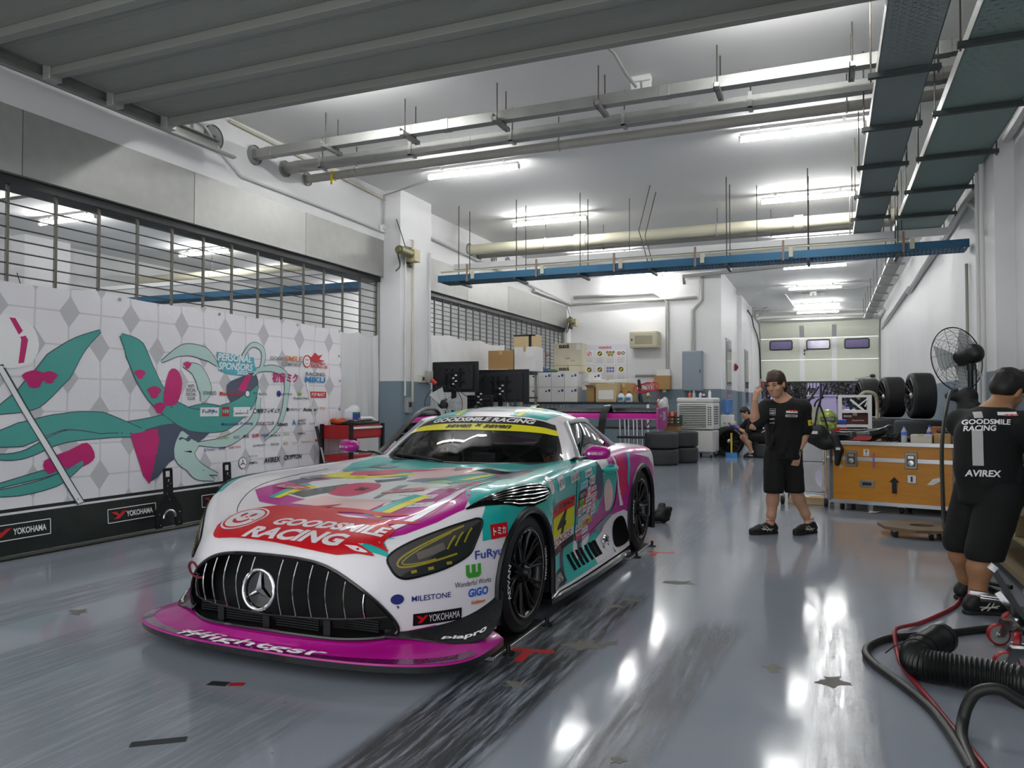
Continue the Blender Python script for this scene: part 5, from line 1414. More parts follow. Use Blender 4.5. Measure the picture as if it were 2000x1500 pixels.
for t, y, w in (('PERSONAL SPONSORS', .05, .36), ('Cup 2025', -.1, .22)):
    V2, F2 = text2d(t, .07, .02, .2, w=w); mb = MB(); project(mb, V2, F2, frame((0, 2.8 + y, 1.2), 0, 90), .003, 0, .03, ROOF_BVH); mb.build('lettering', TEAL, CAR)
for s in (1, -1):
    V2, F2 = text2d('NITRO PLUS', .017, .01, 0, w=.075); mb = MB(); mm_ = bpy.data.objects['mirror' if s > 0 else 'mirror.001'].data
    mbv = BVHTree.FromPolygons([v.co.copy() for v in mm_.vertices], [tuple(p.vertices) for p in mm_.polygons])
    project(mb, V2, F2, frame((s * 1.065, 2.1, .942), 25 * s), .002, 0, .03, mbv); 
    project(mb, [(-.052 + .0095 * math.cos(a), .0095 * math.sin(a), 0) for a in [k * PI / 7 for k in range(14)]], [tuple(range(14))], frame((s * 1.065, 2.1, .942), 25 * s), .002, 0, .03, mbv)
    mb.build('lettering', INKW, bpy.data.objects['mirror' if s > 0 else 'mirror.001'])

# --- the flat wheel plates the car stands on
for i, (s, y, nm) in enumerate(((1, .98, 'front left'), (-1, .98, 'front right'), (1, 3.65, 'rear left'), (-1, 3.65, 'rear right'))):
    c, sn = math.cos(math.radians(-1)), math.sin(math.radians(-1)); x = s * .84
    t = thing('wheel_plate', 'flat steel set-up plate under the %s wheel of the race car' % nm, 'plate', (-2.59 + x * c - y * sn, 3.02 + x * sn + y * c, 0), math.radians(-1), 'set-up plates under the wheels')
    MB().bb((-.19, -.42, .006), (.17, .30, .018)).build('plate', M('plate_dark', '#3a3b3c', .5, .5), t, .003); MB().bb((-.19, -.435, .0), (.18, -.42, .022)).bb((.17, -.42, .0), (.185, .30, .022)).build('edge', ALU, t, .003)
    for yy in (-.30, .26):
        MB().cyl((.20, yy, 0), (.20, yy, .012), .035, 14).cyl((.20, yy, .012), (.20, yy, .05), .012, 8).build('foot', BLACKP, t)
# ================================================================== sponsor banner
BX = -6.43
def bw(y, z):
    t = max(0, min(1, z / 2.3))
    return BX + .012 * math.sin(y * 2.1 + z) * t + .010 * math.sin(y * 5.3 - z * 2.2) * t + .006 * math.sin(z * 9 + y * 1.3) + .03 * (1 - t) ** 3
def btop(y): return 2.36 - .045 * abs(math.sin((y - 1.2) * PI / 1.36)) ** .8
def banner_mat():
    q = NT('banner_cloth'); co = q.coord(); s = q.n('SeparateXYZ'); q.l(co, s.inputs[0])
    p = .66
    a = q.math('DIVIDE', s.outputs[1], p); b = q.math('DIVIDE', s.outputs[2], p * .92)
    def cell(u): return q.math('ABSOLUTE', q.math('SUBTRACT', q.math('FRACT', u), .5))
    a1, b1 = cell(a), cell(b); a2, b2 = cell(q.math('ADD', a, .5)), cell(q.math('ADD', b, .5))
    d1 = q.math('ADD', q.math('MULTIPLY', a1, 1.5), b1); d2 = q.math('ADD', q.math('MULTIPLY', a2, 1.5), b2)
    dia = q.math('MAXIMUM', q.math('LESS_THAN', d1, .24), q.math('LESS_THAN', d2, .24))
    ln = q.math('MAXIMUM', q.math('MULTIPLY', q.math('LESS_THAN', a1, .013), 1), q.math('LESS_THAN', a2, .013))
    lh = q.math('MAXIMUM', q.math('LESS_THAN', b1, .012), q.math('LESS_THAN', b2, .012))
    c = q.mix(q.math('MAXIMUM', ln, lh), lin('#eceaee'), lin('#d3d2d6')); c = q.mix(dia, c, lin('#c3c2c6'))
    band = q.math('LESS_THAN', s.outputs[2], .395); c = q.mix(band, c, lin('#151b19'))
    wl_ = q.math('MULTIPLY', q.math('LESS_THAN', s.outputs[2], .365), q.math('GREATER_THAN', s.outputs[2], .345)); c = q.mix(wl_, c, lin('#e4e4e6'))
    q.l(c, q.p.inputs['Base Color']); q.p.inputs['Roughness'].default_value = .55
    q.bump(q.noise(2.2, 4, co, .6), .35, .05); return q.m
BM = [banner_mat(), M('bn_teal', '#4aa198', .55, var=0), M('bn_pale_teal', '#b9d6cf', .55, var=0), M('bn_navy', '#4a5468', .55, var=0), M('bn_magenta', '#c2186f', .55, var=0), INKW, INK,
      M('bn_orange', '#d8731f', .55, var=0), M('bn_blue', '#1d86c4', .55, var=0), INKR, M('bn_grey', '#77777c', .55, var=0), M('bn_navyink', '#27368f', .55, var=0), M('bn_lime', '#7fae2c', .55, var=0), M('bn_sky', '#4bb2c4', .55, var=0), M('bn_gold', '#c79a3a', .55, var=0), M('bn_line', '#3c4650', .55, var=0)]
bn = MB(); Rg = []
for j in range(25): Rg.append([(bw(y, btop(y) * j / 24 + .004), y, btop(y) * j / 24 + .004) for y in [1.2 + (9.18 - 1.2) * i / 150 for i in range(151)]])
bn.grid(Rg, 0)
def bprint(P2, F2, m, eps, g=.12):
    V2, F2 = bisect2d(P2, F2, g); bn.add([(bw(v[0], v[1]) + eps, v[0], v[1]) for v in V2], F2, m)
def bpoly(P, m, eps=.004, n=0):
    if n: P = [tuple(q) for q in catmull(P, n, True)]
    bprint([(a, b, 0) for a, b in P], [tuple(range(len(P)))], m, eps)
def ribbon(P, W, m, eps=.004, line=True):
    Q = catmull(P, 6); W = np.interp(np.linspace(0, 1, len(Q)), np.linspace(0, 1, len(W)), W); L1, L2, E1_, E2_ = [], [], [], []
    for i in range(len(Q)):
        t = Q[min(i + 1, len(Q) - 1)] - Q[max(i - 1, 0)]; t = t / max(np.linalg.norm(t), 1e-6); nn = np.array((-t[1], t[0]))
        L1.append(Q[i] + nn * W[i] / 2); L2.append(Q[i] - nn * W[i] / 2); E1_.append(Q[i] + nn * (W[i] / 2 + .008)); E2_.append(Q[i] - nn * (W[i] / 2 + .008))
    for A, B, mm_, e in ((E1_, E2_, 15, eps - .0008), (L1, L2, m, eps)):
        if mm_ == 15 and not line: continue
        V2 = [(a[0], a[1], 0) for a in A] + [(b[0], b[1], 0) for b in B]; n = len(A)
        bprint(V2, [(i, i + 1, n + i + 1, n + i) for i in range(n - 1)], mm_, e)
# abstract flowing ribbons in the banner's colours
ribbon([(4.1, .86), (4.5, .84), (4.9, .98), (5.4, 1.02), (6.0, 1.06), (6.6, 1.2), (7.1, 1.18)], [.02, .06, .1, .12, .2, .16, .02], 1)
ribbon([(4.3, 1.22), (4.6, 1.36), (4.85, 1.62), (5.05, 1.82), (5.28, 1.98)], [.05, .26, .3, .16, .02], 1, .005); ribbon([(4.1, .96), (4.5, 1.02), (4.9, 1.12), (5.3, 1.10), (5.8, 1.0)], [.05, .2, .14, .2, .03], 1, .005)
ribbon([(5.5, 1.96), (5.66, 1.82), (5.8, 1.56), (5.98, 1.34), (6.3, 1.16), (6.7, 1.18)], [.03, .24, .26, .22, .2, .04], 1, .005); ribbon([(5.95, 1.25), (6.4, 1.1), (6.9, 1.12), (7.3, 1.3), (7.5, 1.5)], [.05, .22, .3, .2, .02], 1, .0055)
ribbon([(6.0, 1.72), (6.3, 1.86), (6.6, 1.84), (6.8, 1.72)], [.02, .12, .14, .03], 2, .005); ribbon([(6.3, 1.7), (6.5, 1.64), (6.6, 1.45), (6.56, 1.3)], [.03, .16, .2, .05], 2, .005)
ribbon([(7.1, 1.72), (7.35, 1.98), (7.56, 1.94), (7.55, 1.74), (7.4, 1.62)], [.02, .05, .07, .05, .02], 2, .006); ribbon([(7.3, 1.66), (7.75, 1.72), (8.0, 1.6), (7.98, 1.3), (7.84, 1.0), (7.6, .84)], [.03, .08, .1, .08, .07, .02], 2, .0055)
ribbon([(7.5, 1.36), (7.42, 1.1), (7.2, .94), (6.9, .84), (6.5, .84)], [.06, .12, .12, .12, .03], 2, .0055); ribbon([(6.4, .92), (6.3, .74), (6.5, .58), (6.8, .48)], [.3, .26, .12, .02], 2, .005); ribbon([(6.35, .7), (6.5, .52), (6.75, .42)], [.2, .14, .02], 2, .0055)
ribbon([(4.1, .56), (4.7, .66), (5.1, .72)], [.02, .06, .02], 1); ribbon([(5.1, .74), (4.85, .6), (4.5, .54), (4.1, .54)], [.04, .1, .08, .02], 1, .005)
bpoly([(5.72, 1.0), (6.0, 1.06), (6.5, 1.1), (6.9, 1.1), (6.6, .9), (6.36, .78), (6.1, .66), (5.96, .52), (5.86, .48), (5.8, .7)], 3, .0045); bpoly([(5.62, .98), (5.96, 1.03), (5.98, .9), (5.86, .46), (5.78, .55), (5.68, .8)], 4, .005)
bpoly([(4.72, .78), (4.96, .86), (5.14, .92), (5.22, .78), (5.1, .70), (4.9, .70), (4.76, .66)], 4, .005, 3); bpoly([(7.12, 1.44), (7.3, 1.64), (7.38, 1.62), (7.26, 1.42)], 4, .006)
bpoly([(6.95, 1.5), (7.2, 1.6), (7.42, 1.66), (7.5, 1.5), (7.3, 1.3), (7.0, 1.3)], 3, .0045, 3); bpoly([(6.02, 1.3), (6.1, 1.62), (6.22, 1.64), (6.28, 1.5), (6.2, 1.28)], 4, .006, 3)
for y, z, r in ((4.62, 1.5, .10), (4.76, 1.52, .07), (5.9, 1.4, .08), (5.98, 1.24, .07), (6.36, 1.7, .05), (5.72, 1.58, .06)): bpoly([(y + r * math.cos(a) * (1 + .3 * math.sin(3 * a)), z + r * .8 * math.sin(a)) for a in [k * PI / 8 for k in range(16)]], 4, .0062)
bpoly([(4.28, 1.60), (4.34, 1.62), (5.12, .37), (5.04, .35)], 15, .0058); bpoly([(4.29, 1.59), (4.33, 1.605), (5.105, .375), (5.05, .36)], 5, .0064)
bpoly([(4.2, 1.78), (4.34, 2.04), (4.58, 1.98), (4.66, 1.8), (4.56, 1.62), (4.3, 1.6)], 5, .0058, 3); bpoly([(4.40, 2.02), (4.45, 2.02), (4.56, 1.84), (4.52, 1.64), (4.47, 1.63), (4.5, 1.84)], 4, .0064)
# print of the sponsor wall: text, y, z, height, width, colour
BC = dict(W=5, T=13, G=10, O=7, M=4, R=9, D=10, B=8, K=6, P=5, N=11, V=11, L=12, Y=14)
bpoly([(6.78, 1.87), (7.4, 1.84), (7.42, 1.76), (7.46, 1.68), (7.3, 1.65), (7.36, 1.61), (7.0, 1.62), (6.82, 1.66)], 13, .006)
for c, r in (((8.67, 1.40), (.17, .04)), ((6.92, 1.19), (.06, .055))): bpoly([(c[0] - r[0], c[1] - r[1]), (c[0] + r[0], c[1] - r[1]), (c[0] + r[0], c[1] + r[1]), (c[0] - r[0], c[1] + r[1])], 9, .006)
bpoly([(6.53, 1.24), (6.81, 1.24), (6.81, 1.14), (6.53, 1.14)], 5, .006); bpoly([(7.05, 1.24), (7.34, 1.24), (7.34, 1.13), (7.05, 1.13)], 5, .006)
for t, y, z, h, w, c in [('PERSONAL', 7.08, 1.815, .085, .57, 'W'), ('SPONSORS', 7.10, 1.715, .085, .58, 'W'), ('2025', 7.21, 1.648, .045, .19, 'W'), ('GOOD', 7.83, 1.85, .045, .27, 'G'), ('SMILE', 8.13, 1.86, .07, .32, 'O'), ('COMPANY', 8.09, 1.785, .05, .38, 'G'), ('初音ミク', 7.98, 1.61, .13, .48, 'M'),
    ('GOODSMILE', 8.65, 1.825, .035, .34, 'R'), ('RACING US', 8.67, 1.782, .042, .38, 'R'), ('RACING', 8.59, 1.675, .05, .42, 'D'), ('MIKU', 8.59, 1.60, .078, .44, 'B'), ('SONODO', 6.67, 1.40, .045, .2, 'D'), ('Max Factory', 7.01, 1.39, .06, .37, 'R'), ('アズールレーン', 7.52, 1.40, .045, .24, 'K'), ('MILESTONE', 7.98, 1.40, .026, .26, 'K'),
    ('Wonderful Works', 8.30, 1.35, .032, .33, 'K'), ('POP MART', 8.67, 1.40, .05, .28, 'P'), ('FuRyu', 6.67, 1.19, .055, .22, 'N'), ('トミカ', 6.92, 1.19, .045, .09, 'P'), ('MIMEYOI', 7.19, 1.165, .022, .22, 'G'), ('東京フィギュア', 7.66, 1.19, .058, .42, 'K'), ('NITRO PLUS', 8.15, 1.20, .026, .24, 'K'), ('Answer', 8.49, 1.20, .05, .3, 'K'), ('プラモ', 8.75, 1.21, .05, .11, 'O'),
    ('Matsushita Printing', 7.12, 1.04, .045, .53, 'V'), ('DIGI', 7.51, 1.035, .04, .12, 'K'), ('CLUB', 7.70, 1.035, .04, .12, 'K'), ('C', 7.605, 1.035, .045, .035, 'M'), ('Schwarz', 7.92, 1.02, .05, .2, 'K'), ('ANEST', 8.31, 1.055, .03, .17, 'K'), ('IWATA', 8.31, 1.015, .026, .17, 'K'), ('ALTAIR', 8.53, 1.01, .022, .12, 'B'), ('A', 8.15, 1.035, .07, .08, 'B'),
    ('COLLABO', 6.88, .89, .032, .19, 'L'), ('WAVE', 7.11, .885, .035, .1, 'D'), ('東和', 7.27, .89, .04, .1, 'K'), ('合同', 7.43, .89, .045, .12, 'R'), ('FORESTA', 7.60, .89, .03, .14, 'N'), ('宮田自動車工業', 7.79, .88, .028, .19, 'K'), ('GOLFA', 8.0, .89, .034, .12, 'L'), ('owners', 8.31, .885, .025, .15, 'K'), ('@Techsys', 6.67, .765, .036, .17, 'V'), ('KWE', 6.87, .77, .036, .1, 'N'), ('HOBBY STOCK', 7.08, .77, .026, .2, 'R'),
    ('@AMNIBUS', 7.50, .77, .03, .22, 'G'), ('RACHU', 7.79, .77, .028, .15, 'K'), ('合計印', 7.99, .77, .04, .09, 'Y'), ('ゴールド', 8.18, .77, .03, .11, 'Y'), ('OpenDrive', 8.43, .77, .03, .25, 'Y'), ('Mazda', 8.67, .78, .04, .15, 'R'), ('AVIREX', 7.72, .58, .065, .31, 'K'), ('CRYPTON', 8.13, .59, .06, .36, 'K'), ('Customer Racing', 7.37, .65, .022, .17, 'G'), ('AMG', 7.37, .57, .03, .15, 'K'),
    ('ANTI', 6.4, 1.475, .035, .09, 'K'), ('SOCIAL', 6.4, 1.43, .035, .14, 'K'), ('SOCIAL', 6.4, 1.385, .035, .14, 'K'), ('CLUB', 6.4, 1.34, .035, .10, 'K'), ('YOKOHAMA', 4.58, .2, .055, .30, 'W'), ('YOKOHAMA', 5.73, .2, .055, .32, 'W'), ('YOKOHAMA', 6.92, .2, .055, .32, 'W')]:
    V2, F2 = text2d(t, h, .03 if c in 'WRKBDM' and h > .04 else .01, .18 if t in ('PERSONAL', 'SPONSORS', 'AVIREX', 'CRYPTON', 'GOODSMILE', 'RACING US') else 0, w=w); bprint([(a + y, b + z, 0) for a, b, _ in V2], F2, BC[c], .0075, .2)
for y in (4.50, 5.66, 6.86):
    for o, d in (((-.27, .27), (.06, .06)),):
        Q = [(y - .30, .135), (y + .27, .135), (y + .27, .265), (y - .30, .265)]
        for i in range(4):
            a, b = np.array(Q[i]), np.array(Q[(i + 1) % 4]); t = (b - a) / np.linalg.norm(b - a); n = np.array((-t[1], t[0])) * .004
            bpoly([tuple(a + n), tuple(a - n), tuple(b - n), tuple(b + n)], 5, .006)
    bpoly([(y - .27, .235), (y - .2, .235), (y - .17, .205), (y - .13, .235), (y - .08, .235), (y - .17, .165), (y - .24, .165), (y - .19, .195)], 9, .0065)
def circ(y, z, r, n=24): return [(y + r * math.cos(2 * PI * k / n), z + r * math.sin(2 * PI * k / n)) for k in range(n)]
bpoly(circ(8.40, 1.84, .085), 9, .006); bpoly(circ(8.40, 1.84, .07), 5, .0066); bpoly(circ(8.378, 1.86, .012, 10), 9, .0072); bpoly(circ(8.422, 1.86, .012, 10), 9, .0072); bpoly([(8.36, 1.825), (8.40, 1.80), (8.44, 1.825), (8.40, 1.812)], 9, .0072)
bpoly([(8.42, 1.93), (8.5, 1.90), (8.58, 1.97), (8.66, 1.93), (8.76, 1.95), (8.68, 1.88), (8.8, 1.87), (8.7, 1.845), (8.5, 1.85)], 9, .0058, 2)
bpoly(circ(7.86, 1.405, .04), 11, .006); bpoly(circ(7.20, .58, .07), 6, .006); bpoly(circ(7.20, .58, .063), 5, .0066)
for k in range(3):
    a = PI / 2 + k * 2 * PI / 3; bpoly([(7.2 + .062 * math.cos(a), .58 + .062 * math.sin(a)), (7.2 + .012 * math.cos(a + 1), .58 + .012 * math.sin(a + 1)), (7.2 + .012 * math.cos(a - 1), .58 + .012 * math.sin(a - 1))], 6, .0072)
bpoly(circ(7.30, 1.40, .05, 6), 6, .006); bpoly(circ(7.30, 1.40, .038, 6), 5, .0066); bpoly(circ(7.42, 1.19, .03), 6, .006); bpoly(circ(7.42, 1.19, .02), 5, .0066); bpoly(circ(8.02, 1.205, .024), 6, .006)
bpoly([(8.22, 1.42), (8.24, 1.38), (8.30, 1.38), (8.32, 1.42), (8.30, 1.42), (8.285, 1.395), (8.275, 1.42), (8.265, 1.42), (8.255, 1.395), (8.24, 1.42)], 12, .006)
o = bn.build('sponsor_banner', BM, smooth=60); tag(o, 'long white sponsor banner with grey diamonds hung on the mesh shutter', 'banner')
gm = MB()
for y in [1.4 + 1.36 * k for k in range(6)] + [9.14]: gm.ring((0, 0, 0), .014, .004, 12, 6, X=TR(bw(y, 2.3) + .006, y, btop(y) - .03, 0, PI / 2, 0))
for z in (1.95, 1.6, 1.2): gm.ring((0, 0, 0), .014, .004, 12, 6, X=TR(bw(9.14, z) + .006, 9.14, z, 0, PI / 2, 0))
gm.build('eyelets', GALV, o)
tag(MB().tube(catmull([(-6.28, 1.5, .02), (-6.22, 4.3, .02), (-6.2, 5.4, .02), (-6.17, 6.2, .02), (-6.25, 7.4, .02)], 8), .018, 8).build('cable', M('cable_olive', '#2a2c1c', .5)), 'black and yellow cable lying along the foot of the banner', 'cable')

# steel stands leaning at the banner
def jig(label, y, proto=[None]):
    if proto[0]: return dup(proto[0], (-6.27, y, 0), label=label)
    t = thing('jig_stand', label, 'stand', (-6.27, y, 0))
    out = [(-.045, .62), (.045, .62), (.055, .60), (.055, .36), (.15, .22), (.17, .18), (.17, .02), (.14, .0), (.10, .0), (.085, .04), (.085, .13), (.055, .165), (.02, .175), (-.02, .175), (-.055, .165), (-.085, .13), (-.085, .04), (-.10, .0), (-.14, .0), (-.17, .02), (-.17, .18), (-.15, .22), (-.055, .36), (-.055, .60)]
    bm_ = bmesh.new(); fo = [bm_.verts.new((0, a, b)) for a, b in out]; hole = [bm_.verts.new((0, a, b)) for a, b in ((-.035, .53), (.035, .53), (.035, .59), (-.035, .59))]
    ed = [bm_.edges.new((fo[i], fo[(i + 1) % len(fo)])) for i in range(len(fo))] + [bm_.edges.new((hole[i], hole[(i + 1) % 4])) for i in range(4)]
    bmesh.ops.triangle_fill(bm_, edges=ed, use_beauty=True); me = bpy.data.meshes.new('plate'); bm_.to_mesh(me); bm_.free(); me.materials.append(BLACKM)
    p = bpy.data.objects.new('plate', me); COL.objects.link(p); p.parent = t; s = p.modifiers.new('thick', 'SOLIDIFY'); s.thickness = .02; s.offset = 0; p.rotation_euler = (0, -.05, 0)
    MB().tube([(.012, .075 * math.cos(a), .115 + .075 * math.sin(a)) for a in [PI * k / 12 for k in range(13)]], .012, 8).build('collar', STEEL, p)
    b = MB()
    for a, c in ((-.12, .05), (.12, .05), (-.13, .16), (.13, .16), (-.02, .44), (.02, .46), (0, .30), (-.03, .36)): b.cyl((.01, a, c), (.016, a, c), .008, 8)
    b.build('bolts', STEEL, p); MB().text('F', TR(.0115, 0, .49, PI / 2, 0, PI / 2), size=.03).build('lettering', INKW, p)
    proto[0] = t; return t
jig('black steel jig stand with handle hole, nearer one in front of the banner', 5.98); jig('black steel jig stand with handle hole, farther one half hidden by the car', 6.82)
t = thing('steel_pole', 'thin steel pole leaning against the right end of the banner', 'pole', (-6.1, 8.56, 0))
MB().cyl((0, 0, 0), (-.27, -.22, 1.56), .014, 10).build('tube', STEEL, t); MB().cyl((-.17, -.14, .98), (-.122, -.10, .70), .022, 10).build('collar', BLACKP, t)

# red tool cart
t = thing('tool_cart', 'red tool cart with black posts by the end of the banner', 'cart', (-6.135, 9.07, 0))
for x in (-.235, .235):
    for y in (-.39, .39): MB().bb((x - .02, y - .025, .08), (x + .02, y + .025, 1.0)).build('post', BLACKM, t)
MB().bb((-.23, -.38, .80), (.225, .38, .985)).build('top_tray', RED, t, .004); MB().bb((-.23, -.38, .50), (.225, .38, .58)).build('middle_shelf', RED, t, .004); MB().bb((-.23, -.38, .14), (.225, .38, .22)).build('bottom_shelf', RED, t, .004)
dw = MB().bb((.226, -.36, .82), (.236, .36, .93)).build('drawer', RED, t, .003); MB().bb((.237, -.36, .935), (.25, .36, .965)).build('drawer_handle', WHITEP, dw)
for x in (-.2, .2):
    for y in (-.36, .36): MB().cyl((x, y - .015, .04), (x, y + .015, .04), .04, 14).build('castor', RUBBER, t)
def junk(name, label, cat, c, P, h=.012, mat=None, group=None):
    s = SDF()
    for a in P: s.ell(a[:3], a[3:6], .02) if len(a) == 6 else s.cap(a[:3], a[3:6], a[6], a[6], .015)
    t = thing(name, label, cat, c, group=group); s.build('body', mat, t, h); return t
junk('work_gloves', 'black and orange work gloves on the left of the red tool cart', 'gloves', (-6.2, 8.82, 1.0), [(0, 0, .03, .09, .10, .035), (.03, .05, .05, .05, .06, .03), (-.04, -.06, .05, .05, .05, .03)], mat=M('glove_orange', '#b34a1e', .8, var=.5, scale=18))
t = thing('tool_tray', 'black tray of hand tools on top of the red tool cart', 'tray', (-6.12, 9.1, .99)); MB().bb((-.2, -.3, 0), (.2, .32, .04)).build('tray', BLACKP, t, .01)
for k in range(9): MB().cyl((-.12 + .03 * k, -.2 + .03 * (k % 3), .05), (-.14 + .035 * k, .2 - .04 * (k % 4), .055), .010, 8).build('tool', STEEL if k % 2 else BLACKM, t)
tb_ = thing('tissue_pack', 'blue and white plastic pack behind the tools on the red cart', 'pack', (-6.24, 9.2, 1.03)); SDF().box((0, 0, .09), (.16, .24, .17), .05, .02).ell((0, .05, .18), (.07, .08, .05), .05).build('pack', M('pack_white', '#dcdce6', .3, var=.1), tb_)
MB().bb((.079, -.10, .03), (.084, .08, .11)).build('print', INKB, tb_); MB().bb((.079, -.10, .11), (.084, .08, .13)).build('print', INKG, tb_)
t = thing('air_gun', 'white air gun lying at the right of the tools on the red cart', 'tool', (-6.05, 9.28, 1.04)); SDF().cap((0, -.12, .03), (0, .12, .03), .025).cap((0, .08, .03), (.03, .17, .0), .02).build('body', WHITEP, t); MB().cyl((0, -.2, .03), (0, -.12, .03), .008, 8).build('nozzle', STEEL, t)
t = thing('oil_bottle', 'small red capped bottle on the middle shelf of the red cart', 'bottle', (-6.05, 9.02, .58)); MB().lathe([(0, 0), (.035, 0), (.035, .10), (.012, .13), (.012, .15), (0, .15)], 14).build('bottle', WHITEP, t); MB().cyl((0, 0, .15), (0, 0, .17), .014, 10).build('cap', RED, t)

# column fittings
t = thing('switch_box', 'grey switch box on the grey part of the column', 'switch', (-6.2, 10.62, 1.25)); MB().bb((0, -.05, -.12), (.07, .09, .12)).build('box', GALV, t, .006); MB().bb((.07, -.02, -.03), (.085, .05, .05)).build('switch', DARKG, t, .004)
t = thing('socket_box', 'cream power socket on the column above the grey paint', 'socket', (-6.2, 11.1, 1.68)); MB().bb((0, -.07, -.06), (.05, .07, .06)).build('box', CREAM, t, .006); MB().bb((.05, -.02, -.03), (.055, .04, .03)).build('outlet', DARKG, t)
t = thing('socket_box', 'grey power socket with red plug at the column edge beside the screens', 'socket', (-6.2, 11.32, 1.72)); MB().bb((0, -.07, -.1), (.08, .07, .1)).build('box', GALV, t, .006); MB().cyl((.08, 0, -.05), (.16, .02, -.12), .035, 12).build('plug', M('plug_red', '#c23418', .5), t); MB().tube(catmull([(.14, .02, -.1), (.18, .1, -.4), (.1, .12, -.9), (.12, .1, -1.7)], 6), .014, 6).build('cable', BLACKP, t)

# black wire fan behind the car
def wire_fan(t, R, depth, m, rings=9, spokes=10):
    g = MB()
    for sgn in (-1, 1):
        for k in range(1, rings + 1):
            r = R * k / rings; z = sgn * depth * math.sqrt(max(0, 1 - (r / R) ** 2)) * .9 + 0
            g.tube([(r * math.cos(a), r * math.sin(a), z) for a in [2 * PI * i / 32 for i in range(32)]], .0013, 4, closed=True)
        for k in range(spokes):
            a = 2 * PI * k / spokes
            g.tube([(R * u * math.cos(a + .5 * (1 - u)), R * u * math.sin(a + .5 * (1 - u)), sgn * depth * .9 * math.sqrt(max(0, 1 - u * u))) for u in (.12, .3, .5, .7, .85, .95, 1)], .0018, 4)
    g.ring((0, 0, 0), R, .006, 40, 6); c = g.build('guard', m, t)
    b = MB()
    for k in range(3):
        a = 2 * PI * k / 3; b.grid([[Matrix.Rotation(a, 4, 'Z') @ Vector((u * R * .85, w * R * (.16 + .26 * u), -.02 + w * .03)) for w in (-1, -.4, .4, 1)] for u in (.15, .4, .7, 1)])
    bl = b.build('blades', M('fan_blade', '#c3c7c7', .4), t); MB().cyl((0, 0, -.05), (0, 0, .05), .045, 16).build('hub', BLACKP, t)
    return c
def aim(t, n):
    n = Vector(n).normalized(); return n.to_track_quat('Z', 'Y').to_euler()
def floor_fan(label, loc, n, h, R, motor_side=-1):
    t = thing('pedestal_fan', label, 'fan', (loc[0], loc[1], 0)); hd = bpy.data.objects.new('fan_head', None)
    q = Matrix.Translation((0, 0, h)) @ Vector(n).normalized().to_track_quat('Z', 'Y').to_matrix().to_4x4()
    tmp = MB()
    before = set(bpy.data.objects)
    wire_fan(t, R, .09, M('fan_wire', '#25282a', .4, .5))
    SDF().cap((0, 0, -.06), (0, 0, -.22), .085, .075, .02).ell((0, .03, -.20), (.08, .09, .10), .03).build('motor', BLACKP, t, .012)
    for o in set(bpy.data.objects) - before: o.matrix_basis = q
    bpy.data.objects.remove(hd)
    back = q @ Vector((0, 0, -.16))
    MB().cyl((back.x, back.y, .03), (back.x, back.y, back.z - .07), .026, 12).build('pole', BLACKM, t); MB().lathe([(0, 0), (.26, 0), (.25, .03), (.04, .05), (0, .05)], 28, X=TR(back.x, back.y, 0)).build('base', BLACKM, t)
    MB().cyl((back.x, back.y, back.z - .14), (back.x, back.y, back.z - .05), .035, 12).build('neck', BLACKP, t); MB().tube(catmull([(back.x, back.y, back.z - .05), (back.x + .05, back.y, back.z - .2), (back.x + .02, back.y + .02, .3), (back.x + .2, back.y, .02)], 5), .008, 6).build('cable', BLACKP, t)
    return t
floor_fan('black wire cage fan behind the car roof, in front of the screens', (-5.72, 11.0), (.5, -.86, .0), 1.26, .30)

# big screens seen from behind
def screen(label, x0, x1, y, z0, z1, cat='screen', bs=.2):
    t = thing('flat_screen', label, cat, ((x0 + x1) / 2, y, 0)); w, h = (x1 - x0) / 2, (z1 - z0)
    MB().bb((-w, .0, z0), (w, .035, z1)).build('panel', M('screen_black', '#17181b', .4, var=.05), t, .008); MB().bb((-w * .8, -.03, z0 + .04), (w * .8, 0, z1 - .06)).build('back_cover', M('screen_back', '#1b1d22', .5, var=.05), t, .01)
    b = MB()
    for x in (-.16, -.06, .10): b.bb((x, -.06, z0 + .08), (x + .03, -.03, z1 - .12))
    for z in (z0 + h * .32, z0 + h * .6): b.bb((-.2, -.055, z), (.2, -.03, z + .03))
    b.build('wall_bracket', BLACKM, t); c = MB()
    for s in (-1, 1): c.bar((s * w * .75, -.032, z1 - .08 - .14), (s * w * .55, -.032, z1 - .08), .012)
    c.build('brace', BLACKP, t); p = MB().bb((-.04, -.06, .05), (.04, -.02, z0 + h * .5)).build('stand_post', BLACKM, t)
    MB().bb((-bs, -bs, 0), (bs, bs * .8, .05)).build('stand_base', BLACKM, t, .01)
    l = MB(); 
    for k in range(4): l.bb((-.02 + .05 * (k % 2), -.064, z0 + .13 + .05 * k), (.02 + .05 * (k % 2), -.06, z0 + .155 + .05 * k))
    l.build('labels', PAPER, t)
    MB().tube(catmull([(-.12, -.06, z1 - .2), (0, -.08, z0 + .2), (.1, -.09, z0 + .05), (.3, -.08, z0 - .1)], 5), .006, 6).build('cable', BLACKP, t)
    return t
screen('large black flat screen seen from behind, left one behind the car roof', -6.44, -5.55, 11.95, 1.47, 2.0); screen('large black flat screen seen from behind, right one with white boxes beside it', -5.93, -4.88, 12.62, 1.30, 1.88)
screen('small low black screen between the black fan and the right screen', -5.92, -5.42, 12.28, 1.15, 1.42, bs=.1)
t = thing('whiteboard', 'white board standing behind the left flat screen', 'board', (-5.95, 12.9, 0)); MB().bb((-.55, 0, .5), (.55, .03, 1.9)).build('panel', WHITEP, t, .005); MB().bar((-.5, .015, 0), (-.5, .015, .5), .04).bar((.5, .015, 0), (.5, .015, .5), .04).build('leg', ALU, t)

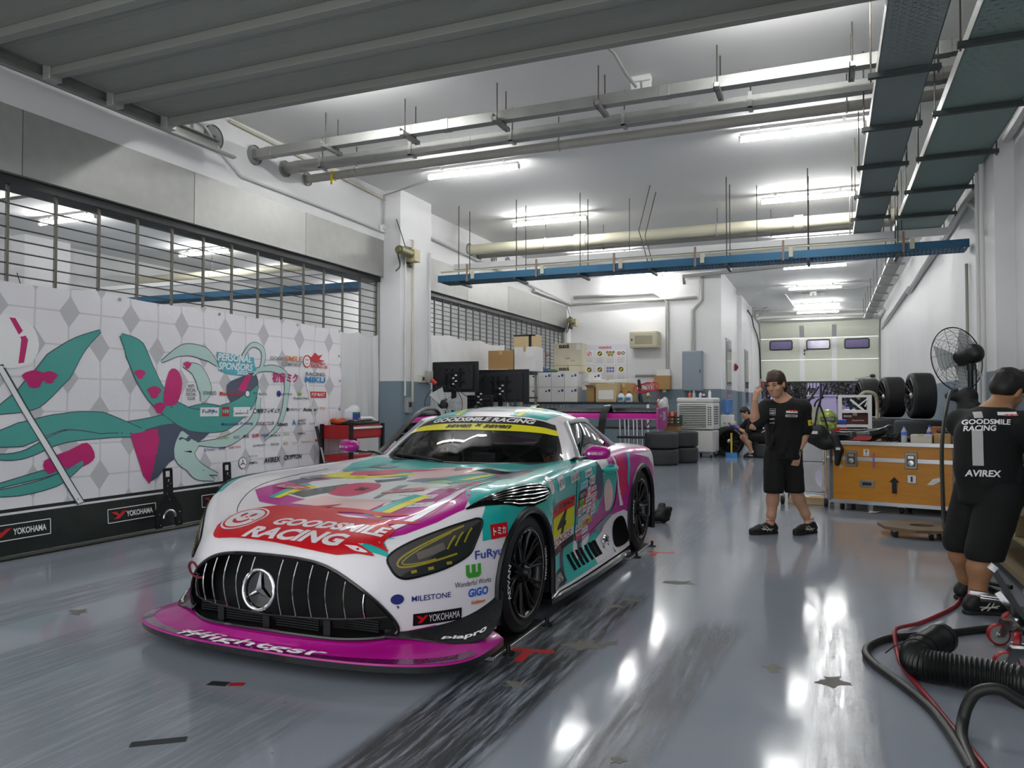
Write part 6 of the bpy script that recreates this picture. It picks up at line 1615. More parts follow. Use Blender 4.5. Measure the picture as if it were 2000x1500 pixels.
# ------------------------------------------------------------------ storage at the back left
def rack(label, x0, x1, y0, y1, z, lower):
    t = thing('storage_rack', label, 'rack', ((x0 + x1) / 2, (y0 + y1) / 2, 0)); w, d = (x1 - x0) / 2, (y1 - y0) / 2
    MB().bb((-w, -d, z - .05), (w, d, z)).build('top', M('bench_black', '#222426', .5), t, .004)
    for x in (-w + .03, w - .03):
        for y in (-d + .03, d - .03): MB().bb((x - .025, y - .025, 0), (x + .025, y + .025, z - .05)).build('post', STEEL, t)
    for zz in lower: MB().bb((-w, -d, zz - .03), (w, d, zz)).build('shelf', M('bench_black'), t)
    return t
rack('long black topped rack along the back left wall carrying white boxes', -6.42, -3.5, 16.1, 17.2, 1.30, (.25, .75)); rack('steel rack behind the screens carrying cardboard boxes', -6.42, -5.45, 13.75, 14.6, 1.90, (.4, .9, 1.4))
def carton(label, x0, x1, y0, y1, z0, z1, mat, rz=0., name='carton', prints=None, group=None, flaps=False):
    t = thing(name, label, 'box', ((x0 + x1) / 2, (y0 + y1) / 2, z0), rz, group); w, d, h = (x1 - x0) / 2, (y1 - y0) / 2, z1 - z0
    b = MB()
    if flaps:
        b.bb((-w, -d, 0), (w, d, .01)).bb((-w, -d, 0), (-w + .006, d, h)).bb((w - .006, -d, 0), (w, d, h)).bb((-w, -d, 0), (w, -d + .006, h)).bb((-w, d - .006, 0), (w, d, h))
    else: b.bb((-w, -d, 0), (w, d, h))
    b.build('box', mat, t, .006)
    if flaps:
        for s in (-1, 1): MB().add([(-w, s * d, h), (w, s * d, h), (w, s * (d + .12), h + .05), (-w, s * (d + .12), h + .05)], [(0, 1, 2, 3)]).build('flap', mat, t); MB().add([(s * w, -d, h), (s * w, d, h), (s * (w + .1), d, h + .08), (s * (w + .1), -d, h + .08)], [(0, 1, 2, 3)]).build('flap', mat, t)
    else: MB().bb((-.03, -d - .001, h * .8), (.03, d + .001, h + .0015)).build('tape', M('tape_tan', '#c3ab80', .4), t)
    for (a, bz, ww, hh, m) in (prints or []): MB().bb((a - ww / 2, -d - .0025, bz - hh / 2), (a + ww / 2, -d - .0005, bz + hh / 2)).build('label', m, t)
    return t
WBOX = M('archive_white', '#e2e2e0', .6, var=.03)
def archive(label, x, y, z, proto=[None]):
    if proto[0]: return dup(proto[0], (x, y, z), label=label, group='white archive boxes on the back rack')
    t = thing('archive_box', label, 'box', (x, y, z), group='white archive boxes on the back rack'); MB().bb((-.15, -.18, 0), (.15, .18, .325)).build('box', WBOX, t, .004)
    MB().lathe([(.0, 0), (.02, 0), (.02, .002), (0, .002)], 14, X=TR(.03, -.1805, .24, PI / 2, 0, 0)).build('finger_hole', BLACKP, t); MB().bb((.08, -.182, .23), (.13, -.18, .285)).build('label', INKB, t); MB().bb((-.151, -.181, .29), (.151, .181, .33)).build('lid', WBOX, t, .003)
    proto[0] = t; return t
on = ('leftmost', 'second from the left', 'third from the left', 'rightmost')
for k in range(4):
    archive('white archive box, %s in the lower row on the back rack' % on[k], -6.2 + k * .307, 16.42, 1.30)
    archive('white archive box, %s in the upper row on the back rack' % on[k], -6.2 + k * .307, 16.42, 1.635)
archive('white archive box set back beside the cardboard box, lower one', -4.9, 16.95, 1.30); archive('white archive box set back beside the cardboard box, upper one', -4.9, 16.95, 1.635)
carton('plain brown carton standing behind the right screen', -6.26, -5.72, 13.95, 14.4, 1.90, 2.32, CARD); carton('white carton beside the brown carton behind the screens', -5.70, -5.26, 13.95, 14.4, 1.90, 2.38, WBOX, prints=[(.1, .35, .15, .14, PAPER)])
carton('brown carton edged with black tape on top of the white carton', -5.74, -5.27, 14.0, 14.35, 2.38, 2.62, CARDL, prints=[(.12, .12, .06, .24, BLACKP), (0, .225, .46, .03, BLACKP)])
OLDC = M('old_cream_card', '#d9d2ba', .8, var=.10, scale=5)
t = carton('old cream wheel carton marked BBS, upper of two on the white boxes', -5.72, -5.06, 16.35, 16.75, 2.12, 2.62, OLDC, prints=[(.12, .1, .1, .03, M('tape_tan'))]); MB().text('BBS', TR(-.08, -.203, .42, PI / 2, 0, 0), size=.08, w=.24, bold=.04).text('6.00', TR(0, -.203, .16, PI / 2, 0, 0), size=.04).build('lettering', INK, t); MB().bb((.2, -.204, .34), (.31, -.202, .48)).build('label', PAPER, t)
t = carton('old cream wheel carton marked BBS, lower of two on the white boxes', -5.72, -5.06, 16.35, 16.75, 1.965, 2.115, OLDC); MB().text('BBS', TR(-.08, -.203, .07, PI / 2, 0, 0), size=.07, w=.24, bold=.04).build('lettering', INK, t)
junk('blue_cloth', 'crumpled blue cloth on top of the white archive boxes', 'cloth', (-5.95, 16.4, 1.965), [(-.1, 0, .03, .16, .12, .05), (-.08, 0, .09, .07, .07, .06), (.12, 0, .02, .14, .10, .035)], mat=M('cloth_blue', '#2463a8', .8, var=.15)); junk('net_bag', 'green net bag on the white boxes beside the blue cloth', 'bag', (-5.70, 16.28, 1.965), [(0, 0, .03, .11, .05, .035)], mat=M('net_green', '#5d7f62', .8, var=.4, scale=60))
carton('open brown carton on the rack right of the white boxes', -4.92, -4.74, 16.25, 16.6, 1.30, 1.62, CARD, flaps=True)
t = carton('brown carton with a white paper sheet on the rack', -4.70, -4.24, 16.2, 16.6, 1.30, 1.70, CARDL); MB().bb((-.17, -.204, .06), (.17, -.202, .26)).build('paper', PAPER, t)
carton('brown carton behind the one with the paper sheet', -4.4, -3.98, 16.65, 17.0, 1.30, 1.72, CARD); carton('long flat white box lying on the cartons under the warning poster', -5.0, -4.1, 16.65, 16.85, 1.725, 1.80, WBOX, name='flat_box')
for k, x in enumerate((-4.15, -3.98)):
    t = thing('oil_jug', '%s translucent jug with blue label on the rack beside the red hose' % ('left' if k == 0 else 'right'), 'jug', (x, 16.28, 1.30)); MB().lathe([(0, 0), (.075, 0), (.08, .02), (.08, .13), (.05, .17), (.025, .18), (.025, .2), (0, .2)], 16).build('jug', WHITEP, t); MB().cyl((0, 0, .2), (0, 0, .225), .028, 12).build('cap', BLACKP, t); MB().bb((-.05, -.083, .03), (.05, -.078, .10)).build('label', BLUEP, t)
t = thing('air_hose', 'red air hose coiled over a black tool on the back rack', 'hose', (-3.78, 16.5, 1.30)); hp = []
for k in range(60): a = k * .45; hp.append((.17 * math.cos(a) + .004 * k, .06 * math.sin(a * 1.02), .28 + .10 * math.sin(a) + .001 * k))
MB().tube(hp + [(.38, .0, .25), (.42, 0, .05), (.43, -.3, -.05), (.40, -.42, -.3), (.22, -.45, -.50), (-.02, -.45, -.44), (-.1, -.42, -.1)], .011, 7).build('hose', M('hose_red', '#b81f2b', .4, var=.05), t); SDF().cap((0, 0, .12), (-.03, 0, .46), .035).cap((0, 0, .1), (.03, -.02, .0), .05).build('tool', BLACKP, t)
t = thing('regulator', 'brass and steel air regulator on the rack beside the red hose', 'regulator', (-3.58, 16.4, 1.30)); MB().cyl((0, 0, 0), (0, 0, .18), .02, 10).cyl((-.05, 0, .12), (.05, 0, .12), .025, 10).build('valve', M('brass', '#9a8a4e', .35, .8), t); MB().lathe([(0, 0), (.03, 0), (.03, .02), (0, .02)], 14, X=TR(0, -.03, .17, PI / 2, 0, 0)).build('gauge', PAPER, t)
junk('plastic_bag', 'clear crumpled plastic bag on the end of the rack', 'bag', (-3.40, 17.0, 1.02), [(0, 0, .16, .14, .12, .18), (.05, .02, .30, .07, .07, .09), (-.08, 0, .28, .05, .05, .07)], mat=M('bag_clear', '#c9cbcc', .25, var=.12, scale=14))
for k, (x0, x1) in enumerate(((-4.55, -4.05), (-4.0, -3.62))):
    t = thing('grey_bin', '%s grey plastic bin under the rack behind the car' % ('left' if k == 0 else 'right'), 'bin', ((x0 + x1) / 2, 16.5, .78)); w = (x1 - x0) / 2
    MB().add([(-w * .9, -.22, 0), (w * .9, -.22, 0), (w * .9, .22, 0), (-w * .9, .22, 0), (-w, -.25, .36), (w, -.25, .36), (w, .25, .36), (-w, .25, .36)], [(0, 3, 2, 1), (0, 1, 5, 4), (1, 2, 6, 5), (2, 3, 7, 6), (3, 0, 4, 7)]).build('tub', M('bin_grey', '#5d6a76', .6), t); MB().bb((-w - .01, -.26, .36), (w + .01, .26, .39)).build('lid', M('bin_grey'), t, .006)
t = thing('tube_rack', 'bundle of chrome tubes standing behind the tyre stack', 'tubes', (-3.75, 15.55, 0))
for k in range(6): MB().cyl((-.22 + .09 * k, .06 * (k % 2), 0), (-.25 + .09 * k, .06 * (k % 2), 1.15), .022, 10).build('tube', CHROME, t)
MB().bb((-.3, -.06, .0), (.3, .14, .04)).build('foot', BLACKM, t); MB().bb((-.3, -.04, .55), (.3, -.03, .60)).build('strap', BLACKM, t)
t = thing('crate', 'dark green crate at the right end of the back rack', 'crate', (-3.30, 17.6, .75)); g = MB().bb((-.2, -.15, 0), (.2, .15, .02))
for k in range(3): g.bb((-.2, -.16, .04 + k * .07), (.2, -.15, .08 + k * .07))
for s in (-1, 1): g.bb((s * .2 - .01, -.16, 0), (s * .2 + .01, .16, .26)); g.bb((-.01 + s * .08, -.16, 0), (.01 + s * .08, -.15, .26))
g.build('crate', M('crate_green', '#1d4436', .5), t)
carton('open brown carton behind the tyre stacks', -3.45, -3.1, 17.35, 17.65, .50, .75, CARD, flaps=True); carton('lower brown carton under the open one behind the tyre stacks', -3.48, -2.95, 17.3, 17.75, 0, .495, CARDL)
t = carton('red box standing behind the tyre stacks beside the cooler', -3.52, -3.34, 18.3, 18.6, .62, 1.06, RED); MB().text('BRAKE', TR(-.0, -.152, .22, PI / 2, PI / 2, 0), size=.05).build('lettering', INKW, t)
carton('white carton under the red box beside the cooler', -3.56, -3.30, 18.25, 18.65, 0, .62, WBOX)

# posters and boxes on the back wall
def poster(label, x, proto=[None]):
    if proto[0]: return dup(proto[0], (x, 19.985, 2.34), label=label)
    t = thing('warning_poster', label, 'poster', (x, 19.985, 2.34)); MB().bb((-.59, -.012, -.5), (.59, 0, .5)).build('board', M('poster_lilac', '#dddbe6', .4, var=0), t)
    X = lambda a, b: TR(a, -.0135, b, PI / 2, 0, 0)
    r = MB().text('WARNING', X(0, .42), size=.07, w=.36, bold=.03); k_ = MB(); y_ = MB(); gy = MB(); bl_ = MB(); gn = MB(); wt = MB()
    D = lambda mb, a, b, rad, e=0: mb.add([(a + rad * math.cos(q), -.0135 - e, b + rad * math.sin(q)) for q in [2 * PI * i / 20 for i in range(20)]], [tuple(range(19, -1, -1))])
    for j, cap in enumerate((('NO SMOKING', 'FORKLIFT WARNING', 'OIL SPILLAGE', 'FIRE ALARM'), ('NO ENTRY', 'ELECTRICAL SAFETY', 'PERSONAL EQUIPMENT', 'FORKLIFT WARNING'))):
        for i in range(4):
            a, b = -.44 + i * .293, .26 - j * .43; wt.add([(a - .135, -.0125, b - .31), (a + .135, -.0125, b - .31), (a + .135, -.0125, b + .10), (a - .135, -.0125, b + .10)], [(0, 1, 2, 3)])
            if (i, j) == (0, 0): D(r, a, b, .062); D(wt, a, b, .048, .0005); r.add([(a - .045, -.0145, b - .03), (a - .03, -.0145, b - .045), (a + .045, -.0145, b + .03), (a + .03, -.0145, b + .045)], [(0, 1, 2, 3)])
            elif (i, j) == (2, 0):
                for dx, dy in ((-.08, .03), (0, .03), (.08, .03), (-.04, -.04), (.04, -.04)): D(k_, a + dx, b + dy, .035); D(y_, a + dx, b + dy, .018, .0006)
            elif (i, j) == (3, 0): D(r, a - .055, b, .048); D(gn, a + .055, b, .048); D(wt, a - .055, b, .022, .0006); D(wt, a + .055, b, .022, .0006)
            elif (i, j) == (2, 1):
                for dx in (-.075, 0, .075):
                    for dy in (.035, -.045): D(bl_, a + dx, b + dy, .033); D(wt, a + dx, b + dy, .013, .0006)
            else: D(k_, a, b, .062); D(y_, a - .01, b - .01, .032, .0006); D(y_, a + .015, b + .015, .026, .0006)
            r.text(cap[i], X(a, b - .11), size=.018, w=.2)
            for n in range(6 if i else 4): gy.bb((a - .11 + .01 * (n % 2), -.0135, b - .15 - n * .022), (a + .11 - .014 * (n % 3), -.0125, b - .142 - n * .022))
    for mb, m, nm in ((r, INKR, 'red_print'), (k_, INK, 'black_print'), (y_, INKY, 'yellow_print'), (gy, M('poster_grey', '#b9b8c6', .5, var=0), 'small_print'), (bl_, INKB, 'blue_print'), (gn, M('poster_green', '#1f7a55', .5, var=0), 'green_print'), (wt, PAPER, 'white_print')): mb.build(nm, m, t)
    proto[0] = t; return t
poster('lilac WARNING poster with round safety signs on the back wall', -5.53); poster('second WARNING poster next door, half hidden behind the mesh shutter', -7.58)
t = thing('wall_cabinet', 'cream wall cabinet with mesh front high on the back wall', 'cabinet', (-4.40, 19.78, 2.7)); MB().bb((-.36, -.22, 0), (.36, .21, .42)).build('body', M('cabinet_cream', '#c8c3a8', .5, var=.05), t, .008); d = MB().bb((-.33, -.235, .03), (.33, -.22, .39)).build('door', M('cabinet_cream2', '#cfcab0', .5, var=.03), t, .006)
MB().bb((-.22, -.238, .09), (.24, -.234, .31)).build('mesh_panel', M('cabinet_mesh', '#a59f86', .6, var=.2, scale=200), d); MB().bb((-.31, -.25, .18), (-.28, -.235, .24)).build('latch', BLACKP, d)
t = thing('junction_box', 'small box wrapped in brown card on the back wall with a paper on top', 'box', (-3.96, 19.86, 1.62)); MB().bb((-.2, -.14, 0), (.2, .13, .36)).build('box', CARD, t, .008); MB().bb((-.14, -.13, .36), (.2, .0, .52)).build('paper', PAPER, t); MB().cyl((.05, -.05, -.07), (.05, -.05, 0), .05, 14).build('knob', CREAM, t)
t = thing('electric_cabinet', 'tall grey electric cabinet on the back wall near the corner', 'cabinet', (-3.2, 19.88, 1.58)); MB().bb((-.25, -.1, 0), (.25, .11, 1.02)).build('body', M('cabinet_grey', '#8c98a4', .45, var=.04), t, .008); d = MB().bb((-.235, -.115, .015), (.235, -.1, 1.0)).build('door', M('cabinet_grey'), t, .006); MB().bb((.19, -.13, .46), (.21, -.115, .54)).build('latch', BLACKP, d)

# evaporative cooler
t = thing('air_cooler', 'white wheeled air cooler with louvred front by the back wall', 'cooler', (-2.86, 18.55, 0), -.14)
CLW = M('cooler_white', '#d4d4d2', .45, var=.03); MB().bb((-.42, -.27, .13), (.42, .27, .64)).build('tank', CLW, t, .03, seg=3); MB().bb((-.43, -.29, .66), (.43, .29, 1.28)).build('housing', CLW, t, .025, seg=3); MB().bb((-.44, -.30, 1.28), (.44, .30, 1.40)).build('top_cover', CLW, t, .04, seg=3)
MB().bb((-.37, -.292, .70), (.27, -.288, 1.24)).build('outlet', BLACKP, t)
for k in range(13): MB().box((-.05, -.30, .725 + k * .041), (.66, .045, .010), rx=.45).build('louvre', CLW, t)
g = MB()
for i in range(3):
    for j in range(8): g.bb((.432, -.18 + i * .12, .78 + j * .055), (.435, -.10 + i * .12, .81 + j * .055)); 
g.build('side_grille', DARKG, t); g = MB()
for i in range(2):
    for j in range(9): g.bb((.31 + i * .05, -.2925, .76 + j * .05), (.345 + i * .05, -.29, .785 + j * .05))
g.build('front_grille', DARKG, t); MB().bb((-.25, -.305, 1.34), (.05, -.2, 1.403)).build('paper', PAPER, t)
for x in (-.36, .0, .36):
    for y in (-.2, .2): c = MB().bb((x - .03, y - .03, .07), (x + .03, y + .03, .14)).build('castor', GALV, t); MB().cyl((x - .015, y, .04), (x + .015, y, .04), .04, 14).build('castor_wheel', RUBBER, c)
for k, (x, cl, h, nm) in enumerate(((-.22, '#b4552a', .16, 'brown spray'), (-.12, '#9fb7c6', .17, 'clear blue'), (.04, '#c9cdd0', .14, 'white wrapped'), (.12, '#d8b41e', .10, 'yellow capped'), (.26, '#e4e4e6', .2, 'white spray'))):
    b_ = thing('bottle', '%s bottle standing on top of the white air cooler' % nm, 'bottle', (-2.86 + x * .99, 18.55 - x * .14 + .1, 1.40), group='bottles on the cooler'); m = M('bottle_' + cl[1:], cl, .35, var=.05)
    MB().lathe([(0, 0), (.035, 0), (.037, .01), (.036, h * .65), (.015, h * .8), (.015, h * .9), (0, h * .9)], 14).build('bottle', m, b_); MB().cyl((0, 0, h * .9), (0, 0, h), .016, 10).build('cap', WHITEP if k % 2 else M('cap_orange', '#c8642a', .4), b_)
t = thing('sponge', 'blue tub on the top of the white air cooler', 'tub', (-2.72, 18.45, 1.40)); MB().lathe([(0, 0), (.05, 0), (.06, .05), (.055, .05), (.047, .008), (0, .008)], 16).build('tub', INKB, t); MB().ell((0, 0, .045), (.045, .045, .02), 12, 6).build('sponge', YEL, t)

# tyres on the floor
def tyre_mb(R=.35, w=.33, X=None):
    m = MB(); m.lathe([(.24, .01), (.27, .0), (.31, .004), (R - .02, .012), (R - .004, .03), (R, .06), (R, w - .06), (R - .004, w - .03), (R - .02, w - .012), (.31, w - .004), (.27, w), (.24, w - .01), (.235, w * .5), (.24, .01)], 48, X=X); return m
SLICK = M('slick_tyre', '#323335', .72, var=.10, scale=10)
TY0 = None
def flat_tyre(label, x, y, z, group, cat='tyre', mat=None):
    global TY0
    if TY0 is None:
        TY0 = thing('tyre', label, cat, (x, y, z), group=group); r = tyre_mb().build('rubber', SLICK, TY0, smooth=35); MB().lathe([(.235, .05), (.225, .05), (.215, .16), (.1, .2), (.0, .2)], 32).build('rim', RIMB, TY0); return TY0
    return dup(TY0, (x, y, z), label=label, group=group)
G1 = 'grey tyres stacked behind the car'
flat_tyre('grey slick tyre, bottom of the front stack right of the car wing', -3.22, 15.98, 0, G1); flat_tyre('grey slick tyre, top of the front stack right of the car wing', -3.22, 15.98, .34, G1)
flat_tyre('grey slick tyre, bottom of the rear stack next to the cooler', -2.95, 16.80, 0, G1); flat_tyre('grey slick tyre, top of the rear stack next to the cooler', -2.95, 16.80, .34, G1)

# wheel in work, tray, brush, dispenser
def upright_wheel(label, loc, rz, cat='wheel', R=.36, w=.32, group=None):
    t = thing('wheel', label, cat, loc, rz, group); X = TR(0, w / 2, R, PI / 2, 0, 0)
    tyre_mb(R, w, X).build('tyre', TYRE, t, smooth=35)
    MB().lathe([(.252, w + .004), (.245, w - .005), (.235, w - .04), (.228, w - .12), (.0, w - .14)], 40, X=X).build('rim', RIMB, t)
    s = MB()
    for k in range(10):
        a = 2 * PI * k / 10
        for d in (-.07, .07): s.tube([(.05 * math.cos(a), .05 * math.sin(a), w - .05), (.15 * math.cos(a + d), .15 * math.sin(a + d), w - .03), (.246 * math.cos(a + d * 1.4), .246 * math.sin(a + d * 1.4), w - .005)], .008, 6, X=X)
    s.build('spokes', RIMB, t); MB().lathe([(.06, w - .06), (.055, w - .03), (.03, w - .01), (0, w - .01)], 20, X=X).build('hub', STEEL, t)
    l = MB(); V2, F2 = text2d('ADVAN', .034, .02, w=.2); V2, F2 = bisect2d(V2, F2, .04)
    l.add([X @ Vector(((.30 + b) * math.cos(.9 - a / .3), (.30 + b) * math.sin(.9 - a / .3), w + .003)) for a, b, _ in V2], F2); l.build('lettering', INKW, t)
    return t
upright_wheel('black race wheel standing upright in front of the crouching mechanic', (-2.24, 19.10, 0), math.radians(18))
t = thing('plastic_tray', 'small blue plastic tray on the floor in front of the standing wheel', 'tray', (-2.12, 18.68, 0), .1); MB().bb((-.13, -.09, 0), (.13, .09, .01)).bb((-.135, -.095, 0), (.135, -.088, .11)).bb((-.135, .088, 0), (.135, .095, .11)).bb((-.135, -.095, 0), (-.128, .095, .11)).bb((.128, -.095, 0), (.135, .095, .11)).bb((-.005, -.09, 0), (.005, .09, .10)).build('tray', BLUEP, t)
t = thing('measuring_stick', 'yellow stick standing in the blue tray by the wheel', 'stick', (-2.12, 18.70, .02)); MB().bb((-.02, -.008, 0), (.02, .008, .54)).build('stick', YEL, t, .003); MB().bb((-.022, -.01, .50), (.022, .01, .55)).build('end_cap', YEL, t)
t = thing('water_dispenser', 'white water dispenser with blue bottle in the corridor corner', 'dispenser', (-2.33, 19.75, 0)); MB().bb((-.15, -.15, 0), (.15, .15, .98)).build('cabinet', WHITEP, t, .012); b_ = MB().lathe([(.03, .96), (.05, 1.0), (.13, 1.04), (.135, 1.10), (.128, 1.14), (.135, 1.18), (.128, 1.24), (.135, 1.28), (.13, 1.36), (.0, 1.37)], 24).build('bottle', M('water_blue', '#5c86c4', .15, var=.08, coat=.4), t)
for s in (-1, 1): MB().cyl((s * .05, -.15, .78), (s * .05, -.19, .77), .015, 8).build('tap', RED if s < 0 else BLUEP, t)
t = thing('broom', 'green handled broom leaning beside the water dispenser', 'broom', (-2.50, 19.35, 0)); MB().cyl((.05, 0, .1), (-.02, .25, 1.25), .014, 8).build('handle', INKG, t); MB().bb((-.12, -.04, 0), (.2, .04, .1)).build('brush', DARKG, t, .01)
t = thing('fire_alarm', 'red fire alarm bell on the corridor pier', 'alarm', (-2.49, 22.9, 2.3)); MB().bb((0, -.07, -.1), (.06, .07, .1)).build('box', RED, t, .01); MB().lathe([(0, .10), (.05, .09), (.06, .06), (.06, .05)], 16, X=TR(0, 0, .0, 0, PI / 2, 0)).build('dome', BLACKP, t)
carton('green and white box on the floor behind the standing wheel', -1.98, -1.75, 19.25, 19.5, .45, .6, M('box_green', '#4f9d56', .6)); t = thing('stool', 'low black stool carrying the green box behind the wheel', 'stool', (-1.86, 19.4, 0)); MB().bb((-.2, -.18, .40), (.2, .18, .45)).build('seat', BLACKP, t, .01)
for x in (-.17, .17):
    for y in (-.15, .15): MB().cyl((x, y, 0), (x, y, .4), .015, 8).build('leg', STEEL, t)

# ------------------------------------------------------------------ yellow flight case and what stands on it
CASE = thing('flight_case', 'large yellow wooden flight case with aluminium edges on castors', 'case', (.75, 10.35, 0), math.radians(-13.5))
def case_mat():
    q = NT('case_yellow'); co = q.coord(); mp = q.n('Mapping'); mp.inputs['Scale'].default_value = (2.2, 2, 14); q.l(co, mp.inputs[0])
    n = q.noise(1.6, 8, mp.outputs[0], .7); q.l(q.mix(n, lin('#b4710f'), lin('#d9962a')), q.p.inputs['Base Color']); q.p.inputs['Roughness'].default_value = .35; return q.m
CY = case_mat()
MB().bb((-.66, -.40, .11), (.66, .40, .60)).build('body', CY, CASE); MB().bb((-.66, -.40, .645), (.66, .40, .81)).build('lid', CY, CASE); MB().bb((-.665, -.405, .60), (.665, .405, .645)).build('trim_strip', ALU, CASE)
e = MB()
for y in (-.40, .40):
    for z in (.11, .81): e.bar((-.67, y, z), (.67, y, z), .042)
    for x in (-.66, .66): e.bar((x, y, .11), (x, y, .81), .042)
for x in (-.66, .66):
    for z in (.11, .81): e.bar((x, -.4, z), (x, .4, z), .042)
e.build('edge_profile', ALU, CASE)
MB().bb((-.65, -.39, .808), (.65, .39, .826)).build('top_board', M('case_top', '#9a8468', .7, var=.2, scale=6), CASE)
for x in (-.42, .22):
    l = MB().bb((x - .065, -.412, .53), (x + .065, -.40, .72)).build('latch', M('latch_steel', '#8d8a82', .35, .8, var=.2), CASE, .01); MB().bb((x - .045, -.418, .56), (x + .045, -.411, .69)).build('latch_recess', M('latch_recess', '#5b5952', .4, .7), l); MB().lathe([(0, .0), (.03, 0), (.03, .01), (0, .012)], 14, X=TR(x, -.418, .60, PI / 2, 0, 0)).bb((x - .03, -.428, .65), (x + .03, -.418, .68)).build('latch_knob', STEEL, l)
h_ = MB().bb((-.33, -.408, .29), (-.17, -.40, .375)).build('handle_dish', M('latch_steel'), CASE, .006); MB().bb((-.30, -.416, .315), (-.20, -.408, .35)).build('handle_grip', BLACKP, h_, .006)
MB().bb((.18, -.408, .37), (.27, -.402, .46)).build('lock_plate', ALU, CASE, .003); MB().bb((.215, -.411, .385), (.235, -.408, .445)).build('lock_slot', BLACKP, CASE)
MB().add([(a, -.4225, b) for a, b in ((.02, .24), (.07, .24), (.07, .37), (.10, .37), (.045, .43), (-.01, .37), (.02, .37))], [tuple(range(7))]).add([(a, -.4215, b) for a, b in ((0, .25), (0, .26), (.01, .26))], [(0, 1, 2)]).build('arrow_sticker', INK, CASE); 
MB().bb((-.285, -.4035, .66), (-.225, -.402, .74)).build('sticker', PAPER, CASE); MB().text('Y', TR(-.255, -.405, .71, PI / 2, 0, 0), size=.04, bold=.02).text('HEIDI', TR(-.255, -.405, .675, PI / 2, 0, 0), size=.012).build('sticker_print', INK, CASE)
MB().bb((-.185, -.4085, .53), (-.165, -.405, .70)).build('sticker', M('sticker_violet', '#9a5aa6', .5), CASE); MB().bb((-.56, -.4035, .50), (-.52, -.402, .55)).build('sticker', CARDL, CASE)
MB().add([(a, -.4035, b) for a, b in ((.38, .36), (.44, .43), (.52, .45), (.56, .42), (.50, .40), (.44, .36))], [tuple(range(6))]).build('torn_label', PAPER, CASE)
for x in (-.55, .10, .55):
    for y in (-.3, .3): c = MB().bb((x - .04, y - .04, .07), (x + .04, y + .04, .10)).build('castor', GALV, CASE); MB().cyl((x - .018, y, .038), (x + .018, y, .038), .038, 14).build('castor_wheel', RUBBER, c)
CM = Matrix.Translation((.75, 10.35, .826)) @ Matrix.Rotation(math.radians(-13.5), 4, 'Z')
def oc(x, y, z=0): p = CM @ Vector((x, y, z)); return (p.x, p.y, p.z)
CR = math.radians(-13.5)
t = thing('bumper_part', 'black curved bumper part with a red inset lying on the left of the case', 'car part', oc(-.36, -.05), CR)
SDF().chain([(-.28, -.1, .06), (-.1, -.16, .05), (.1, -.12, .06), (.22, .0, .10), (.28, .1, .17)], [.05, .06, .06, .055, .03], .03).chain([(-.28, .12, .10), (0, .1, .11), (.24, .12, .14)], [.03, .03, .02], .02).box((-.05, 0, .04), (.44, .22, .05), .02, .03).build('shell', M('part_black', '#101113', .3, var=.05), t); MB().add([(-.12, -.222, .02), (.12, -.205, .02), (.14, -.19, .06), (.0, -.215, .07)], [(0, 1, 2, 3)]).bb((-.1, -.225, .012), (.1, -.2, .02)).build('inset', RED, t)
t = thing('water_bottle', 'clear water bottle with blue cap in the middle of the case', 'bottle', oc(.13, -.27)); PETM = M('pet_plastic', '#b9c4cc', .12, var=.06, spec=.7)
MB().lathe([(0, 0), (.03, 0), (.033, .01), (.031, .05), (.033, .09), (.031, .13), (.014, .165), (.013, .18), (0, .18)], 18).build('bottle', PETM, t); MB().cyl((0, 0, .18), (0, 0, .2), .016, 12).build('cap', M('cap_blue', '#2438b4', .4), t); MB().lathe([(.0335, .085), (.0335, .125)], 18).build('label', M('label_blue', '#5a78d2', .4), t)
d = dup(t, oc(.36, .0), label='second clear water bottle with blue cap behind the small boxes on the case')
t = carton('flat off white box in the front row on the case', oc(.32, -.27)[0] - .11, oc(.32, -.27)[0] + .11, oc(.32, -.27)[1] - .09, oc(.32, -.27)[1] + .09, .826, .925, M('box_cream', '#cfcbbd', .6, var=.08, scale=12), CR)
t = carton('small brown carton with a white label on the case', oc(.53, -.25)[0] - .085, oc(.53, -.25)[0] + .085, oc(.53, -.25)[1] - .09, oc(.53, -.25)[1] + .09, .826, .94, CARD, CR, prints=[(0, .07, .045, .03, PAPER)])
t = thing('orange_toolbox', 'orange wooden box behind the brown carton on the case', 'box', oc(.50, -.0), CR); MB().bb((-.11, -.07, .0), (.11, .07, .18)).build('box', M('box_orange', '#a8622a', .6, var=.1), t, .006); MB().bb((-.115, -.075, .16), (.115, .075, .185)).build('lid', M('box_orange'), t, .004)
t = thing('air_impact_gun', 'small dark grey tool lying on the brown carton on the case', 'tool', oc(.53, -.25, .115), CR); SDF().cap((-.05, 0, .025), (.05, 0, .025), .022).cap((.02, 0, .02), (.05, -.03, .015), .014).build('body', DARKG, t, .006)
t = thing('white_bucket', 'tall white plastic bucket at the right end of the case', 'bucket', oc(.70 - .08, -.02)); MB().lathe([(0, 0), (.085, 0), (.105, .24), (.112, .245), (.112, .26), (.10, .26), (.10, .25), (.08, .02), (0, .02)], 28).build('bucket', WHITEP, t); MB().lathe([(.0, .272), (.115, .27), (.118, .25)], 28).build('lid', WHITEP, t)
t = thing('cable_heap', 'tangle of black cables and straps in the middle of the case', 'cables', oc(-.02, -.18)); rn = random.Random(3); P = [(rn.uniform(-.11, .11), rn.uniform(-.06, .06), .012 + rn.uniform(0, .11) * (1 - abs(k - 30) / 32)) for k in range(60)]
MB().tube(catmull(P, 3), .007, 5).build('cable', BLACKP, t)
t = thing('paper_scraps', 'sheets of white paper on the left front of the case', 'paper', oc(-.44, -.33), CR); MB().bb((-.12, -.03, 0), (.1, .05, .004)).build('sheet', PAPER, t)
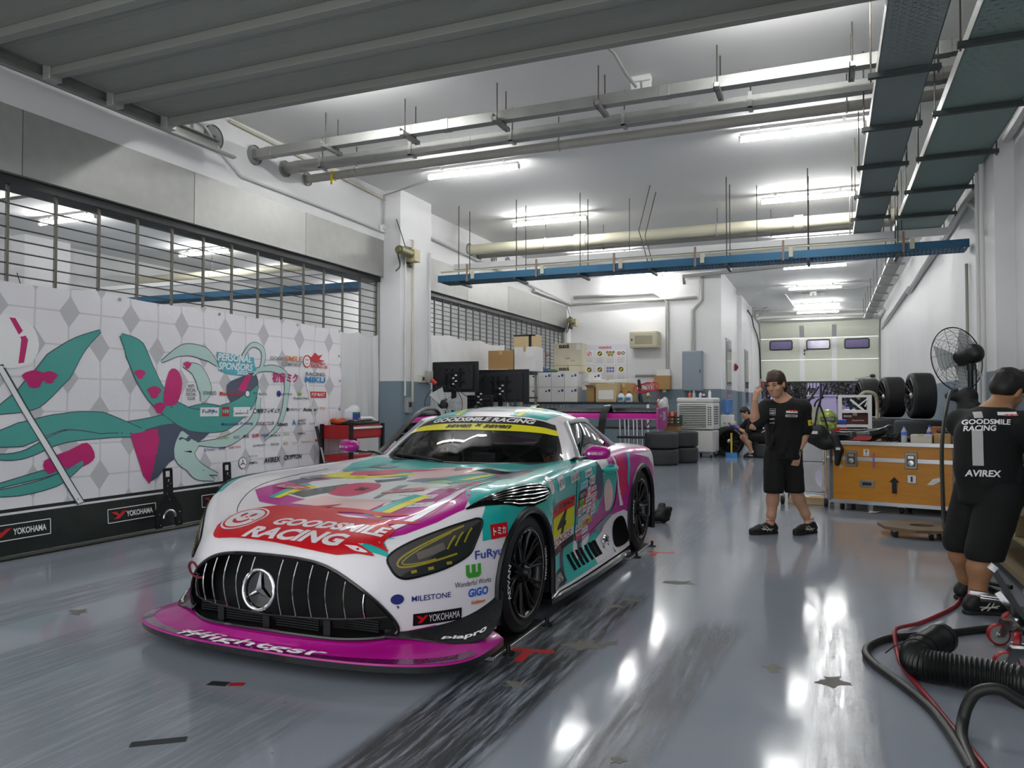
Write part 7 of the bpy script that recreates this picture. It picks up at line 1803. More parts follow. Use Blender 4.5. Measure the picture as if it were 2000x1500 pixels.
t = thing('marker_pen', 'dark red pen lying on the front edge of the case', 'pen', oc(-.10, -.33, .007), CR); MB().cyl((-.05, 0, 0), (.05, .01, 0), .006, 8).build('barrel', M('pen_red', '#6a2226', .4), t); MB().cyl((.05, .01, 0), (.065, .012, 0), .0065, 8).build('cap', BLACKP, t)
t = thing('black_cover', 'folded black cover lying behind the bottle on the case', 'cover', oc(.15, .0), CR); SDF().box((0, 0, .03), (.28, .22, .06), .03, .02).build('cover', BLACKP, t)
tag(MB().add([(.42, 9.95, .003), (.5, 9.92, .012), (.56, 9.99, .02), (.5, 10.05, .006), (.44, 10.02, .025)], [(0, 1, 2), (0, 2, 3), (0, 3, 4)]).build('paper_scrap', PAPER), 'torn scrap of white paper on the floor under the yellow case', 'paper')

# tyres behind the case
TREAD = M('wet_tyre', '#1f2224', .55, var=.15, scale=12)
G2 = 'black tyres behind the yellow case'
for i, (x, y, nm) in enumerate(((1.30, 13.55, 'right'), (.95, 14.55, 'middle'), (.62, 15.4, 'left'))):
    for k in range(3): flat_tyre('black tyre lying flat, %s of the %s pile behind the case' % (('bottom', 'middle', 'top')[k], nm), x, y, k * .345, G2)
def lying_wheel(label, x, y, rz, R, tread=False):
    t = upright_wheel(label, (x, y, 1.037), rz, 'wheel', R, .33, 'wheels standing on the tyre piles')
    if tread:
        for k in range(4): MB().lathe([(R + .001, .05 + k * .075), (R + .001, .056 + k * .075)], 40, X=TR(0, .165, R, PI / 2, 0, 0)).build('groove', BLACKP, t)
    return t
lying_wheel('large slick wheel standing on the right tyre pile beside the right wall', 1.33, 13.55, math.radians(-82), .36); lying_wheel('grooved wheel standing on the middle tyre pile', 1.0, 14.6, math.radians(-80), .345, True); lying_wheel('grooved wheel standing on the left tyre pile, half hidden', .66, 15.4, math.radians(-80), .345, True)
t = thing('small_tyre', 'plain dark tyre lying beside the white frame behind the case', 'tyre', (.35, 14.8, .8)); tyre_mb(.24, .22).build('rubber', TREAD, t, smooth=35); t2 = thing('plinth', 'dark grey plinth under the plain dark tyre', 'plinth', (.35, 14.8, 0)); MB().bb((-.25, -.25, 0), (.25, .25, .8)).build('box', DARKG, t2, .01)
# white frame with red box
t = thing('steel_shelf', 'white angle iron shelf frame behind the case', 'shelf', (.36, 12.6, 0)); f = MB()
for x in (-.2, .2):
    for y in (-.2, .2): MB().bb((x - .025, y - .025, 0), (x + .025, y + .025, 1.40)).build('post', WHITEP, t)
for z in (.35, .93, 1.14, 1.37): MB().bb((-.22, -.22, z), (.22, .22, z + .04) if z < 1.3 else (.22, -.18, z + .035)).build('shelf_board', WHITEP, t)
MB().bb((-.22, .18, 1.37), (.22, .22, 1.405)).build('shelf_board', WHITEP, t)
c_ = carton('dark red carton on the white shelf frame behind the case', .18, .54, 12.45, 12.75, .97, 1.13, M('carton_darkred', '#4e1c1a', .6)); MB().text('BRIDE', TR(-.1, -.153, .12, PI / 2, 0, 0), size=.03, bold=.02).text('Genuine Parts', TR(.04, -.153, .06, PI / 2, 0, 0), size=.02).build('lettering', INKW, c_)
t = thing('bracket_part', 'white bent bracket with hoses lying on the white shelf frame', 'car part', (.40, 12.55, 1.18)); MB().bar((-.1, 0, .16), (.08, 0, .0), .03).tube(catmull([(.0, 0, .05), (.08, .02, .12), (.14, 0, .16), (.1, .03, .05)], 5), .01, 6).build('bracket', WHITEP, t)
t = thing('duct_hose', 'beige flexible hose curving down beside the standing wheels', 'hose', (.66, 14.3, 0)); MB().tube(catmull([(-.2, -.1, 1.36), (-.1, 0, 1.46), (.05, .05, 1.44), (.1, .1, 1.3), (.1, .1, .9)], 6), .03, 8).build('hose', M('hose_beige', '#a9a48c', .6), t); t['label'] = 'beige flexible hose curving down beside the standing wheels'
t = thing('cart_frame', 'blue framed cart with white bin far back by the back door', 'cart', (1.0, 24.5, 0)); f = MB()
for x in (-.4, .4): f.bar((x, 0, 0), (x, 0, 1.3), .05)
f.bar((-.4, 0, 1.3), (.4, 0, 1.3), .05).bar((-.4, 0, .5), (.4, 0, .5), .05).build('frame', M('frame_navy', '#26344c', .5), t); MB().bb((-.3, .05, .5), (.3, .5, 1.1)).build('bin', WHITEP, t, .02)

# ------------------------------------------------------------------ steel trolley beside the man
t = thing('wire_trolley', 'steel wire trolley with sheet panels between the man and the case', 'trolley', (-.26, 10.62, 0), math.radians(-8))
for x in (-.26, .26):
    for y in (-.25, .25):
        MB().cyl((x, y, .10), (x, y, .98), .016, 10).build('post', CHROME, t); c = MB().bb((x - .025, y - .025, .08), (x + .025, y + .025, .12)).build('castor', GALV, t); MB().cyl((x - .018, y, .055), (x + .018, y, .055), .055, 16).build('castor_wheel', RUBBER, c)
for z in (.17, .55, .93):
    s = MB()
    for k in range(9): s.cyl((-.26, -.25 + k * .0625, z), (.26, -.25 + k * .0625, z), .004, 5)
    for y in (-.25, .25): s.cyl((-.26, y, z - .02), (.26, y, z - .02), .006, 5)
    for x in (-.26, .26): s.cyl((x, -.25, z), (x, .25, z), .006, 5)
    s.build('wire_shelf', CHROME, t)
SHM = M('scuffed_sheet', '#bfc1c2', .35, .7, var=.10, scale=7)
MB().bb((-.25, -.262, .56), (.22, -.256, .88)).build('side_panel', SHM, t)
out = [(-.25, .18), (.21, .18), (.23, .22), (.16, .27), (.13, .34), (.15, .42), (.22, .48), (.22, .54), (-.25, .54)]; MB().add([(a, -.262, b) for a, b in out] + [(a, -.256, b) for a, b in out], [tuple(range(9)), tuple(range(17, 8, -1))] + [(i, (i + 1) % 9, 9 + (i + 1) % 9, 9 + i) for i in range(9)]).build('side_panel', SHM, t)
carton('brown carton on the floor under the wire trolley', -.48, -.06, 10.45, 10.7, .0, .09, CARDL)
HB = M('bag_black', '#111214', .6, var=.15, bump=.3, bscale=60)
t = thing('helmet_bag', 'black helmet bag with straps hanging over the trolley corner', 'bag', (-.06, 10.15, .62)); SDF().ell((-.08, 0, .28), (.15, .12, .13), .03).ell((.03, 0, .18), (.13, .11, .09), .05).chain([(.12, -.06, .26), (.17, -.08, .1), (.15, -.09, -.06)], [.05, .05, .03], .03).build('bag', HB, t); MB().tube(catmull([(-.10, -.05, .38), (-.06, -.03, .62), (-.03, -.03, .62), (.05, -.05, .36)], 5), .012, 6).build('handle_strap', HB, t)
MB().box((-.1, -.122, .31), (.07, .006, .035), rz=.1).box((.16, -.14, .12), (.05, .006, .03)).box((.05, -.125, .02), (.03, .006, .02)).build('patch_label', PAPER, t)
t = thing('paint_bucket', 'scuffed white bucket with black tools on top of the wire trolley', 'bucket', (-.22, 10.72, .935)); MB().lathe([(0, 0), (.12, 0), (.135, .30), (.13, .30), (.115, .015), (0, .015)], 26).build('bucket', M('bucket_scuffed', '#cfccc2', .6, var=.14, scale=20), t); MB().tube(catmull([(-.14, 0, .27), (-.05, -.16, .1), (.05, -.16, .1), (.14, 0, .27)], 5), .005, 6).build('handle', STEEL, t)
rn = random.Random(5)
tl = MB()
for k in range(8): a = rn.uniform(0, 6.3); MB().tube(catmull([(.08 * math.cos(a), .08 * math.sin(a), .2), (.12 * math.cos(a), .1 * math.sin(a), .36), (.12 * math.cos(a) + rn.uniform(-.1, .15), .1 * math.sin(a), .40 + rn.uniform(0, .22))], 4), .012, 6).build('tool', BLACKP, t)
t = thing('racing_helmet', 'lime and white patterned helmet hung beside the bucket on the trolley', 'helmet', (-.01, 10.6, .935)); SDF().ell((0, 0, .14), (.12, .14, .13), .03).box((0, -.09, .06), (.2, .1, .1), .03, .04).build('shell', M('helmet_lime', '#8fa23a', .3, var=.5, scale=14, coat=.6), t); MB().box((0, -.135, .15), (.17, .03, .06)).build('visor', GLOSSB, t, .01)
t = thing('striped_box', 'red, white and blue box behind the helmet', 'box', (.06, 11.4, 0)); MB().bb((-.16, -.15, .0), (.16, .15, 1.0)).build('cabinet', WHITEP, t, .01); MB().bb((-.165, -.155, .82), (.165, .155, .96)).build('stripe', RED, t); MB().bb((-.165, -.155, 1.0), (.165, .155, 1.06)).build('top_lid', INKB, t, .01)

# ------------------------------------------------------------------ right foreground
floor_fan('black pedestal fan with wire cage against the right wall', (1.22, 9.0), (-.62, .76, -.12), 1.74, .33)
BENCHM = M('bench_grey', '#4b4f50', .45, .4, var=.15)
t = thing('workbench', 'dark workbench with drawers along the right wall', 'bench', (1.465, 6.55, 0)); t.scale = (.82, 1, 1); MB().bb((-.38, -1.35, .76), (.40, 1.35, .82)).build('worktop', M('worktop_black', '#1b1c1d', .4), t, .006); MB().bb((-.36, -1.33, .08), (.38, -.72, .76)).build('cabinet', GALV, t, .006); MB().bb((-.34, -.7, .08), (.38, 1.33, .12)).build('shelf', WOOD, t)
for y in (-.7, 1.3): MB().bb((-.36, y - .03, 0), (-.30, y + .03, .76)).build('leg', BENCHM, t)
MB().bb((.34, -.7, .1), (.38, 1.33, .76)).build('back_panel', WOOD, t)
for z in (.34, .55): MB().bb((-.34, -.7, z), (.36, 1.3, z + .02)).build('shelf', WOOD, t)
for k, z in enumerate((.36, .57)):
    for j in range(4):
        b_ = thing('parts_bin', 'pale card parts bin, %s from the far end on the %s shelf of the workbench' % (('first', 'second', 'third', 'fourth')[j], ('lower', 'upper')[k]), 'bin', (1.335, 7.55 - j * .36, z), group='card bins in the workbench'); MB().bb((-.14, -.15, 0), (.14, .15, .15)).build('bin', CARDL, b_, .004); MB().bb((-.143, -.15, .11), (-.14, .15, .155)).build('lip', CARD, b_); MB().add([(-.1445, -.03, .13), (-.1445, .03, .13), (-.1445, 0, .10)], [(0, 1, 2)]).build('label', INKB, b_)
t = thing('black_jacket', 'black jacket hanging on the pedestal fan post', 'jacket', (1.29, 8.84, 0)); SDF().chain([(0, 0, 1.36), (-.02, -.02, 1.1), (-.03, -.03, .85)], [.09, .10, .08], .05).ell((-.12, 0, 1.36), (.09, .05, .05), .04).chain([(.05, -.08, 1.25), (.08, -.1, .95)], [.06, .05], .03).build('jacket', HB, t, .015)
tag(MB().tube(catmull([(1.16, 8.6, 1.42), (1.02, 8.0, 1.36), (.90, 7.5, 1.0), (.86, 7.2, .6), (.85, 6.95, .25), (.90, 6.6, .06), (1.0, 6.35, .03), (1.15, 6.2, .03)], 8), .016, 8).build('hose', M('hose_olive', '#1d2016', .5, var=.3)), 'black and yellow hose hanging behind the man at the bench', 'hose')
tag(MB().tube(catmull([(1.0, 7.2, .75), (.94, 6.9, .5), (.88, 6.5, .2), (.84, 6.15, .03), (.79, 5.82, .012), (.72, 5.56, .012), (.60, 5.30, .012), (.47, 5.06, .012), (.36, 4.86, .03), (.32, 4.66, .055), (.315, 4.45, .02), (.32, 4.25, .012), (.35, 4.03, .012), (.40, 3.76, .012), (.45, 3.46, .012), (.48, 3.29, .012), (.54, 2.9, .012), (.6, 2.5, .012)], 8), .011, 8).build('air_hose', M('hose_crimson', '#9c1f2c', .35, var=.05)), 'thin red air hose snaking across the floor to the lower right', 'hose')
tag(MB().tube(catmull([(1.2, 5.3, .03), (.82, 5.06, .021), (.58, 4.86, .021), (.32, 4.68, .021), (.20, 4.50, .021), (.165, 4.32, .021), (.21, 4.13, .021), (.30, 3.91, .021), (.38, 3.67, .021), (.415, 3.48, .021), (.435, 3.30, .021), (.45, 3.1, .021)], 8), .020, 10).build('power_cable', M('rubber_hose', '#191b18', .5, var=.25, scale=9)), 'thick black rubber cable looping on the floor at the lower right', 'cable')
tag(MB().tube(catmull([(1.7, 3.3, .022), (1.2, 3.4, .022), (.95, 3.5, .06), (.80, 3.5, .10), (.68, 3.5, .145), (.60, 3.5, .185), (.53, 3.5, .165), (.495, 3.5, .11), (.475, 3.48, .05), (.46, 3.40, .022), (.455, 3.25, .022), (.46, 3.0, .022)], 8), .022, 10).build('power_cable', M('rubber_hose')), 'second thick black cable arching up beside the ribbed duct at the lower right', 'cable')
t = thing('ribbed_duct', 'fat black ribbed duct hose lying on the floor at the lower right', 'duct', (0, 0, 0))
P = catmull([(.53, 4.54, .08), (.47, 4.42, .08), (.41, 4.27, .08), (.375, 4.14, .08), (.40, 4.06, .08), (.50, 4.03, .08), (.64, 4.0, .08), (.80, 3.95, .08), (1.15, 3.85, .08), (1.7, 3.6, .08)], 44)
rr = [.071 + .0035 * math.sin(i * 1.05) for i in range(len(P))]; MB().tube(P, rr, 24).build('tube', M('duct_black', '#111312', .35, var=.1), t)
Pn = [Vector(p) for p in P]
MB().tube([Pn[0] - (Pn[8] - Pn[0]) * .4, Pn[10]], .076, 24).build('cuff', BLACKP, t)
for i in (84, 112):
    tt = (Pn[i + 1] - Pn[i - 1]).normalized(); MB().ring((0, 0, 0), .077, .004, 28, 6, X=Matrix.Translation(Pn[i]) @ tt.to_track_quat('Z', 'Y').to_matrix().to_4x4()).build('cable_tie', BLACKP, t)
MB().tube(catmull([Pn[112] + Vector((-.06, 0, .05)), Pn[112] + Vector((-.10, .0, .03)), Pn[112] + Vector((-.14, -.02, .0))], 4), .004, 5).build('tie_tail', BLACKP, t)
# trolley jack with red castors
t = thing('trolley_jack', 'steel trolley jack frame with red rimmed castors at the right edge', 'jack', (1.02, 4.62, 0))
MB().bar((-.25, .0, .45), (-.06, -.02, .10), .03).build('side_bar', DARKG, t); MB().bar((-.23, -.02, .33), (-.08, -.04, .12), .03).build('side_bar', CHROME, t); MB().bar((-.255, .0, .435), (-.235, .0, .46), .034).build('bar_end', CHROME, t); MB().bar((-.34, .06, .30), (-.15, .02, .295), .02).build('cross_bar', CHROME, t); MB().bar((-.30, .02, .275), (-.14, .0, .27), .02).build('cross_bar', CHROME, t)
MB().bb((-.10, -.45, .09), (.25, .3, .13)).build('base_frame', STEEL, t, .006)
MB().cyl((.0, .1, .12), (.0, .1, .30), .075, 18).build('cylinder', M('jack_red', '#8a1a12', .4, .2), t); MB().lathe([(.085, 0), (.095, .02), (.095, .05), (.075, .07)], 20, X=TR(0, .1, .27)).build('collar', M('jack_orange', '#b03a14', .35, .3), t)
RIMR = M('castor_red', '#a3161c', .4)
for x, y, rz in ((-.19, .20, .25), (-.25, -.32, .1), (-.13, .06, 1.3), (-.08, .50, .6)):
    X = TR(x, y, .058, 0, 0, rz) @ Matrix.Scale(.61, 4); c = MB().lathe([(.080, -.026), (.092, -.022), (.095, -.010), (.095, .010), (.092, .022), (.080, .026)], 32, X=X @ TR(0, 0, 0, PI / 2, 0, 0)).build('castor_tyre', RIMR, t); MB().lathe([(0, -.027), (.02, -.029), (.030, -.02), (.079, -.024), (.079, .024), (.030, .02), (.02, .029), (0, .027)], 28, X=X @ TR(0, 0, 0, PI / 2, 0, 0)).build('castor_wheel', GALV, c)
    MB().add([(-.03, -.036, -.015), (.03, -.036, -.015), (.13, -.04, .13), (.03, -.04, .13), (-.03, .036, -.015), (.03, .036, -.015), (.13, .04, .13), (.03, .04, .13)], [(0, 1, 2, 3), (4, 7, 6, 5), (3, 2, 6, 7)], 0, X).cyl((0, -.045, 0), (0, .045, 0), .014, 10, X=X).build('castor_fork', STEEL, c)
# octagonal dolly
t = thing('wooden_dolly', 'worn octagonal wooden dolly with a hole, on small castors', 'dolly', (.83, 8.48, 0), .2); bm_ = bmesh.new()
o8 = [bm_.verts.new((.40 * math.cos(a), .36 * math.sin(a), .098)) for a in [PI / 8 + k * PI / 4 for k in range(8)]]; i8 = [bm_.verts.new((.11 * math.cos(a), .10 * math.sin(a), .098)) for a in [k * PI / 10 for k in range(20)]]
ed = [bm_.edges.new((o8[i], o8[(i + 1) % 8])) for i in range(8)] + [bm_.edges.new((i8[i], i8[(i + 1) % 20])) for i in range(20)]; bmesh.ops.triangle_fill(bm_, edges=ed, use_beauty=True); me = bpy.data.meshes.new('board'); bm_.to_mesh(me); bm_.free(); me.materials.append(M('dolly_wood', '#6f5f48', .6, var=.3, scale=5))
p = bpy.data.objects.new('board', me); COL.objects.link(p); p.parent = t; s = p.modifiers.new('thick', 'SOLIDIFY'); s.thickness = .028; s.offset = 1
for x, y in ((-.28, -.16), (.28, -.14), (0, -.27), (-.2, .22), (.22, .2)): c = MB().bb((x - .022, y - .022, .05), (x + .022, y + .022, .085)).build('castor', GALV, t); MB().cyl((x - .014, y, .033), (x + .014, y, .033), .033, 14).build('castor_wheel', RUBBER, c)

# floor tape and marks
TAPE = M('tape_red', '#b3201f', .5, var=.08, scale=20)
def tape(label, parts, mat=None, name='floor_tape'):
    m = MB()
    for a, b, w in parts:
        a, b = Vector(a), Vector(b); d = (b - a).normalized(); n = Vector((-d.y, d.x)) * w / 2
        m.prism([tuple((a + n)), tuple((a - n)), tuple((b - n)), tuple((b + n))], .0012, 0, TR(0, 0, .0005 + .0004 * len(m.f) / 6))
    return tag(m.build(name, mat or TAPE), label, 'tape')
tape('red tape T on the floor beside the front wheel of the car', [((-1.56, 3.76), (-1.33, 3.80), .05), ((-1.46, 3.77), (-1.45, 3.60), .05)]); tape('red tape T on the floor beside the rear wheel of the car', [((-1.47, 6.66), (-1.24, 6.68), .05), ((-1.40, 6.67), (-1.39, 6.50), .05)])
tape('short dark tape strip on the floor at the lower left', [((-2.46, 2.17), (-2.30, 2.29), .045)], M('tape_dark', '#23282b', .5)); tape('small red and dark tape scrap on the floor in front of the splitter', [((-2.56, 2.80), (-2.50, 2.83), .04)]); tape('dark tape scrap beside the red one in front of the splitter', [((-2.66, 2.78), (-2.57, 2.80), .05)], M('tape_dark'))
rn = random.Random(11); CH = M('bare_concrete', '#6d6b64', .7, var=.2, scale=30)
FL = bpy.data.objects['floor']
for (x, y, r, el) in ((-1.22, 3.98, .07, 1.8), (-1.1, 4.05, .05, 1.2), (-.26, 3.98, .05, 1.0), (.01, 3.90, .06, 1.4), (-1.28, 4.8, .05, 1.6), (-1.0, 5.6, .07, 1.8), (-1.35, 3.3, .05, 1.2), (.36, 2.95, .04, 2.0), (-1.2, 5.0, .05, 1.3), (-4.3, 3.4, .05, 1.6), (-.72, 2.75, .03, 1.0)):
    ph = rn.uniform(0, 6); P = [(x + r * el * (1 + .35 * math.sin(3 * a + ph) + .2 * math.sin(7 * a)) * math.cos(a) * .8, y + r * (1 + .4 * math.sin(2 * a + ph * 2) + .2 * math.sin(5 * a + ph)) * math.sin(a)) for a in [k * PI / 16 for k in range(32)]]
    MB().prism(P, .0008, 0, TR(0, 0, .0003)).build('paint_chip', CH, FL)
# ================================================================== people
SKIN = M('skin', '#c2957a', .55, var=.08, scale=9); SKIN2 = M('skin_tan', '#a67855', .55, var=.08, scale=9)
HAIR = M('hair_dark', '#1b1715', .55, var=.25, scale=40); HAIRB = M('hair_brown', '#3a271b', .55, var=.3, scale=40)
CLOTH = M('black_cloth', '#08090a', .85, var=.2, scale=5, bump=.25, bscale=16); CLOTH2 = M('black_cloth_shorts', '#0a0b0c', .85, var=.2, scale=5, bump=.2, bscale=16)
SOCK = M('white_sock', '#dcdad6', .85, var=.05); SHOE = M('black_shoe', '#121315', .55, var=.2); SOLE = M('shoe_sole', '#1c1d1f', .7)
EYE = M('eye_dark', '#140f0d', .25, var=0); LIP = M('lip', '#8f5a4c', .5, var=0)
V3 = lambda *a: Vector(a)
def headframe(f, up=(0, 0, 1)):
    f = Vector(f).normalized(); u = Vector(up); u = (u - f * u.dot(f)).normalized(); s = f.cross(u)
    return Matrix((s, f, u)).transposed()          # columns: right, forward, up
def head(S, c, R, k=1.):
    """skull, jaw, nose, brows, lips, cheeks, ears; c = centre of the skull"""
    c = Vector(c); L = lambda x, y, z: tuple(c + R @ Vector((x, y, z)) * k); R4 = R.to_4x4()
    S.ell(L(0, -.012, .022), (.073 * k, .094 * k, .096 * k), .02, R=R4); S.ell(L(0, .030, -.048), (.058 * k, .062 * k, .072 * k), .03, R=R4)
    S.ell(L(0, .060, -.092), (.030 * k, .024 * k, .022 * k), .03, R=R4)
    S.cap(L(0, .084, .012), L(0, .103, -.026), .009 * k, .013 * k, .012); S.ell(L(0, .097, -.030), (.018 * k, .012 * k, .010 * k), .01, R=R4)
    for s in (-1, 1):
        S.cap(L(s * .012, .083, .026), L(s * .048, .066, .026), .010 * k, .009 * k, .012)
        S.ell(L(s * .032, .088, .006), (.017 * k, .012 * k, .009 * k), .008, True, R=R4)
        S.ell(L(s * .042, .058, -.028), (.020 * k, .022 * k, .020 * k), .02, R=R4)
        S.ell(L(s * .076, -.010, -.010), (.011 * k, .020 * k, .034 * k), .008, R=R4)
    S.cap(L(-.020, .083, -.060), L(.020, .083, -.060), .008 * k, .008 * k, .008); S.cap(L(-.016, .082, -.070), L(.016, .082, -.070), .008 * k, .008 * k, .008)
    S.cap(L(-.022, .094, -.0645), L(.022, .094, -.0645), .003 * k, .003 * k, .003, neg=True)
def eyes(parent, c, R, k=1., glasses=False):
    c = Vector(c); X = Matrix.Translation(c) @ R.to_4x4() @ Matrix.Scale(k, 4); m = MB()
    for s in (-1, 1): m.ell((s * .032, .083, .005), (.012, .006, .0045), 10, 6, 0, X)
    m.build('eyes', EYE, parent); b = MB()
    for s in (-1, 1): b.tube([(s * .014, .093, .028), (s * .032, .091, .033), (s * .05, .078, .027)], [.003, .004, .002], 6, X=X, sq=.8)
    b.build('eyebrows', HAIR, parent); MB().tube([(-.022, .0875, -.064), (0, .091, -.0645), (.022, .0875, -.064)], .003, 6, X=X).build('lips', LIP, parent)
    if glasses:
        g = MB()
        for s in (-1, 1):
            g.tube([(s * .033 + .024 * math.cos(a), .098, .004 + .017 * math.sin(a)) for a in [2 * PI * i / 16 for i in range(16)]], .002, 5, closed=True, X=X); g.tube([(s * .056, .098, .008), (s * .08, .06, .010), (s * .082, -.01, .008)], .002, 5, X=X)
        g.tube([(-.01, .1, .006), (.01, .1, .006)], .002, 5, X=X); g.build('glasses', BLACKP, parent)
def hair(parent, c, R, mat, k=1., fringe=.04, long=0., h=.008, seed=1):
    c = Vector(c); L = lambda x, y, z: tuple(c + R @ Vector((x, y, z)) * k); R4 = R.to_4x4(); S = SDF(); rn = random.Random(seed)
    S.ell(L(0, -.020, .036), (.083 * k, .099 * k, .100 * k), .02, R=R4); S.ell(L(0, -.06, -.02 - long), (.070 * k, .060 * k, (.07 + long) * k), .03, R=R4)
    for i in range(26):
        a = rn.uniform(0, 2 * PI); e = rn.uniform(.2, 1.4); e = rn.uniform(.0, .9); p = V3(.076 * math.cos(a) * math.cos(e), -.02 + .092 * math.sin(a) * math.cos(e), .036 + .092 * math.sin(e)); q = p + V3(math.cos(a) * .008, math.sin(a) * .008, -.04 + .015 * rn.random()); S.cap(L(*p), L(*q), .014 * k, .006 * k, .02)
    S.ell(L(0, .075, -.05), (.063 * k, .062 * k, (.092 - fringe) * k), .008, True, R=R4); S.ell(L(0, .10, -.02), (.058 * k, .06 * k, .05 * k), .008, True, R=R4)
    for s in (-1, 1): S.ell(L(s * .085, .01, -.03), (.022 * k, .034 * k, .040 * k), .006, True, R=R4)
    return S.build('hair', mat, parent, h)
def hand(S, w, d, n, th, curl=(.5, .6, .7, .8), k=1., thumb=.5):
    """w wrist, d direction to the knuckles, n back of the hand, th side of the thumb; curl in radians per joint"""
    w, d = Vector(w), Vector(d).normalized(); n = Vector(n); n = (n - d * n.dot(d)).normalized(); t = Vector(th); t = (t - d * t.dot(d) - n * t.dot(n)).normalized()
    a = w + d * .085 * k
    for o in (-.026, -.009, .009, .026): S.cap(tuple(w + t * o * .62 * k + d * .012 * k), tuple(a + t * o * k), .016 * k, .0125 * k, .014)
    for i, (o, ln) in enumerate(((.030, .072), (.010, .080), (-.010, .075), (-.029, .060))):
        p = a + t * o * k; ang = curl[i] * .7; seg = (ln * .46 * k, ln * .30 * k, ln * .26 * k)
        for j, sl in enumerate(seg):
            q = p + (d * math.cos(ang) - n * math.sin(ang) + t * (o * .8)) * sl; S.cap(tuple(p), tuple(q), (.0092 - .0009 * j) * k, (.0084 - .001 * j) * k, .004); p = q; ang += curl[i]
    p = w + d * .025 * k + t * .026 * k; v = (d * .7 + t * .75 - n * .25).normalized(); q = p + v * .042 * k; S.cap(tuple(p), tuple(q), .014 * k, .0105 * k, .012); v2 = (d * (.9) + t * (.35 - thumb) - n * thumb).normalized(); q2 = q + v2 * .030 * k; S.cap(tuple(q), tuple(q2), .0105 * k, .009 * k, .006); S.cap(tuple(q2), tuple(q2 + v2 * .022 * k), .009 * k, .0075 * k, .006)
def shoe(parent, heel, toe, k=1., lift=0.):
    h, t = Vector(heel), Vector(toe); d = (t - h); L = d.length; d.normalize(); u = Vector((0, 0, 1)); s = d.cross(u).normalized()
    at = lambda a, b, z: tuple(h + d * a * L + s * b + u * z)
    S = SDF(); S.chain([at(.12, 0, .055), at(.4, 0, .06), at(.68, 0, .045), at(.90, 0, .036)], [.038, .04, .042, .034], .03); S.cap(at(.17, 0, .06), at(.23, 0, .098), .044, .046, .03); S.plane(at(0, 0, .118), (0, 0, 1), .004); S.plane(at(0, 0, .012), (0, 0, -1), .004)
    o = S.build('shoe', SHOE, parent, .007); b = SDF().chain([at(.10, 0, .014), at(.45, 0, .014), at(.72, 0, .014), at(.90, 0, .014)], [.038, .034, .044, .034], .02); b.plane(at(0, 0, .026), (0, 0, 1), .003); b.plane(at(0, 0, .0), (0, 0, -1), .003); b.build('sole', SOLE, o, .007)
    st = MB(); bv = BVHTree.FromPolygons([v.co.copy() for v in o.data.vertices], [tuple(p.vertices) for p in o.data.polygons])
    for sg in (-1, 1):
        for P in (((.30, .03), (.50, .085)), ((.42, .03), (.58, .08)), ((.25, .055), (.62, .05)), ((.28, .04), (.66, .062))):
            q = []
            for i in range(7):
                a = P[0][0] + (P[1][0] - P[0][0]) * i / 6; z = P[0][1] + (P[1][1] - P[0][1]) * i / 6; o_ = Vector(at(a, 0, z)) + s * sg * .12; r = bv.ray_cast(o_, -s * sg)
                if r[0]: q.append(r[0] + s * sg * .001)
            if len(q) > 2: st.tube(q, .0032, 5)
    st.build('stripes', M('shoe_stripe', '#d9d6c4', .5, var=0), o); lc = MB()
    for a in (.42, .50, .58, .66):
        r = bv.ray_cast(Vector(at(a, 0, .3)), -u)
        if r[0]: lc.tube([r[0] - s * .018 - u * .004, r[0] + u * .003, r[0] + s * .018 - u * .004], .004, 5)
    lc.build('laces', BLACKP, o); return o
def cloth_print(parent, obj, fr, items, eps=.003):
    bv = BVHTree.FromPolygons([v.co.copy() for v in obj.data.vertices], [tuple(p.vertices) for p in obj.data.polygons])
    for nm, mats, plates, txts in items:
        m = MB()
        for x, y, w, h, mi in plates: project(m, [(x - w / 2, y - h / 2, 0), (x + w / 2, y - h / 2, 0), (x + w / 2, y + h / 2, 0), (x - w / 2, y + h / 2, 0)], [(0, 1, 2, 3)], fr, eps, mi, .025, bv, .5)
        for t, x, y, h, w, mi, sh in txts:
            V2, F2 = text2d(t, h, .03, sh, w=w); project(m, V2, F2, fr, eps + .0012, mi, .025, bv, .5, (x, y))
        m.build(nm, mats, obj)
def body_frame(O, n, up=(0, 0, 1)):
    N = Vector(n).normalized(); W = Vector(up); W = (W - N * W.dot(N)).normalized(); U = W.cross(N); return Vector(O), U, W, N

# ---- the standing man
MR = Vector((.924, .381, 0)); MBK = Vector((-.05, .998, 0)); MB0 = Vector((-.43, 8.06, 0))
mp = lambda r, b, z: tuple(MR * r + MBK * b + Vector((0, 0, z)))
man = thing('person', 'person in black t-shirt and shorts standing, one hand raised to the forehead', 'person', tuple(MB0))
S = SDF(); hc = Vector(mp(-.055, -.08, 1.475)); hf = Vector(MR) * -.52 + Vector((0, -1, 0)) * .80 + Vector((0, 0, -.30)); HR = headframe(hf, (-.05, -.02, 1)); head(S, hc, HR, 1.04)
S.cap(mp(.03, .0, 1.30), mp(-.03, -.04, 1.42), .062, .056, .03)
S.chain([mp(.02, .02, .80), mp(.015, .01, .98), mp(.02, .0, 1.18), mp(.03, 0, 1.26)], [.145, .135, .145, .10], .06); S.chain([mp(-.14, -.01, 1.235), mp(.195, -.01, 1.24)], [.068, .068], .05)
sR, eR, wR = mp(-.15, -.02, 1.225), mp(-.265, -.14, 1.075), mp(-.255, -.20, 1.315); S.cap(sR, eR, .056, .045, .03); S.chain([eR, tuple(Vector(eR).lerp(Vector(wR), .35)), wR], [.045, .043, .027], .02)
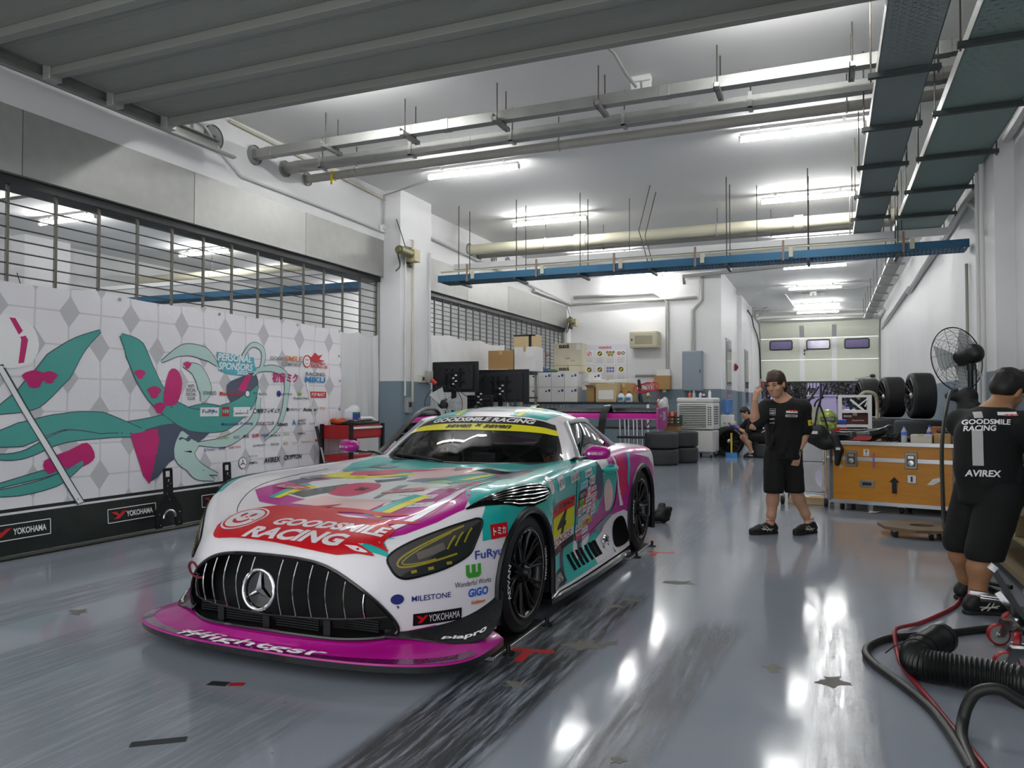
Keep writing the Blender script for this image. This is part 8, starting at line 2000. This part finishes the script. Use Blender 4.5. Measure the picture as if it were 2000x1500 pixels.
sL, eL, wL = mp(.205, .0, 1.235), mp(.225, .0, .985), mp(.155, -.10, .80); S.cap(sL, eL, .056, .045, .03); S.chain([eL, tuple(Vector(eL).lerp(Vector(wL), .35)), wL], [.045, .043, .028], .02)
hand(S, wR, MR * .18 + Vector((0, 0, 1)) + MBK * -.1, MR * -.9 + MBK * -.35, MBK * .5 + MR * .6, (.45, .7, .85, .95), 1., .5); hand(S, wL, MR * -.22 + Vector((0, 0, -1)) + MBK * -.12, MR * .25 + MBK * -.95, MR * -1 + MBK * -.1, (.55, .62, .66, .7), 1., .4)
hipA, kA, aA = mp(-.07, .0, .78), mp(-.085, -.03, .44), mp(-.12, -.01, .10); hipB, kB, aB = mp(.085, .02, .78), mp(.12, .0, .44), mp(.262, .03, .11)
for h_, k_, a_ in ((hipA, kA, aA), (hipB, kB, aB)):
    c_ = Vector(k_).lerp(Vector(a_), .3) + MBK * .015; S.chain([h_, k_], [.088, .058], .04); S.chain([k_, tuple(c_), tuple(Vector(k_).lerp(Vector(a_), .75)), a_], [.056, .060, .042, .035], .03)
S.cap(aA, mp(-.18, -.005, .06), .034, .028, .03); S.cap(aB, mp(.21, -.02, .06), .034, .028, .03)
body = S.build('body', SKIN, man, .0075); eyes(body, hc, HR, 1.04); hair(man, hc, HR, HAIRB, 1.05, .050, .02, seed=4)
T = SDF(); T.chain([mp(.02, .02, .765), mp(.015, .01, .97), mp(.02, .0, 1.17), mp(.03, 0, 1.245)], [.172, .160, .165, .115], .06); T.chain([mp(-.145, -.01, 1.238), mp(.20, -.01, 1.243)], [.084, .084], .05)
T.cap(sR, tuple(Vector(sR).lerp(Vector(eR), .86)), .082, .078, .04); T.cap(sL, tuple(Vector(sL).lerp(Vector(eL), .80)), .082, .080, .04)
for r, b, z, w in ((-.12, -.12, .85, .02), (.14, -.10, .95, .02), (.0, -.15, .80, .018), (-.10, -.13, 1.02, .016)): T.cap(mp(r, b, z), mp(r + .05, b, z + .14), w, w * .6, .03)
T.ell(mp(-.005, -.05, 1.345), (.078, .085, .075), .012, True); T.plane(mp(0, 0, .735), (0, 0, -1), .01)
shirt = T.build('t_shirt', CLOTH, man, .0095)
cf = body_frame(mp(.03, 0, 1.17), (-.10, -1, .05))
cloth_print(man, shirt, cf, [('chest_print', [INKW, INKR, M('badge_grey', '#b9b9b4', .6, var=0), LBLK], [(.085, .025, .095, .020, 0), (.09, .036, .07, .018, 1), (.083, -.012, .10, .024, 2), (-.11, .025, .002, .06, 0), (-.06, .025, .002, .06, 0), (-.085, .055, .05, .002, 0), (-.085, -.005, .05, .002, 0)],
    [('AVIREX', .083, -.012, .012, .08, 3, .2), ('YOKO', -.085, .035, .013, .04, 0, 0), ('PORT', -.085, .012, .016, .045, 0, .2), ('PIAPRO', -.09, -.045, .014, .05, 0, 0), ('FURYU', -.093, -.083, .013, .05, 0, 0)])])
sf = body_frame(tuple(Vector(sL).lerp(Vector(eL), .55)), Vector(MR) * .75 + Vector((0, -.7, 0)), Vector(sL) - Vector(eL)); cloth_print(man, shirt, sf, [('sleeve_badge', [INKY, LBLK], [(-.01, .0, .055, .055, 0), (-.005, -.004, .022, .022, 1)], [])])
Q = SDF()
Q.chain([mp(.015, .02, .79), mp(.015, .02, .84)], [.15, .145], .04)
for h_, k_ in ((hipA, kA), (hipB, kB)): Q.chain([h_, tuple(Vector(h_).lerp(Vector(k_), .5)), k_], [.112, .102, .097], .014)
Q.plane(mp(0, 0, .405), (0, 0, -1), .006); Q.plane(mp(0, 0, .86), (0, 0, 1), .006); Q.build('shorts', CLOTH2, man, .0095)
for a_, hl, to, k in ((aA, mp(-.055, .02, 0), mp(-.325, -.07, 0), 1), (aB, mp(.33, .07, 0), mp(.11, -.10, 0), 1)):
    SDF().cap(tuple(Vector(a_) + Vector((0, 0, .0))), tuple(Vector(a_) + Vector((0, 0, .045))), .041, .041).build('sock', SOCK, man, .008); MB().ring((0, 0, 0), .0415, .004, 20, 6, X=Matrix.Translation(Vector(a_) + Vector((0, 0, .035)))).build('sock_stripe', INKR, man)
    shoe(man, hl, to)
wq = Vector(wL).lerp(Vector(eL), .10); ax = (Vector(eL) - Vector(wL)).normalized(); X = Matrix.Translation(wq) @ ax.to_track_quat('Z', 'Y').to_matrix().to_4x4()
w_ = MB().tube([(.033 * math.cos(a), .030 * math.sin(a), 0) for a in [2 * PI * i / 24 for i in range(24)]], .011, 8, closed=True, X=X, sq=.5).build('wrist_watch', BLACKP, man)
fdir = (MR * .55 + MBK * -.83); fp = wq + fdir * .033; MB().lathe([(0, .0), (.02, 0), (.021, .006), (.017, .009), (0, .009)], 20, X=Matrix.Translation(fp) @ fdir.to_track_quat('Z', 'Y').to_matrix().to_4x4()).build('watch_face', M('watch_face', '#5b6a4c', .2), w_)

# ---- the man at the bench on the right
BR_ = Vector((.924, .381, 0)); BB = Vector((-.381, .924, 0)); bp = lambda r, b, z: tuple(BR_ * r + BB * b + Vector((0, 0, z)))
bm2 = thing('person', 'person in black team t-shirt seen from behind, bending over the workbench at right', 'person', (.90, 5.56, 0))
S = SDF(); hc = Vector(bp(.215, .10, 1.375)); HR = headframe(BR_ * .86 + BB * .42 + Vector((0, 0, -.42)), (.3, .1, 1)); head(S, hc, HR, 1.06)
S.cap(bp(.10, .06, 1.22), bp(.18, .09, 1.34), .065, .060, .03); S.chain([bp(.06, .02, .74), bp(.03, .02, .92), bp(.04, .03, 1.08), bp(.09, .05, 1.19)], [.15, .14, .15, .11], .06); S.chain([bp(-.02, .22, 1.17), bp(.18, -.12, 1.16)], [.07, .07], .06)
sN, eN, wN = bp(.19, -.13, 1.15), bp(.34, -.10, .95), bp(.52, .02, .92); S.cap(sN, eN, .058, .046, .03); S.cap(eN, wN, .045, .03, .02); sF, eF, wF = bp(.0, .22, 1.15), bp(.22, .28, .95), bp(.46, .22, .92); S.cap(sF, eF, .058, .046, .03); S.cap(eF, wF, .045, .03, .02)
hand(S, wN, BR_ + Vector((0, 0, -.3)), (0, 0, 1), BB, (.4, .5, .6, .6)); hand(S, wF, BR_ + Vector((0, 0, -.3)), (0, 0, 1), -BB, (.4, .5, .6, .6))
h1, k1, a1 = bp(.05, -.07, .74), bp(-.06, -.08, .38), bp(-.10, -.05, .09); h2, k2, a2 = bp(.02, .13, .74), bp(-.04, .20, .40), bp(.05, .30, .09)
for h_, k_, a_ in ((h1, k1, a1), (h2, k2, a2)):
    c_ = Vector(k_).lerp(Vector(a_), .32) - BR_ * .012; S.chain([h_, k_], [.10, .066], .04); S.chain([k_, tuple(c_), tuple(Vector(k_).lerp(Vector(a_), .78)), a_], [.064, .070, .046, .037], .03); S.cap(a_, tuple(Vector(a_) + BR_ * .1 + Vector((0, 0, -.045))), .036, .03, .03)
body2 = S.build('body', SKIN2, bm2, .0085); eyes(body2, hc, HR, 1.06); hair(bm2, hc, HR, HAIR, 1.06, .035, -.01, seed=9)
T = SDF(); T.chain([bp(.05, .02, .70), bp(.025, .02, .90), bp(.035, .03, 1.07), bp(.085, .05, 1.165)], [.185, .172, .172, .125], .06); T.chain([bp(-.02, .22, 1.165), bp(.18, -.12, 1.155)], [.088, .088], .06); T.cap(sN, tuple(Vector(sN).lerp(Vector(eN), .92)), .088, .085, .04); T.cap(sF, tuple(Vector(sF).lerp(Vector(eF), .9)), .088, .085, .04)
T.cap(bp(-.06, -.12, .80), bp(.06, -.13, 1.0), .02, .014, .03).cap(bp(.10, -.14, .76), bp(.14, -.13, .9), .02, .014, .03); T.ell(bp(.165, .09, 1.325), (.088, .085, .085), .012, True); T.plane(bp(0, 0, .665), (0, 0, -1), .01)
sh2 = T.build('t_shirt', CLOTH, bm2, .010); bf = body_frame(bp(.0, .0, .95), (-.10, -1, .12))
bf = body_frame(bp(-.03, -.02, .95), BB * -1 + BR_ * -.45 + Vector((0, 0, .12)))
cloth_print(bm2, sh2, bf, [('back_print', [M('reflex_grey', '#b8b7b6', .6, var=0), INKW, INKR], [(-.035, .06, .055, .22, 0), (-.02, .265, .045, .045, 0), (.13, .272, .10, .022, 1), (.15, .262, .07, .012, 2)], [('GOODSMILE', .02, .218, .034, .25, 1, .18), ('RACING', -.02, .178, .034, .165, 1, .18), ('AVIREX', -.01, -.095, .04, .18, 1, .12)])], .004)
Q = SDF().chain([bp(.05, .02, .76), bp(.05, .02, .80)], [.165, .16], .04)
for h_, k_ in ((h1, k1), (h2, k2)): Q.chain([h_, tuple(Vector(h_).lerp(Vector(k_), .5)), k_], [.128, .118, .110], .014)
Q.plane(bp(0, 0, .335), (0, 0, -1), .006); Q.plane(bp(0, 0, .82), (0, 0, 1), .006); Q.build('shorts', CLOTH2, bm2, .0105)
for a_ in (a1, a2):
    SDF().cap(a_, tuple(Vector(a_) + Vector((0, 0, .04))), .043, .043).build('sock', SOCK, bm2, .008); MB().ring((0, 0, 0), .0435, .004, 20, 6, X=Matrix.Translation(Vector(a_) + Vector((0, 0, .028)))).build('sock_stripe', INKR, bm2); p = Vector(a_); p.z = 0; shoe(bm2, tuple(p - BR_ * .075), tuple(p + BR_ * .205 + BB * -.02))

# ---- the crouching mechanic
cm = thing('person', 'person in black crouching on a tyre, purple gloves, working on an upright wheel', 'person', (-1.77, 18.86, 0)); cp = lambda r, b, z: tuple(BR_ * r + BB * b + Vector((0, 0, z)))
flat_tyre('black tyre lying on the floor under the crouching mechanic', -1.37, 19.05, 0, 'tyres in the corridor')
S = SDF(); hc = Vector(cp(-.06, .0, 1.04)); HR = headframe(BR_ * -.85 + BB * -.2 + Vector((0, 0, -.5)), (-.3, 0, 1)); head(S, hc, HR, 1.08); S.cap(cp(.06, 0, .90), cp(-.01, 0, .98), .06, .056, .03)
S.chain([cp(.34, .05, .47), cp(.28, .03, .62), cp(.17, .0, .78), cp(.09, 0, .87)], [.15, .14, .14, .10], .06)
sA, eA, wA = cp(.06, -.17, .83), cp(-.08, -.22, .58), cp(-.30, -.12, .70); sB, eB, wB = cp(.08, .16, .83), cp(-.1, .2, .66), cp(-.26, .12, .72)
for a, b, c in ((sA, eA, wA), (sB, eB, wB)): S.cap(a, b, .055, .045, .03); S.cap(b, c, .044, .03, .02)
h1, k1, a1 = cp(.30, -.10, .46), cp(-.10, -.14, .50), cp(.06, -.12, .10); h2, k2, a2 = cp(.32, .14, .46), cp(-.06, .2, .46), cp(.18, .2, .10)
for h_, k_, a_ in ((h1, k1, a1), (h2, k2, a2)): S.chain([h_, k_], [.095, .065], .04); S.chain([k_, tuple(Vector(k_).lerp(Vector(a_), .35) + BR_ * .02), a_], [.062, .064, .037], .03); S.cap(a_, tuple(Vector(a_) - BR_ * .09 + Vector((0, 0, -.05))), .036, .03, .03)
b3 = S.build('body', SKIN, cm, .011); eyes(b3, hc, HR, 1.08); hair(cm, hc, HR, HAIR, 1.08, .035, 0, .011, 3)
T = SDF().chain([cp(.36, .05, .48), cp(.29, .03, .62), cp(.17, .0, .78), cp(.09, 0, .85)], [.178, .168, .165, .12], .06).chain([cp(.06, -.16, .84), cp(.08, .16, .84)], [.085, .085], .05).cap(sA, tuple(Vector(sA).lerp(Vector(eA), .85)), .085, .08, .04).cap(sB, tuple(Vector(sB).lerp(Vector(eB), .85)), .085, .08, .04); T.ell(cp(-.03, 0, .97), (.075, .08, .07), .01, True)
s3 = T.build('t_shirt', CLOTH, cm, .013); cloth_print(cm, s3, body_frame(cp(.20, -.05, .72), BB * -1 + BR_ * .75 + Vector((0, 0, .35)), (-.4, -.1, 1)), [('back_print', [INKW], [(.03, -.02, .04, .16, 0)], [('GOODSMILE', .02, .125, .04, .24, 0, .1), ('RACING', .02, .083, .035, .16, 0, .1), ('AVIREX', .03, -.15, .035, .15, 0, .1)])], .005)
cloth_print(cm, s3, body_frame(tuple(Vector(sA).lerp(Vector(eA), .5)), BB * -1, Vector(sA) - Vector(eA)), [('sleeve_badge', [INKY], [(0, 0, .06, .06, 0)], [])], .005)
Q = SDF()
for h_, k_ in ((h1, k1), (h2, k2)): Q.chain([h_, tuple(Vector(h_).lerp(Vector(k_), .72))], [.13, .105], .03)
Q.cap(cp(.34, .03, .47), cp(.34, .03, .56), .16, .15, .04).build('shorts', CLOTH2, cm, .013); G = SDF()
hand(G, wA, BR_ * -.8 + Vector((0, 0, .6)), BB * -1, (0, 0, 1), (.5, .6, .7, .8), 1.12); hand(G, wB, BR_ * -.9 + Vector((0, 0, .2)), BB, (0, 0, 1), (.5, .6, .7, .8), 1.12); G.cap(wA, tuple(Vector(wA).lerp(Vector(eA), .25)), .036, .036).cap(wB, tuple(Vector(wB).lerp(Vector(eB), .25)), .036, .036); G.build('glove', M('glove_purple', '#4b3a8e', .5), cm, .009)
for a_ in (a1, a2): p = Vector(a_); p.z = 0; SDF().cap(a_, tuple(Vector(a_) + Vector((0, 0, .04))), .043, .043).build('sock', SOCK, cm, .01); shoe(cm, tuple(p + BR_ * .08), tuple(p - BR_ * .20 - BB * .02))
t = thing('polishing_tool', 'pale hand tool held over the wheel by the crouching mechanic', 'tool', (-1.77, 18.86, 0)); SDF().box(cp(-.36, -.08, .80), (.14, .12, .09), .02, .02).cap(cp(-.36, -.08, .80), cp(-.30, -.11, .74), .025).build('body', M('tool_cream', '#b8b5a6', .5), t, .01)

# ---- somebody under the rear of the car: only the legs show
lg = thing('person', 'legs of a person in black trousers lying under the rear of the car', 'person', (-1.75, 8.35, 0), math.radians(25)); S = SDF()
for y in (-.07, .07): S.chain([(-.75, y * 1.3, .10), (-.35, y, .09), (-.02, y, .07)], [.08, .065, .05], .03)
S.build('trousers', CLOTH2, lg, .011)
for y, r in ((-.09, -.5), (.09, .6)): S = SDF().chain([(-.02, y, .06), (.07, y, .08), (.10, y + r * .1, .15)], [.045, .042, .036], .03).cap((.06, y, .045), (.10, y, .05), .04, .035, .03); o = S.build('boot', SHOE, lg, .008); SDF().chain([(.075, y, .03), (.105, y + r * .05, .09), (.125, y + r * .1, .16)], [.03, .028, .024], .02).build('sole', SOLE, o, .009)

# ---- the two heads seen in the cockpit
def cockpit_person(label, x, y, z, f, glasses, cap_):
    p = thing('person', label, 'person', tuple(CAR.matrix_basis @ Vector((x, y, 0))), math.radians(-1)); S = SDF(); c = Vector((0, 0, z)); HR = headframe(f); head(S, c, HR, 1.02)
    S.cap((0, .05, z - .20), (0, .02, z - .10), .06, .055, .03); S.chain([(-.15, .06, z - .26), (.15, .06, z - .26)], [.07, .07], .05); S.chain([(0, .06, .62), (0, .06, z - .25)], [.13, .12], .05); b = S.build('body', SKIN, p, .009); eyes(b, c, HR, 1.02, glasses); hair(p, c, HR, HAIR, 1.02, .035, 0, .009, 6)
    if cap_: SDF().ell(tuple(c + HR @ Vector((0, -.015, .06))), (.09, .105, .075), .02, R=HR.to_4x4()).ell(tuple(c + HR @ Vector((0, .10, .05))), (.07, .07, .012), .01, R=HR.to_4x4()).build('cap', CLOTH, p, .009)
    SDF().chain([(0, .06, .60), (0, .06, z - .26)], [.16, .15], .05).chain([(-.17, .06, z - .27), (.17, .06, z - .27)], [.085, .085], .05).build('t_shirt', CLOTH, p, .012); return p
cockpit_person('person with glasses and black cap looking down behind the right side of the windscreen', .44, 2.86, .92, (.1, -.9, -.45), True, True)
cockpit_person('person seen in profile in the left seat behind the windscreen', -.54, 2.80, .95, (.85, -.4, -.25), False, False)
